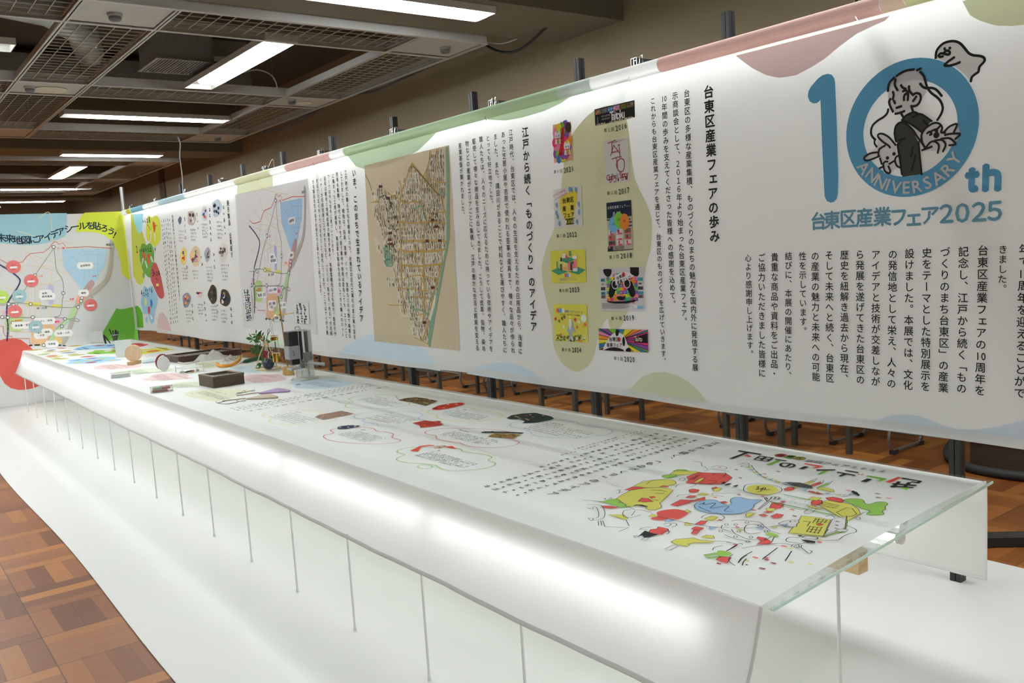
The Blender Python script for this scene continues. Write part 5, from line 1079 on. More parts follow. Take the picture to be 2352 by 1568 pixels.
    # figures and outlines, left
    for st in ('105,625 260,632', '175,685 380,700', '180,735 250,755 265,735 200,745', '190,880 240,920 265,890 215,885', '250,720 310,730 340,800 335,870 260,890', '375,700 420,760 430,830 410,880 340,905 250,910', '335,925 342,990', '370,920 385,985', '400,918 432,1005', '432,1003 720,1018', '770,1015 630,1075', '730,905 775,995', '770,720 850,760 960,770 1090,800', '690,790 720,770 800,760', '690,790 685,830 720,870 820,870 940,835', '810,845 860,780', '1200,860 1560,945 1700,968 1920,1003 2200,1018',
               '920,1040 980,1020 1080,1010', '920,1040 1040,1045', '1330,1040 1340,1090 1310,1110', '1260,970 1320,955 1370,970 1330,1000 1280,995', '1370,960 1440,960 1445,990 1380,1010', '2000,1210 2160,1220 2220,1230', '2160,1225 2310,1260 2190,1340', '1960,1340 1990,1300 2100,1275', '2200,1440 2250,1400', '2200,1450 2195,1500 2280,1560', '2330,1520 2380,1460 2450,1410',
               '1070,480 1200,485 1320,505', '1150,530 1280,530', '1110,620 1190,630', '1020,400 1100,350 1290,332', '590,490 670,475', '595,530 690,510', '640,480 635,520', '1480,340 1520,310 1570,320 1540,350 1490,350', '950,365 990,345 1040,350', '410,610 440,600 430,620', '480,610 520,590 520,610', '1450,580 1500,550 1650,540', '1590,590 1750,600', '1430,440 1500,395 1700,395 1720,410 1640,440', '1800,880 1850,840 2020,810 2120,860 2110,900 2020,925',
               '1670,70 1760,80 1800,95 1810,140 1850,150 1885,180', '1940,160 1990,140 2090,140 2160,160 2130,185 2010,180 1950,175', '1840,215 1930,185 2080,200 2200,220', '1960,265 2010,240 2150,240 2110,290', '1900,340 1960,350 2010,350 1990,380 1880,395', '1680,330 1780,260', '1640,330 1740,270', '1950,545 2000,530 2352,530', '1950,550 2110,575', '1370,1070 1240,1075'): S(ZA, st)
    A.poly(ZA('830,705 870,690 960,690 1035,715 1000,720 900,700'), INK, 5)
    for q in ('2080,390 2110,365 2150,370 2120,390', '2130,405 2190,385 2230,390 2170,412', '2250,425 2300,410 2330,412 2290,435'): A.poly(ZA(q), INK, 5, True)
    # right cluster
    F(ZB, '185,560 230,520 330,510 480,515 570,560 560,600 440,630 260,610', YEL, 3, True, 0); S(ZB, '150,560 180,515 300,500 460,510 590,540 620,580 570,610 430,640 250,620 160,590 150,560', .0022); S(ZB, '310,545 330,535 330,555 300,570 345,565 390,555 360,590 320,600', .0026); S(ZB, '360,570 400,545 420,560 400,575 470,570', .0026)
    S(ZB, '245,275 300,340 400,420 500,460 620,488 720,530 850,570 950,600 1100,620 1280,630', .002)
    for x, y, c in ((215, 295, YEL), (250, 325, BLU), (290, 355, YEL), (345, 385, BLU), (415, 418, YEL), (480, 443, BLU), (570, 478, YEL), (660, 503, BLU), (790, 545, YEL), (905, 570, BLU), (1040, 598, YEL), (1180, 615, BLU), (1320, 635, YEL)): F(ZB, '%d,%d %d,%d %d,%d' % (x-35, y-2, x+35, y-8, x+5, y+14), c, 5)
    S(ZB, '75,265 120,255 160,240 200,245 220,265 260,280', .002); S(ZB, '110,285 160,270 220,280 190,295 120,285', .002)
    F(ZB, '620,482 720,478 840,485 980,520 1000,555 880,545 740,520 680,490', kt((96, 98, 96)), 4); [S(ZB, '%d,%d %d,%d' % (760+i*33, 500+i*5, 780+i*33, 520+i*5), .0018, 7) for i in range(7)]
    F(ZB, '875,500 985,455 1020,470 890,518', YEL, 3); F(ZB, '985,455 1050,430 1020,470', WHT, 3); F(ZB, '975,510 1085,475 1120,490 1000,530', RED, 3); F(ZB, '1085,475 1135,455 1120,490', WHT, 3); F(ZB, '1040,550 1170,490 1205,500 1110,535', GRN, 3); F(ZB, '1170,490 1250,460 1205,500', WHT, 3); F(ZB, '1045,555 1120,538 1250,570 1265,600 1150,580', YEL, 3)
    F(ZB, '650,560 700,538 780,545 750,575 660,580', RED, 3, True); F(ZB, '940,580 1010,590 1130,625 1080,628 960,600', RED, 3); F(ZB, '1370,635 1400,625 1450,635 1400,655', WHT, 3); F(ZB, '1450,625 1550,610 1560,620 1450,635', BLU, 4); A.poly(ZB('1465,595 1490,582 1540,600 1580,640 1560,652 1500,620'), INK, 5)
    F(ZB, '1160,670 1250,660 1350,680 1380,710 1340,730 1200,700', RED, 3, True); F(ZB, '975,730 1010,700 1110,700 1110,750 1000,758', RED, 3, True); F(ZB, '940,690 1000,655 1110,670 1050,710', YEL, 3)
    F(ZB, '1060,750 1170,700 1350,725 1480,755 1560,810 1585,865 1440,950 1320,900 1200,830', YEL, 3); F(ZB, '1290,850 1420,790 1480,800 1540,870 1480,900 1380,910', YEL, 4)
    A.poly(ZB('1380,700 1440,680 1560,680 1620,700 1640,735 1700,745 1790,720 1880,720 1920,745 1890,775 1890,810 1850,835 1870,870 1760,880 1660,870 1700,830 1600,800 1540,770 1480,745'), GRN, 2, True); A.line(ZB('1380,700 1440,680 1560,680 1620,700 1640,735 1700,745 1790,720 1880,720 1920,745 1890,775 1890,810 1850,835 1870,870 1760,880 1660,870 1700,830 1600,800 1540,770 1480,745'), .0016, INK, 3, True, True)
    F(ZB, '860,890 1060,910 1220,940 1190,1000 1130,1140 960,1125 700,1100 830,950', YEL, 3); F(ZB, '1240,935 1415,890 1395,1040 1150,1115 1190,1030', WHT, 3); F(ZB, '1130,1140 1390,1060 1415,890 1425,960 1400,1080 1120,1150', GRN, 2)
    for st in ('1020,930 1190,950', '1010,955 1180,975', '1040,925 1000,980', '1080,930 1045,985', '1130,938 1090,990', '1175,945 1140,985', '960,1025 1110,1040', '945,1055 1095,1075', '930,1085 1080,1105', '970,1022 920,1092', '1010,1028 965,1100', '1060,1035 1015,1108', '1115,1030 1060,1115', '880,960 970,968', '970,968 930,1020', '1190,1060 1150,1110', '1120,725 1330,770', '1110,745 1310,785', '1100,765 1290,800', '640,632 950,700', '480,720 700,790 1280,890', '470,715 930,815', '1580,885 1640,850 1720,855', '1520,925 1560,910 1585,930 1560,942 1520,930'): S(ZB, st, .0018)
    A.line(ZB('650,632 960,695'), .004, GRN2, 5, False); A.line(ZB('480,722 1270,885'), .005, GRN2, 5, False)
    for i in range(60): x = R.uniform(560, 1250); y = 650+(x-560)*.22+R.uniform(-15, 45); A.disc(ZB([(x, y)])[0], .0012, INK, 4, seg=6)
    F(ZB, '465,795 500,735 600,730 645,755 600,800 520,800', RED, 4); F(ZB, '425,800 530,800 540,820 440,845', YEL, 4); F(ZB, '600,715 640,710 670,722 630,732', RED, 4); F(ZB, '175,870 230,855 300,860 250,885 210,905 180,900', YEL, 4); F(ZB, '480,900 560,865 640,880 610,915 520,920', RED, 4); F(ZB, '330,880 400,870 450,895 380,895', RED, 4); F(ZB, '1040,1000 1080,985 1130,1000 1080,1018', RED, 5); F(ZB, '390,850 440,835 525,845 460,855', RED, 4)
    S(ZB, '325,815 400,750 500,670', .002); S(ZB, '340,818 470,715', .002); S(ZB, '405,670 440,715', .003); S(ZB, '425,665 445,690', .003); S(ZB, '480,680 500,660 540,660 520,690 560,660 590,665 570,690 610,670', .002)
    # rug, clouds and running lines at the bottom
    S(ZB, '0,960 80,945 160,950 240,960 350,975 400,1020 480,1080', .0022); S(ZB, '160,1050 190,1010 290,1000 400,1040', .0022); S(ZB, '160,1050 170,1095 250,1115 360,1100', .0022); S(ZB, '0,1040 200,1045 400,1035 560,1020 700,1010', .0018); S(ZB, '0,1060 40,1110 120,1150 200,1180 310,1190', .0022); S(ZB, '-80,1130 60,1180 240,1215', .002); S(ZB, '0,1090 -120,1050 -110,1010', .002)
    for x, y in ((55, 1000), (190, 975), (345, 1010), (90, 1085), (50, 1150), (240, 1155), (425, 1080), (200, 1210), (-60, 1000), (-130, 1080)): A.ell(*ZB([(x-22, y-12)])[0], *ZB([(x+22, y+12)])[0], INK, 4, .0016, 14)
    for q, c in (('50,1045 160,1072 110,1078', YEL), ('300,1040 400,1030 380,1062', BLU), ('470,1030 560,1018 550,1042', YEL), ('620,1005 680,995 650,1025', BLU)): F(ZB, q, c, 5)
    F(ZB, '580,985 640,960 740,942 820,945 830,970 800,1000 800,1030 740,1030 650,1015 600,1000', WHT, 4, True); F(ZB, '625,1008 690,990 660,1025', BLU, 6); S(ZB, '710,965 730,960 720,975'); S(ZB, '770,960 795,965')
    F(ZB, '310,1165 330,1150 400,1160 500,1215 470,1235 310,1240 370,1200', RED, 3); A.poly(ZB('420,1110 470,1095 560,1120 580,1145 500,1140'), GRN, 3, True); S(ZB, '430,1165 400,1200', .002); S(ZB, '490,1150 430,1190', .002); S(ZB, '530,1150 500,1210', .002); S(ZB, '400,1100 480,1085 520,1095 600,1120', .002)
    S(ZB, '820,1165 720,1160 670,1190 700,1215 850,1235 900,1230', .0022); A.poly(ZB('850,1185 940,1190 1030,1205 1030,1228 930,1220 880,1200'), INK, 4); A.poly(ZB('810,1128 880,1135 850,1150 830,1145'), INK, 4); S(ZB, '870,1160 900,1145 980,1150 1060,1165 1020,1185 900,1180', .003); S(ZB, '1030,1200 1180,1200 1310,1190 1370,1150 1440,1120 1530,1095 1520,1060 1420,1015', .002)
    S(ZB, '130,1295 300,1265 470,1240 620,1235 740,1255', .0018); S(ZB, '735,1275 760,1250 830,1245 865,1265 820,1290 770,1280', .002); S(ZB, '760,1275 820,1250 830,1275 790,1285', .002); S(ZB, '850,1280 900,1320 950,1360 990,1335 960,1320', .002); S(ZB, '380,1430 565,1290', .0028); S(ZB, '662,1450 740,1330', .0028); S(ZB, '85,1475 130,1410 255,1335', .0026); S(ZB, '135,1505 150,1460 185,1425', .0026); A.disc(ZB([(187, 1495)])[0], .003, INK, 4)
    S(ZB, '0,1290 100,1235 140,1250', .002); S(ZB, '60,1260 -60,1330', .003); S(ZB, '1160,905 1220,885 1270,920', .0018); S(ZB, '1285,960 1320,970', .003); S(ZB, '1280,1005 1310,1015', .003); S(ZB, '1270,1045 1300,1050', .003); F(ZB, '1275,1080 1320,1055 1430,1065 1420,1085 1330,1095', WHT, 6); F(ZB, '920,755 980,770 1060,790 1150,800 1050,805 960,785', YEL, 5); F(ZB, '890,850 940,810 1040,805 1000,850 940,870', WHT, 5); F(ZB, '1020,775 1070,765 1115,785 1060,790', WHT, 6)
    for _ in range(34):
        x, y = R.uniform(-300, 1100), R.uniform(180, 1500)
        if y < 700 and x > 600: continue
        A.flat([(a+dx_, b+dy_) for (a, b) in A.P(ZB([(x, y)])) for dx_, dy_ in ((-.006, -.003), (.006, -.003), (.006, .003), (-.006, .003))], [(0, 1, 2, 3)], R.choice((RED, YEL, kt((150, 70, 66)))), 1)
    for x, y in ((1795, 615), (1805, 663), (1935, 672), (1435, 575), (645, 1260), (295, 1400), (515, 1470), (380, 1535), (275, 815), (745, 810)): A.flat([(a+dx_, b+dy_) for (a, b) in A.P(ZB([(x, y)])) for dx_, dy_ in ((-.007, -.004), (.007, -.002), (.007, .004), (-.007, .002))], [(0, 1, 2, 3)], R.choice((RED, kt((150, 70, 66)))), 1)
tart('printed_illustration', drawing, 'busy town scene in red, yellow, green and blue with black outlines')
def text1(A):
    A.col('江戸から続く、「ものづくり」のアイデア', ZT([(2160, 222)])[0], ZT([(622, 700)])[0], INK, off=.02, k=.8)
    for q0, q1, sz in (((1965, 200), (310, 708), .031), ((1880, 185), (205, 683), .031), ((1790, 170), (110, 655), .031), ((1705, 155), (35, 628), .031), ((1620, 140), (530, 450), .031), ((1510, 125), (735, 342), .02), ((1470, 115), (845, 290), .02)): A.marksv(ZT([q0])[0], ZT([q1])[0], sz, fill=.95)
tart('printed_text', text1)
def text2(A):
    A.col('いま、このまちで生まれているアイデア', (895, 887.5), (563, 946.5), INK, off=.02, k=.7)
    for q0, q1 in (((866, 885), (540, 944)), ((857, 883.5), (532, 941.5)), ((847, 882), (526, 939.5))): A.marksv(q0, q1, .031, fill=.95)
tart('printed_text', text2)
def cloud(rgb, outl, tx, ttl, photos, rings=(), lab=''):
    def f(A):
        c = kt(rgb); A.line(outl, .0042, c, 1, True, True)
        for r_ in rings: A.ell(*r_, c, 1, .004)
        l, r_, la, n = tx; A.marksh(l, r_, la, n, .0165); A.marksh(ttl[0], ttl[1], ttl[0], 1, .02)
        for pts, c0, cs in photos:
            A.poly(pts, kt(c0), 2); xs = [p[0] for p in pts]; ys = [p[1] for p in pts]
            for k in range(len(cs)*5):
                x, y = R.uniform(min(xs), max(xs)), R.uniform(min(ys), max(ys))
                if inside((x, y), pts) and inside((x+4, y), pts) and inside((x-4, y), pts): A.poly([(x-4, y), (x, y-1.2), (x+4, y+.3), (x+.5, y+1.3)], kt(cs[k % len(cs)]), 3+(k % 3))
    tart('printed_caption', f)
def q(z, *a): return [z([p])[0] for p in a]
cloud((226, 222, 150), ZC_('15,620 60,580 250,550 500,542 720,548 850,562 885,590 870,615 1000,630 1125,650 1100,690 1000,715 700,745 430,757 250,745 140,720 115,695 145,670 120,650 40,635'), (*q(ZC_, (430, 578), (860, 695), (130, 632)), 6), q(ZC_, (520, 565), (640, 590)), [(ZC_('865,612 1210,550 1260,563 1390,593 930,685 805,645'), (160, 128, 104), ((120, 84, 60), (196, 176, 150), (180, 120, 90), (90, 70, 50)))])
cloud((160, 196, 130), ZC_('1310,370 1400,335 1550,312 1750,305 1950,315 2030,330 2040,360 2090,385 2230,440 2150,475 2000,505 1850,515 1600,507 1400,510 1290,497 1258,475 1290,450 1360,425 1370,405 1330,385'), (*q(ZC_, (1630, 345), (2110, 445), (1460, 385)), 5), q(ZC_, (1700, 330), (1910, 375)), [(ZD('90,260 200,230 360,215 520,235 680,270 650,290 510,345 300,295'), (120, 100, 60), ((40, 36, 30), (200, 184, 140), (90, 40, 30), (60, 70, 40), (190, 150, 60)))], [(*ZC_([(1165, 400)])[0], *ZC_([(1320, 438)])[0])])
cloud((176, 208, 226), ZC_('1395,635 1430,600 1550,575 1750,560 2000,553 2200,560')+ZD('370,440 450,470 450,500 400,525 420,550 500,570 420,610 330,635 200,648 0,655')+ZC_('1960,783 1830,787 1760,780 1740,750 1690,735 1560,720 1520,700 1550,670 1420,655'), (*q(ZC_, (1840, 597), (2330, 697), (1560, 650)), 6), q(ZC_, (1930, 582), (2020, 602)), [(ZD('305,605 500,565 620,580 700,570 745,580 720,600 770,620 740,640 620,655 430,675 415,640'), (184, 60, 44), ((200, 90, 50), (150, 40, 44), (206, 120, 60), (160, 50, 60)))], [(*ZC_([(1535, 738)])[0], *ZC_([(1695, 772)])[0])])
cloud((206, 116, 120), ZC_('935,935 960,910 1060,890 1090,878 1040,850 1060,830 1150,808 1350,797 1550,800 1680,815 1740,855 1850,865 1950,885 1985,910 1960,940 2000,965 2080,985 2085,1005 2000,1030 1800,1045 1500,1045 1200,1020 1020,990 950,955'), (*q(ZC_, (1420, 850), (1900, 975), (1150, 900)), 6), q(ZC_, (1500, 830), (1610, 855)), [(ZC_('1140,810 1160,785 1300,768 1430,768 1490,775 1440,795 1280,820 1160,825'), (40, 48, 72), ((60, 70, 100), (30, 36, 56), (200, 200, 206)))])
cloud((226, 220, 120), ZD('530,430 600,400 800,385 1000,365 1100,360 1200,375 1280,400 1450,420 1600,450 1660,485 1620,520 1450,555 1200,572 1000,572 800,555 690,525 670,510 685,485 640,465 550,450'), (*q(ZD, (890, 400), (1470, 512), (700, 450)), 5), q(ZD, (965, 385), (1160, 415)), [(ZD('600,385 700,340 900,305 1040,295 1100,310 1050,335 850,385 700,405 620,405'), (206, 66, 48), ((226, 170, 140), (190, 40, 40), (226, 200, 170), (60, 40, 36)))])
cloud((210, 136, 142), ZD('500,748 530,720 700,690 900,683 1200,683 1500,700 1700,725 1820,760 1740,800 1770,840 1880,870 1910,895 1860,930 1700,960 1500,970 1250,960 1100,935 1020,900 900,885 720,855 665,825 670,800 640,785 530,768'), (*q(ZD, (930, 725), (1660, 890), (720, 775)), 6), q(ZD, (1005, 705), (1165, 745)), [(ZD('1340,740 1400,730 1740,735 1985,750 1960,762 1730,755 1350,750'), (44, 52, 54), ((30, 36, 40),)), (ZD('1540,757 1760,764 1940,778 1830,838 1440,808'), (160, 128, 70), ((120, 90, 40), (200, 170, 110), (90, 70, 44), (180, 140, 60)))])
cloud((150, 194, 110), ZD('80,1030 110,1005 250,975 450,965 750,965 900,975 1000,985 1050,1010 1070,1030 1200,1048 1380,1075 1480,1100 1500,1125 1450,1165 1530,1190 1555,1220 1500,1255 1350,1290 1100,1315 900,1318 770,1300 700,1265 650,1235 500,1215 300,1205 130,1180 70,1150 100,1120 190,1085 180,1070 90,1045'), (*q(ZD, (600, 1030), (1320, 1235), (360, 1085)), 6), q(ZD, (680, 1015), (760, 1028)), [(ZD('270,1020 350,985 420,950 550,933 640,936 640,944 540,946 440,965 410,1010 390,1032'), (224, 84, 56), ((206, 60, 44), (236, 120, 90))), (ZD('620,960 680,945 800,940 830,950 720,985 640,982'), (206, 186, 160), ((226, 210, 190), (150, 120, 90))), (ZD('800,955 910,950 970,990 900,985 830,972'), (220, 80, 60), ((236, 120, 90),))], [(*ZD([(388, 1232)])[0], *ZD([(610, 1288)])[0])])
cloud((176, 206, 224), ZE('430,465 480,430 620,405 850,395 1050,392 1200,398 1350,425 1400,455 1550,480 1720,500 1830,530 1850,555 1780,595 1600,625 1400,640 1100,640 850,625 740,590 700,550 600,520 470,495'), (*q(ZE, (870, 432), (1610, 590), (600, 500)), 6), q(ZE, (930, 418), (1220, 475)), [(ZE('380,370 450,330 600,305 780,295 1000,345 1040,372 1000,395 800,430 600,440 640,410 560,385 440,385'), (52, 70, 62), ((170, 60, 50), (200, 170, 110), (30, 34, 50), (190, 90, 70), (60, 90, 70), (206, 180, 130)))])
# pastel shapes with captions under the exhibits
def pastel(rgb, pts, tx=None, extra=None):
    def f(A):
        A.poly(pts, kt(rgb), 0, True)
        if tx:
            l, r_, la, n = tx; A.marksh(l, r_, la, n, .0125, rag=.1)
        if extra: extra(A)
    tart('printed_shape', f)
pk, gn, ye, cy_ = (232, 206, 200), (216, 224, 198), (226, 226, 196), (212, 226, 224)
pastel(pk, ZG_('120,985 180,950 300,925 550,915 750,925 960,935 960,955 800,985 550,1000 430,1015 300,1000 180,1003'), (*q(ZG_, (400, 925), (620, 985), (260, 950)), 6), lambda A: A.marksh(*q(ZG_, (520, 915), (840, 995), (520, 915)), 1, .02))
pastel(gn, ZG_('490,1085 560,1045 700,1020 1000,995 1200,990 1450,985 1560,1010 1500,1035 1200,1060 900,1090 650,1095'), (*q(ZG_, (960, 1010), (1130, 1080), (760, 1035)), 7))
pastel(pk, ZG_('985,1190 1010,1175 1110,1160 1150,1120 1300,1085 1550,1075 1750,1090 1840,1115 1800,1140 1900,1160 1850,1175 1600,1190 1400,1205 1100,1205'), (*q(ZG_, (1330, 1090), (1560, 1190), (1160, 1120)), 6), lambda A: A.marksh(*q(ZG_, (1500, 1085), (1890, 1195), (1500, 1085)), 1, .022))
pastel(gn, ZG_('1320,1310 1450,1300 1540,1260 1750,1240 2060,1228 2080,1290 1900,1320 1600,1340 1450,1325'), (*q(ZG_, (1720, 1262), (1960, 1310), (1480, 1295)), 7))
pastel(ye, ZF('0,1035 200,1005 500,992 800,990 1100,995 1190,1015 1100,1060 950,1100 800,1180 700,1215 450,1228 300,1220 200,1185 50,1170 -60,1140 -150,1080'), (*q(ZF, (260, 1035), (780, 1180), (90, 1060)), 6), lambda A: (A.marksh(*q(ZF, (400, 1020), (810, 1130), (400, 1020)), 1, .024), A.marksh(*q(ZF, (0, 1075), (20, 1082), (0, 1075)), 1, .02)))
pastel(cy_, ZF('780,560 900,540 1100,520 1320,520 1350,640 1250,660 1000,650 850,600'), (*q(ZF, (960, 545), (1130, 580), (880, 560)), 3))
pastel(ye, ZF('0,520 150,470 400,440 520,450 500,530 380,570 200,575 50,550'), (*q(ZF, (250, 460), (480, 530), (40, 510)), 6))
pastel(pk, ZF('1045,740 1200,705 1500,695 1750,700 1840,740 1900,785 1800,820 1500,860 1250,865 1150,840 1050,800'), (*q(ZF, (1260, 740), (1560, 820), (1050, 790)), 6), lambda A: A.marksh(*q(ZF, (1400, 715), (1700, 755), (1400, 715)), 1, .022))
pastel((210, 226, 230), ZC_('410,130 520,100 850,80 950,60 1100,60 1200,100 1400,120 1350,145 1200,190 1000,210 700,215 520,200 500,160'), (*q(ZC_, (780, 110), (1150, 170), (640, 135)), 6), lambda A: (A.marksh(*q(ZC_, (960, 75), (1280, 130), (960, 75)), 1, .024), A.poly(ZC_('515,155 575,143 600,148 540,160'), kt((80, 84, 84)), 2)))
pastel(cy_, ZG_('950,870 1050,830 1250,810 1290,880 1200,900 980,895'), (*q(ZG_, (1150, 825), (1280, 860), (1000, 860)), 6))
pastel((170, 210, 230), ZH('820,590 920,550 870,530 950,505 1150,490 1300,465 1500,450 1700,445 1880,455 1830,485 1990,505 1900,530 1700,545 1450,580 1200,590'), None, lambda A: [A.poly(ZH(s_), kt(c), 2, True) for s_, c in (('960,575 1100,550 1190,555 1050,580', (190, 206, 140)), ('1180,525 1350,510 1360,525 1200,535', (206, 206, 120)), ('1210,575 1350,550 1480,548 1380,575', (190, 96, 90)), ('1250,490 1400,470 1490,470 1380,490', (170, 120, 150)), ('1450,495 1600,475 1700,480 1550,500', (200, 210, 120)), ('1380,530 1500,515 1620,512 1500,535', (120, 150, 180)), ('1670,530 1800,510 1900,512 1780,533', (206, 206, 130)), ('960,525 1080,510 1180,505 1080,525', (120, 160, 180)))])
pastel((164, 206, 228), ZH('980,300 1120,240 1400,200 1860,180 1870,240 1700,270 1400,290 1100,310'), None, lambda A: [A.poly(ZH(s_), kt(c), 2, True) for s_, c in (('1390,225 1500,208 1640,205 1540,222', (190, 70, 60)), ('1310,260 1400,238 1480,235 1380,262', (226, 224, 216)), ('1640,222 1740,205 1850,203 1760,222', (80, 130, 160)), ('1030,285 1100,275 1180,300 1100,300', (110, 150, 170)), ('1130,258 1220,255 1320,290 1240,290', (110, 150, 170)))])
pastel((146, 200, 76), ZH('1250,380 1380,340 1450,310 1700,310 1870,280 1870,370 1700,380 1450,390'), None, lambda A: [A.poly(ZH(s_), kt(c), 2, True) for s_, c in (('1610,335 1720,312 1800,312 1680,345', (226, 224, 216)), ('1740,335 1850,318 1868,325 1860,340', (206, 110, 70)), ('1390,370 1480,365 1560,385 1440,388', (90, 140, 50)))])
pastel((228, 110, 106), ZI('25,175 200,160 280,180 370,190 250,230 40,250'), None, lambda A: A.poly(ZI('60,180 150,182 280,205 230,212'), kt((170, 80, 80)), 2, True))
pastel((226, 110, 106), ZH('1730,260 1860,225 1875,265 1800,270'))
pastel((232, 228, 90), ZI('140,300 400,280 700,255 790,262 760,280 910,290 800,315 500,360 200,390'), None, lambda A: [A.poly(ZI(s_), kt(c), 2, True) for s_, c in (('330,345 450,315 620,310 560,335 400,350', (220, 120, 80)), ('190,340 330,310 410,300 300,335', (228, 226, 210)), ('500,245 650,262 800,290 700,295', (150, 150, 80)))])
def stripes(A):
    for s_, c in (('0,325 350,292', (206, 190, 120)), ('430,322 620,300', (150, 164, 186)), ('360,350 640,330', (214, 196, 110)), ('640,272 840,266', (204, 150, 140)), ('870,230 1180,210', (206, 190, 110)), ('230,410 520,380', (180, 196, 120)), ('650,345 960,315', (210, 190, 110)), ('720,372 1050,350', (150, 164, 186)), ('400,440 660,415', (206, 140, 130)), ('420,465 780,428', (214, 196, 110)), ('870,428 1240,395', (196, 196, 110)), ('500,500 900,478', (210, 196, 120)), ('1110,458 1450,430', (206, 120, 116)), ('850,410 1100,385', (190, 200, 130)), ('560,490 720,470', (190, 200, 120))):
        p0, p1 = ZH(s_); A.poly([p0, ((p0[0]*2+p1[0])/3, (p0[1]*2+p1[1])/3-1.3), ((p0[0]+p1[0]*2)/3, (p0[1]+p1[1]*2)/3-1.3), p1, ((p0[0]+p1[0]*2)/3, (p0[1]+p1[1]*2)/3+1.2), ((p0[0]*2+p1[0])/3, (p0[1]*2+p1[1])/3+1.2)], kt(c), 1, True)
    A.marksh(*q(ZH, (1260, 612), (2000, 535), (1260, 612)), 1, .03); A.marksh(*q(ZI, (300, 430), (900, 320), (330, 460)), 3, .02)
tart('printed_shape', stripes)
# ------------------------------------------------------------------ exhibits standing on the table
TZ = HT+.0022
def tp(x, y): p = hit(x, y, 2, TZ); return (p.x, p.y, TZ)
def at(x, y, d): return EYE+ray(x, y)*d
def yaw_m(a): return Matrix.Rotation(a, 3, 'Z')
# open walnut specimen box with glass lid
o = (1.766, 5.485, TZ); t = thing('wooden_box', 'dark brown wooden box with glass lid in the middle of the table', 'box', o); rm = yaw_m(.06)
def lb(m, a, b, mt, r_=rm):
    c = Vector([(a[i]+b[i])/2 for i in range(3)]); m.box(r_ @ c, [abs(b[i]-a[i]) for i in range(3)], mt, r_); return m
m = MB(); Lx, Ly, Hz = .205, .235, .056
lb(m, (0, 0, 0), (Lx, .01, Hz), WALNUT); lb(m, (0, Ly-.01, 0), (Lx, Ly, Hz), WALNUT); lb(m, (0, .01, 0), (.01, Ly-.01, Hz), WALNUT); lb(m, (Lx-.01, .01, 0), (Lx, Ly-.01, Hz), WALNUT); lb(m, (.01, .01, 0), (Lx-.01, Ly-.01, .006), WALNUT)
m.build('body', t, bevel=.0012)
WAL2 = mat('walnut_lid', (.10, .068, .034, 1), .45, noise=(3, .3, (1, 8, 8)))
m = MB(); lb(m, (-.001, -.001, Hz+.001), (Lx+.001, .026, Hz+.017), WAL2); lb(m, (-.001, Ly-.026, Hz+.001), (Lx+.001, Ly+.001, Hz+.017), WAL2); lb(m, (-.001, .026, Hz+.001), (.026, Ly-.026, Hz+.017), WAL2); lb(m, (Lx-.026, .026, Hz+.001), (Lx+.001, Ly-.026, Hz+.017), WAL2); m.build('lid_frame', t, bevel=.001)
m = MB(); lb(m, (.027, .027, Hz+.006), (Lx-.027, Ly-.027, Hz+.009), ACRYL); m.build('lid_glass', t)
m = MB(); lb(m, (.012, .012, .04), (Lx-.012, Ly-.012, .043), mat('white_lining', (.75, .75, .74, 1), .7)); m.build('lining', t)
w_ = rm @ Vector((.1, .11, .062))
m = MB(); m.lathe([(.001, 0), (.03, .004), (.034, .012), (.028, .014)], (w_.x, w_.y, .0435), mat('dark_watch', (.06, .05, .045, 1), .35), 20); m.build('watch_case', t, smooth=True)
m = MB(); m.tube([(w_.x-.07, w_.y+.0, .047), (w_.x-.03, w_.y+.01, .05), (w_.x+.03, w_.y+.02, .05), (w_.x+.07, w_.y+.07, .047)], .006, mat('dark_leather', (.05, .03, .02, 1), .6), 8); m.build('strap', t, smooth=True)
# jewellery tray with sloping glass
o = (2.075, 7.25, TZ); t = thing('display_case', 'shallow dark rosewood case with grey pinned lining near the far half of the table', 'display case', o); rm = yaw_m(math.atan2(.53, .85)); RW = mat('rosewood', (.055, .022, .016, 1), .4, noise=(4, .3, (1, 9, 9)))
m = MB(); L_, W_, H_ = .53, .33, .05
lb(m, (0, 0, 0), (L_, .02, H_), RW); lb(m, (0, W_-.02, 0), (L_, W_, H_), RW); lb(m, (0, .02, 0), (.05, W_-.02, H_), RW); lb(m, (L_-.05, .02, 0), (L_, W_-.02, H_), RW); lb(m, (.05, .02, 0), (L_-.05, W_-.02, .012), RW); m.build('frame', t, bevel=.002)
m = MB(); lb(m, (.051, .021, .0125), (L_-.051, W_-.021, .036), mat('grey_felt', (.17, .165, .155, 1), .9)); m.build('lining', t)
for i in range(22):
    c = rm @ Vector((R.uniform(.09, .34), R.uniform(.06, .27), .036)); MB().lathe([(.003, 0), (.0035, .002), (.001, .0045)], tuple(c), mat('gold_pin', (.8, .62, .3, 1), .25, 1), 8).build('pin', t)
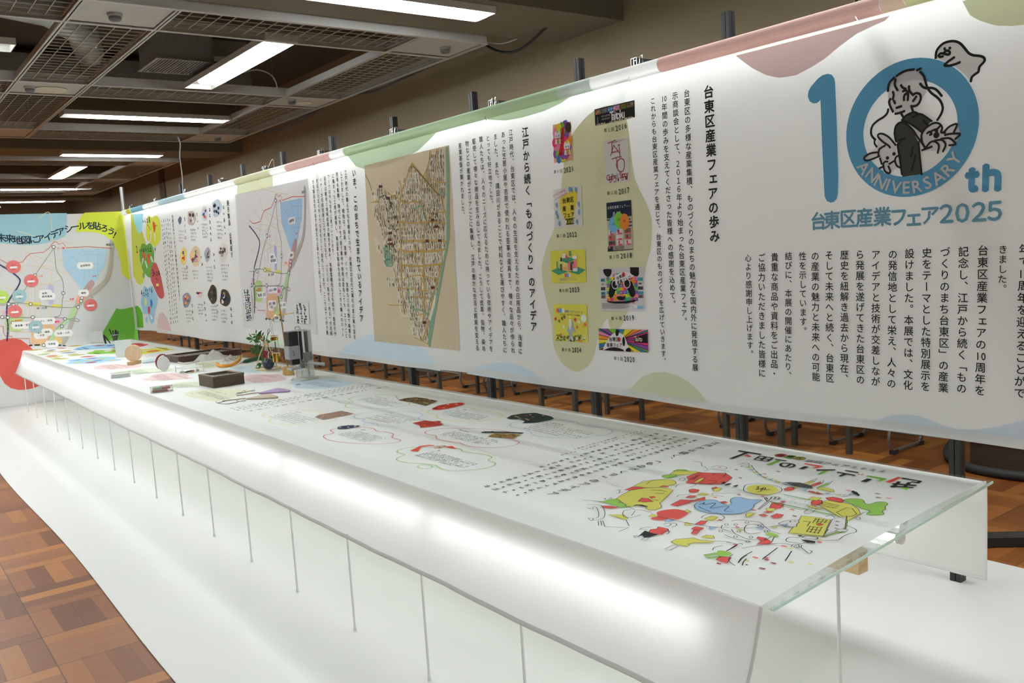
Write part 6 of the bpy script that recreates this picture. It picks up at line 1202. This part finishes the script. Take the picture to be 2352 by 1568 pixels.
# wooden disc on its block
o = tp(309, 836); t = thing('wooden_disc', 'round pale wooden slice upright on a small wooden block', 'ornament', o); d_ = Vector((.62, .55, 0)).normalized(); nn = Vector((-.35, -.94, 0)).normalized()
m = MB(); m.box((0, 0, .0135), (.13, .045, .027), mat('oak_block', (.52, .33, .15, 1), .5, noise=(5, .2, (2, 8, 8))), yaw_m(math.atan2(d_.y, d_.x))); m.build('stand', t, bevel=.002)
px_ = nn.cross(Vector((0, 0, 1))); m = MB(); poly = [(.067*math.cos(2*math.pi*k/40), .069*math.sin(2*math.pi*k/40)+.092) for k in range(40)]
m.prism(poly, px_, (0, 0, 1), nn, .016, (-nn*.008), PALEWOOD); m.build('disc', t, bevel=.004, smooth=True)
m = MB(); cc = [(.05*math.cos(a)*(1+.15*math.sin(2*a))+.11, .03*math.sin(a)-.02, .003) for a in (2*math.pi*k/30 for k in range(30))]
tag(m.tube([(o[0]+p[0], o[1]+p[1], TZ+.002) for p in cc], .0012, mat('dark_wire', (.1, .1, .1, 1), .4, .6), 6, True).build('wire_necklace', smooth=True), 'thin dark wire loop lying beside the wooden disc', 'necklace')
# white paper disc with red band
o = tp(377, 852); t = thing('paper_fan', 'upright round white disc with a dark red band on its edge', 'ornament', o); m = MB()
poly = [(.046*math.cos(2*math.pi*k/36)*(1 if math.sin(2*math.pi*k/36) > -.5 else .9), .057*math.sin(2*math.pi*k/36)+.056) for k in range(36)]
nn = Vector((-.2, -.98, 0)); px_ = nn.cross(Vector((0, 0, 1)))
m.prism(poly, px_, (0, 0, 1), nn, .004, (0, 0, 0), mat('white_board', (.74, .76, .73, 1), .6, transl=.2)); m.build('disc', t)
m = MB(); pts = [px_*(.05*math.cos(a))+Vector((0, 0, 1))*(.062*math.sin(a)+.062)+Vector((.006, .02, 0)) for a in (math.radians(112-k*7) for k in range(23))]
m.tube(pts, [.003+.0045*math.sin(math.pi*k/22) for k in range(23)], mat('dark_red', (.22, .02, .018, 1), .4), 10); m.build('red_band', t, smooth=True)
# upright frosted plates
FROST = glassy('frosted_acrylic', (.9, .92, .9, 1), .06, .25, .62)
def plate(x0, x1, yb, hh, label, d):
    a, b = Vector(tp(x0, yb)), Vector(tp(x1, yb)); b = a+(RT*(x1-x0)/FPX*d); b.z = TZ; v = b-a; v.z = 0; t = thing('acrylic_plate', label, 'sign plate', tuple((a+b)/2)); an = math.atan2(v.y, v.x)
    MB().box((0, 0, hh/2+.006), (v.length, .008, hh), FROST, yaw_m(an)).build('plate', t, bevel=.0015); MB().box((0, .0, .003), (v.length*.8, .05, .006), FROST, yaw_m(an)).build('foot', t)
plate(267, 303, 820, .145, 'frosted clear plate standing behind the wooden disc', 8.4)
plate(208, 237, 788.5, .125, 'cream translucent plate standing at the far end beside the pens', 10.3)
# pen cup
o = (2.33, 10.42, TZ); t = thing('pen_cup', 'clear cup of pens at the far end of the table by the green corner', 'cup', o)
m = MB(); m.lathe([(.034, .0), (.04, .075)], (0, 0, 0), ACRYL, 20); m.lathe([(.041, .07), (.041, .075)], (0, 0, 0), mat('grey_rim', (.6, .62, .6, 1), .3), 20); m.build('glass', t, smooth=True)
PL = ['black pen leaning left in the clear cup', 'black pen at the back of the clear cup', 'black pen standing in the middle of the clear cup', 'black pen leaning right in the clear cup', 'short black pen in front inside the clear cup']
for i, (dx_, dy_, ln) in enumerate(((-.055, .01, .15), (-.015, .03, .125), (.005, .0, .13), (.02, .01, .12), (.03, -.02, .11))):
    b_ = Vector((o[0]+dx_*.25, o[1]+dy_*.25, TZ+.004)); e_ = Vector((o[0]+dx_, o[1]+dy_, TZ+ln)); v = (e_-b_).normalized(); p = thing('pen', PL[i], 'pen', tuple(b_), 'pens in the clear cup')
    m = MB(); m.tube([Vector(), v*ln*.6], .0055, mat('pen_black', (.015, .015, .016, 1), .4), 8); m.build('barrel', p); m = MB(); m.tube([v*ln*.6, v*ln*.97], .0068, mat('pen_cap', (.03, .03, .032, 1), .35), 8); m.build('cap', p)
b_ = tp(243, 789.5); m = MB(); p = thing('pen_stand', 'black angled pen holder beside the cream plate', 'pen stand', b_); m.tube([(0, 0, .002), (-.012, 0, .10)], .009, BLACKMETAL, 8); m.build('upright', p); m = MB(); m.tube([(.045, 0, .002), (.0, 0, .085)], .006, BLACKMETAL, 8); m.build('brace', p)
# small acrylic riser on four metal pins
c4 = [(1.862, 6.60), (1.866, 6.44), (2.02, 6.46), (2.02, 6.62)]; o = (1.94, 6.53, TZ); t = thing('acrylic_riser', 'small clear shelf on four metal pins holding tiny sticks', 'riser', o)
for x, y in c4: MB().tube([(x-o[0], y-o[1], 0), (x-o[0], y-o[1], .05)], .0032, CHROME, 8).build('pin_leg', t)
m = MB(); m.prism([(x-o[0], y-o[1]) for x, y in c4], (1, 0, 0), (0, 1, 0), (0, 0, 1), .005, (0, 0, .034), glassy('cloudy_acrylic', (.9, .93, .9, 1), .06, .1, .35)); m.build('shelf', t)
for (x, y, a, ln, c, lb_) in ((-.0, -.0, .5, .09, (.02, .02, .02, 1), 'black short stick lying under the clear shelf'), (.01, -.035, .7, .04, (.5, .15, .03, 1), 'orange bead stick under the clear shelf'), (-.05, .01, .3, .045, (.45, .52, .4, 1), 'pale green stone under the left of the clear shelf'), (.06, .0, .9, .04, (.25, .38, .22, 1), 'green stone under the right of the clear shelf')):
    v = Vector((math.cos(a), math.sin(a), 0)); m = MB(); m.tube([v*-ln/2, v*-ln*.3, v*ln*.3, v*ln/2], [.003, .006, .006, .002], mat('bead_%d' % (c[0]*1000+c[1]*100), c, .3), 10)
    ob = m.build('hairpin', smooth=True); ob.location = (o[0]+x, o[1]+y, TZ+.0065); tag(ob, lb_, 'hairpin')
# clear blocks
def block(x, y, a, inner, label):
    t = thing('acrylic_block', label, 'acrylic block', (x, y, TZ)); rm_ = yaw_m(a); LN = mat('acrylic_line', (.42, .43, .44, 1), .2)
    m = MB(); m.box((0, 0, .016), (.13, .075, .031), ACRYL, rm_); m.build('block', t, bevel=.001); m = MB()
    for z in (.0012, .0165, .0318):
        for s_ in (-1, 1): m.box(rm_ @ Vector((0, s_*.0372, z)), (.13, .0016, .0016), LN, rm_); m.box(rm_ @ Vector((s_*.0648, 0, z)), (.0016, .075, .0016), LN, rm_)
    m.build('edges', t)
    if inner:
        m = MB(); m.box(rm_ @ Vector((-.025, 0, .0245)), (.05, .06, .012), mat('sage', (.34, .42, .28, 1), .6), rm_); m.box(rm_ @ Vector((.025, 0, .0245)), (.05, .06, .012), mat('dull_red', (.42, .12, .12, 1), .6), rm_); m.box(rm_ @ Vector((-.01, 0, .008)), (.09, .05, .01), mat('dull_red', (.42, .12, .12, 1), .6), rm_); m.build('insert', t)
    else:
        m = MB(); m.box(rm_ @ Vector((0, 0, .0165)), (.12, .068, .02), mat('white_insert', (.76, .77, .76, 1), .6), rm_); m.build('insert', t)
block(1.525, 6.79, -.2, False, 'clear acrylic block with white insert near the front edge of the table')
block(1.505, 5.68, -.2, True, 'clear acrylic block with red and green insert near the front edge')
# soft goods at the back
m = MB(); cx, cy, _ = tp(494, 824); rows = []
for i in range(17):
    row_ = []
    for j in range(13):
        u, v = i/16*2-1, j/12*2-1; r_ = math.hypot(u, v); h = max(0, 1-r_*r_)*.05*(1+.35*math.sin(u*7+v*3)+.25*math.sin(v*11-u*5)); row_.append((cx-.02+.15*u+.04*v, cy+.02+.10*v, TZ+.002+h))
    rows.append(row_)
m.grid([r_[::-1] for r_ in rows], mat('translucent_bag', (.80, .79, .74, 1), .35, transl=.45)); 
t = thing('cloth_bag', 'crumpled white translucent pouch and strap in front of the dark case', 'pouch', (cx, cy, TZ)); m.build('pouch', t, (cx, cy, TZ), smooth=True)
sp = [tp(x, y) for x, y in smooth(pp('391,821 398,828 412,834 428,836 450,832 470,826 482,820'))]
m = MB(); m.tube([(p[0], p[1], TZ+.006) for p in sp], .006, mat('cream_strap', (.66, .63, .54, 1), .6), 8); m.build('strap', t, (cx, cy, TZ), smooth=True)
sp = [tp(x, y) for x, y in smooth(pp('499,838 502,842 515,843.5 532,841 545,836 552,829'))]
t = thing('orange_cord', 'thick orange braided cord with clear wrapper and gold thread', 'cord', sp[0]); m = MB()
pts = [Vector((p[0]-sp[0][0], p[1]-sp[0][1], .011+.012*max(0, (i-18)/12))) for i, p in enumerate(sp)]
m.tube(pts, [.0115+.0012*(i % 2) for i in range(len(pts))], mat('orange_braid', (.72, .30, .02, 1), .6, noise=(90, .3)), 12); m.build('braid', t, smooth=True)
m = MB(); rows = []
for i in range(13):
    rows.append([(.02+.19*i/12+.05*j/8, .05+.12*i/12+.10*(j/8-.5), .003+.045*math.sin(math.pi*j/8)*math.sin(math.pi*i/12)*(1+.4*math.sin(i*2.1+j*1.7))) for j in range(9)])
m.grid([r_[::-1] for r_ in rows], glassy('clear_film', (.93, .93, .92, 1), .12, .08, .18)); m.build('clear_wrapper', t, smooth=True)
m = MB(); m.tube([Vector(p) for p in [(x_, y_, .02+.012*math.sin(k*1.9)) for k, (x_, y_) in enumerate(smooth([(.08, .06), (.16, .12), (.24, .2), (.2, .24), (.12, .15), (.18, .1), (.27, .22), (.3, .26)]))]], .003, mat('gold_thread', (.5, .40, .22, 1), .5), 6); m.build('gold_thread', t, smooth=True)
b_ = tp(557, 835); m = MB(); m.tube([(0, 0, .008), (.03, .02, .014), (.12, .06, .016), (.2, .1, .012), (.23, .115, .008)], [.004, .014, .015, .012, .004], mat('dark_green_cloth', (.02, .075, .035, 1), .6), 10)
ob = m.build('green_pouch', smooth=True); ob.location = b_; tag(ob, 'rolled dark green cloth beside the orange cord', 'pouch')
# hair pin pouches with wire rings
def pouch(tri, c, ring, strap, rings, label):
    P3 = [Vector(tp(*p)) for p in tri]; o_ = P3[0]; t = thing('fabric_pouch', label, 'pouch', tuple(o_)); m = MB()
    pr = [(p.x-o_.x, p.y-o_.y) for p in P3]
    if sum(pr[i-1][0]*pr[i][1]-pr[i][0]*pr[i-1][1] for i in range(len(pr))) < 0: pr = pr[::-1]
    m.prism(pr, (1, 0, 0), (0, 1, 0), (0, 0, 1), .007, (0, 0, 0), c); m.build('fabric', t, bevel=.002)
    m = MB(); m.tube([Vector(tp(*p))-o_+Vector((0, 0, .006)) for p in strap], .0028, mat('brown_strap', (.28, .17, .07, 1), .5), 6); m.build('strap', t)
    for st, z, r_ in rings: m = MB(); m.tube([Vector(tp(*p))-o_+Vector((0, 0, z)) for p in smooth(st)], r_, mat('dark_wire2', (.12, .11, .1, 1), .35, .7), 6); m.build('wire_ring', t, smooth=True)
PURP = mat('purple_check', (.36, .24, .44, 1), .7, noise=(60, .2)); BEI = mat('beige_weave', (.46, .38, .27, 1), .7, noise=(80, .2))
pouch(ZF('1340,1078 1500,1040 1640,1000 1740,985 1860,1000 1975,1028 1960,1045 1600,1068 1385,1085'), PURP, None, ZF('1350,1078 1200,1095 1050,1120 900,1136'), [(ZF('895,1132 920,1105 1000,1095 1040,1065 1080,1065 1080,1085 1020,1100 920,1120'), .012, .0018), (ZF('1080,1085 1180,1060 1240,1040 1270,1042 1250,1060 1200,1062'), .01, .0016)], 'purple checked fabric pouch with thin strap and wire ring')
pouch(ZF('1075,1190 1300,1150 1480,1105 1590,1100 1735,1155 1720,1165 1400,1185 1100,1196'), BEI, None, ZF('1080,1190 900,1215 760,1230 620,1250'), [(ZF('485,1265 520,1290 600,1308 720,1312 860,1290 930,1270 910,1240 860,1225 720,1245 600,1275 515,1295'), .008, .002), (ZF('930,1268 970,1262 1010,1255 1030,1235 1070,1232 1085,1245 1060,1258 1015,1255'), .008, .0014)], 'beige fabric pouch with wire ring nearest the camera')
# bamboo hanger with glass ball and plant
o = tp(616, 847); t = thing('bamboo_stand', 'bamboo tripod hanger on a ring with a dark patterned ball and tag', 'stand', o); BAM = mat('bamboo', (.62, .47, .24, 1), .45, noise=(9, .2))
k_ = 6.35/FPX; apex = at(611, 782, 6.3)-Vector(o)
m = MB(); m.tube([(.083*math.cos(a), .115*math.sin(a), .006) for a in (2*math.pi*k/36 for k in range(36))], .0055, BAM, 8, True); m.build('base_ring', t, smooth=True)
for a in (2.7, 4.4, .3, 1.4): m = MB(); m.tube([(.083*math.cos(a), .115*math.sin(a), .008), (.045*math.cos(a)+apex.x*.5, .06*math.sin(a)+apex.y*.5, apex.z*.55), tuple(apex)], .004, BAM, 8); m.build('cane_leg', t, smooth=True)
m = MB(); m.tube([Vector(p) for p in [tuple(apex+Vector((0, 0, -.005))), tuple(apex+Vector((.012, 0, .03))), tuple(apex+Vector((.035, 0, .068))), tuple(apex+Vector((.03, 0, .085))), tuple(apex+Vector((.02, 0, .072))), tuple(apex+Vector((.016, 0, .04))), tuple(apex)]], .0025, mat('grey_cord', (.1, .1, .1, 1), .6), 6); m.build('cord_loop', t, smooth=True)
c = at(616.5, 835.5, 6.2)-Vector(o); m = MB(); m.lathe([(.0405*math.sin(math.pi*k/14), -.0405*math.cos(math.pi*k/14)) for k in range(1, 14)], tuple(c), mat('navy_pattern', (.02, .03, .055, 1), .25), 24)
for k in range(36):
    a, b = R.uniform(0, 6.28), R.uniform(-1, 1); v = Vector((math.cos(a)*math.cos(b), math.sin(a)*math.cos(b), math.sin(b))); p = c+v*.0405; m.box(tuple(p), (.012, .012, .012), mat('pat_%d' % (k % 3), [(.5, .42, .2, 1), (.08, .25, .08, 1), (.35, .05, .05, 1)][k % 3], .4), v.to_track_quat('Z', 'Y').to_matrix()) if 0 else m.lathe([(.001, -.0005), (R.uniform(.003, .009), 0), (.001, .0012)], tuple(p), mat('pat_%d' % (k % 3), [(.5, .42, .2, 1), (.08, .25, .08, 1), (.35, .05, .05, 1)][k % 3], .4), 7)
m.build('ball', t, smooth=True)
tg = at(613, 813, 6.12)-Vector(o); rmt = yaw_m(math.atan2(RT.y, RT.x)) @ Matrix.Rotation(.25, 3, 'Y')
m = MB(); m.box(tuple(tg+Vector((-.012, .002, 0))), (.034, .002, .05), mat('maroon_tag', (.2, .015, .03, 1), .5), rmt); m.box(tuple(tg), (.028, .003, .044), mat('white_tag', (.7, .7, .68, 1), .6), rmt)
for k in range(7): m.box(tuple(tg+rmt @ Vector((-.002, -.002, -.014+k*.0042))), (.012, .001, .002 if k % 2 else .003), BLK, rmt)
m.build('price_tag', t); m = MB(); m.tube([tuple(tg+Vector((-.004, 0, .02))), tuple(apex)], .0012, mat('white_thread', (.7, .65, .6, 1), .7), 5); m.build('thread', t)
pl = thing('plant', 'small green leafy sprig with red berries behind the bamboo stand', 'plant', tuple(o)); LEAF = mat('leaf_green', (.055, .17, .035, 1), .45, noise=(20, .35), transl=.25)
root_ = at(607, 842, 6.5)-Vector(o); tipc = []
root_.z = max(root_.z, .012)
for x, y, d in ((588, 766, 6.5), (578, 776, 6.45), (600, 772, 6.55), (606, 784, 6.5), (585, 800, 6.4), (592, 808, 6.4), (600, 835, 6.35), (622, 826, 6.55)):
    p = at(x, y, d)-Vector(o); m = MB(); mid = root_.lerp(p, .6)+Vector((.012, 0, .02)); m.tube([tuple(root_), tuple(mid), tuple(p)], .0022, mat('stem_green', (.12, .2, .05, 1), .6), 6); m.build('stem', pl, smooth=True); tipc.append((p, mid))
for p, mid in tipc:
    for k in range(9):
        v = Vector((R.uniform(-1, 1), R.uniform(-.6, .6), R.uniform(-.5, .7))).normalized(); b_ = p.lerp(mid, R.random()*.25); ln = R.uniform(.035, .06); sd = v.cross(Vector((.3, -.9, .2))).normalized()*ln*.17; up_ = sd.cross(v).normalized()*ln*.05
        m = MB(); m.add([b_, b_+v*ln*.45+sd-up_*.0, b_+v*ln, b_+v*ln*.45-sd, b_+v*ln*.5-up_], [(0, 1, 4), (1, 2, 4), (2, 3, 4), (3, 0, 4)], LEAF); m.build('leaf', pl)
for x, y in ((601, 773.5), (603.5, 781.5), (612, 840), (598, 776), (594.5, 815)): p = at(x, y, 6.4)-Vector(o); MB().lathe([(.0065*math.sin(math.pi*k/8), -.0065*math.cos(math.pi*k/8)) for k in range(1, 8)], tuple(p), mat('berry_red', (.5, .03, .02, 1), .3), 12).build('berry', pl, smooth=True)
# brass hanger with glass wind chime
o = tp(663, 860); t = thing('brass_stand', 'brass rod stand with round base holding the gold and glass chime', 'stand', o)
m = MB(); m.lathe([(.037, 0), (.0385, .002), (.0385, .052), (.036, .054), (.004, .0545)], (0, 0, 0), mat('brushed_brass', (.66, .45, .17, 1), .4, .75, noise=(30, .15, (1, 1, .05))), 36); m.build('base', t, smooth=True)
top = at(639, 680, 5.95)-Vector(o); bt = at(661, 842, 5.95)-Vector(o); m = MB(); m.tube([(bt.x, bt.y, .05), (top.x, top.y, top.z)], .0042, mat('dark_brass', (.34, .24, .09, 1), .35, .85), 10); m.build('rod', t, smooth=True)
m = MB(); ap = [at(x, y, 5.93)-Vector(o) for x, y in smooth(pp('675,718.4 658,720.6 644,722.8 634,723.5 629,727 625,731 620,731.5 613,730'))]; m.tube([tuple(p) for p in ap], .0036, BRASS, 8); m.build('arm', t, smooth=True)
kn = at(643.6, 722.6, 5.93)-Vector(o); m = MB(); m.lathe([(.006, -.006), (.007, 0), (.006, .006)], tuple(kn), mat('dark_brass', (.34, .24, .09, 1), .35, .85), 12); m.build('knob', t, smooth=True)
hg = at(621, 732, 5.93); o = at(628, 822, 5.93); o = (hg.x, hg.y, hg.z-.30); t = thing('glass_chime', 'clear glass tube chime with gold caps hanging from the brass arm', 'wind chime', o)
GOLD = mat('shiny_gold', (.75, .52, .12, 1), .15, 1); zt_ = at(626, 778, 5.93).z-o[2]; zb_ = at(630, 833, 5.93).z-o[2]
m = MB(); m.lathe([(.026, zt_-.012), (.026, zt_+.008), (.022, zt_+.010), (.004, zt_+.011)], (.014, -.004, 0), GOLD, 24); m.lathe([(.028, zt_+.018), (.028, zt_+.0205)], (.014, -.004, 0), GOLD, 24); m.build('top_cap', t, smooth=True)
m = MB(); m.lathe([(.027, zb_+.003), (.0265, zb_+.062), (.003, zb_+.062)], (.018, -.004, 0), GOLD, 24); m.build('bottom_cap', t, smooth=True)
m = MB(); m.lathe([(.0235, zb_+.063), (.0235, zt_-.013)], (.016, -.004, 0), GLASS, 24); m.build('glass_tube', t, smooth=True)
m = MB(); [m.tube([(dx_, 0, .30), (dx_+.006, -.004, zt_+.02)], .0008, mat('dark_thread', (.1, .09, .08, 1), .7), 5) for dx_ in (-.008, .004)]; m.build('threads', t)
m = MB(); [m.lathe([(.004, k*.009), (.006, k*.009+.004), (.004, k*.009+.007)], (.016, -.004, zb_+.07), mat('dark_bead', (.05, .05, .04, 1), .3), 8) for k in range(8)]; m.build('spring', t)
# clear stand with black and silver device
o = (2.30, 5.305, TZ); t = thing('device_stand', 'clear acrylic stand carrying a black and silver device with tap lever', 'display stand', o); V = lambda x, y, d=5.66: at(x, y, d)-Vector(o)
CL = glassy('clear_plastic', (.93, .95, .94, 1), .07, .03, .06); CLE = mat('plastic_edge', (.66, .67, .62, 1), .25); GRY = mat('silver_grey', (.36, .37, .385, 1), .4, .3); DKP = mat('device_black', (.012, .012, .014, 1), .35)
m = MB(); m.lathe([(.098, .0), (.1, .004), (.098, .008), (.001, .008)], (0, 0, 0), glassy('base_acrylic', (.92, .94, .92, 1), .08, .05, .25), 6); m.build('base', t)
c = V(697, 812); m = MB(); zt2 = V(700, 757).z
for sx in (-.042, .042): m.box((c.x+sx, c.y, .012+(zt2-.02)/2), (.004, .085, zt2-.02), CL)
m.box((c.x, c.y+.042, .012+(zt2-.02)/2), (.082, .004, zt2-.02), CL); m.box((c.x, c.y-.042, .07), (.082, .004, .11), CL); m.box((c.x, c.y, zt2-.004), (.09, .09, .005), CL); m.build('clear_case', t)
m = MB()
for sx in (-.043, .043):
    for sy in (-.043, .043): m.box((c.x+sx, c.y+sy, .012+(zt2-.014)/2), (.003, .003, zt2-.014), CLE)
for sy in (-.043, .043): m.box((c.x, c.y+sy, zt2), (.088, .003, .003), CLE)
for sx in (-.043, .043): m.box((c.x+sx, c.y, zt2), (.003, .088, .003), CLE)
m.build('case_edges', t)
b_ = V(669, 778.5, 5.6); m = MB(); m.box(tuple(b_), (.062, .078, .098), DKP); m.build('black_unit', t, bevel=.003)
b2 = V(671.5, 809, 5.6); m = MB(); m.box(tuple(b2), (.078, .078, .086), GRY); m.build('silver_unit', t, bevel=.004); m = MB(); m.tube([(b2.x-.012, b2.y-.04, b2.z-.02), (b2.x-.004, b2.y-.042, b2.z-.005), (b2.x-.012, b2.y-.04, b2.z+.014)], .004, mat('mid_grey', (.2, .2, .21, 1), .4), 8); m.build('dial', t, smooth=True)
m = MB(); m.box((b2.x+.047, b2.y, (b_.z+b2.z)/2), (.012, .074, .18), DKP); m.box((b2.x+.01, b2.y+.01, b2.z-.062), (.05, .06, .035), DKP); m.build('back_plate', t, bevel=.002)
m = MB()
for x0, w2 in ((690, .016), (703, .014)): p = V(x0, 786, 5.69); m.box(tuple(p), (w2, .03, .16), mat('smoke_grey', (.16, .17, .17, 1), .2))
p = V(705, 818, 5.69); m.box(tuple(p), (.05, .04, .055), mat('mid_silver', (.3, .31, .31, 1), .3)); m.build('mechanism', t, bevel=.003)
m = MB(); p = V(703, 834, 5.62); q_ = V(746, 836.5, 5.62); m.tube([tuple(p), tuple(p.lerp(q_, .4)+Vector((0, 0, .003))), tuple(q_)], [.006, .009, .011], mat('grey_clear', (.42, .43, .41, 1), .2), 10); m.build('tap_lever', t, smooth=True)
m = MB(); p = V(676, 846, 5.55); m.box(tuple(p), (.075, .05, .014), mat('grey_clear', (.42, .43, .41, 1), .2), yaw_m(.2)); p2 = V(694, 840, 5.58); m.box(tuple(p2), (.03, .03, .03), mat('smoke_grey', (.16, .17, .17, 1), .2)); m.build('drip_tray', t, bevel=.002)
m = MB(); p = V(709, 845, 5.62); m.tube([(p.x, p.y, .02), (p.x-.002, p.y, p.z+.04)], .006, mat('grey_clear', (.42, .43, .41, 1), .2), 10); m.build('spout', t, smooth=True)
m = MB(); p = V(680, 752, 5.66); m.tube([tuple(V(677, 757)), tuple(V(678, 750.5)), tuple(V(686, 749.5)), tuple(V(690, 756))], .004, mat('clip_grey', (.5, .51, .49, 1), .3), 8); m.build('top_clip', t, smooth=True)
bpy.data.objects.remove(_fo); bpy.data.curves.remove(_fc)
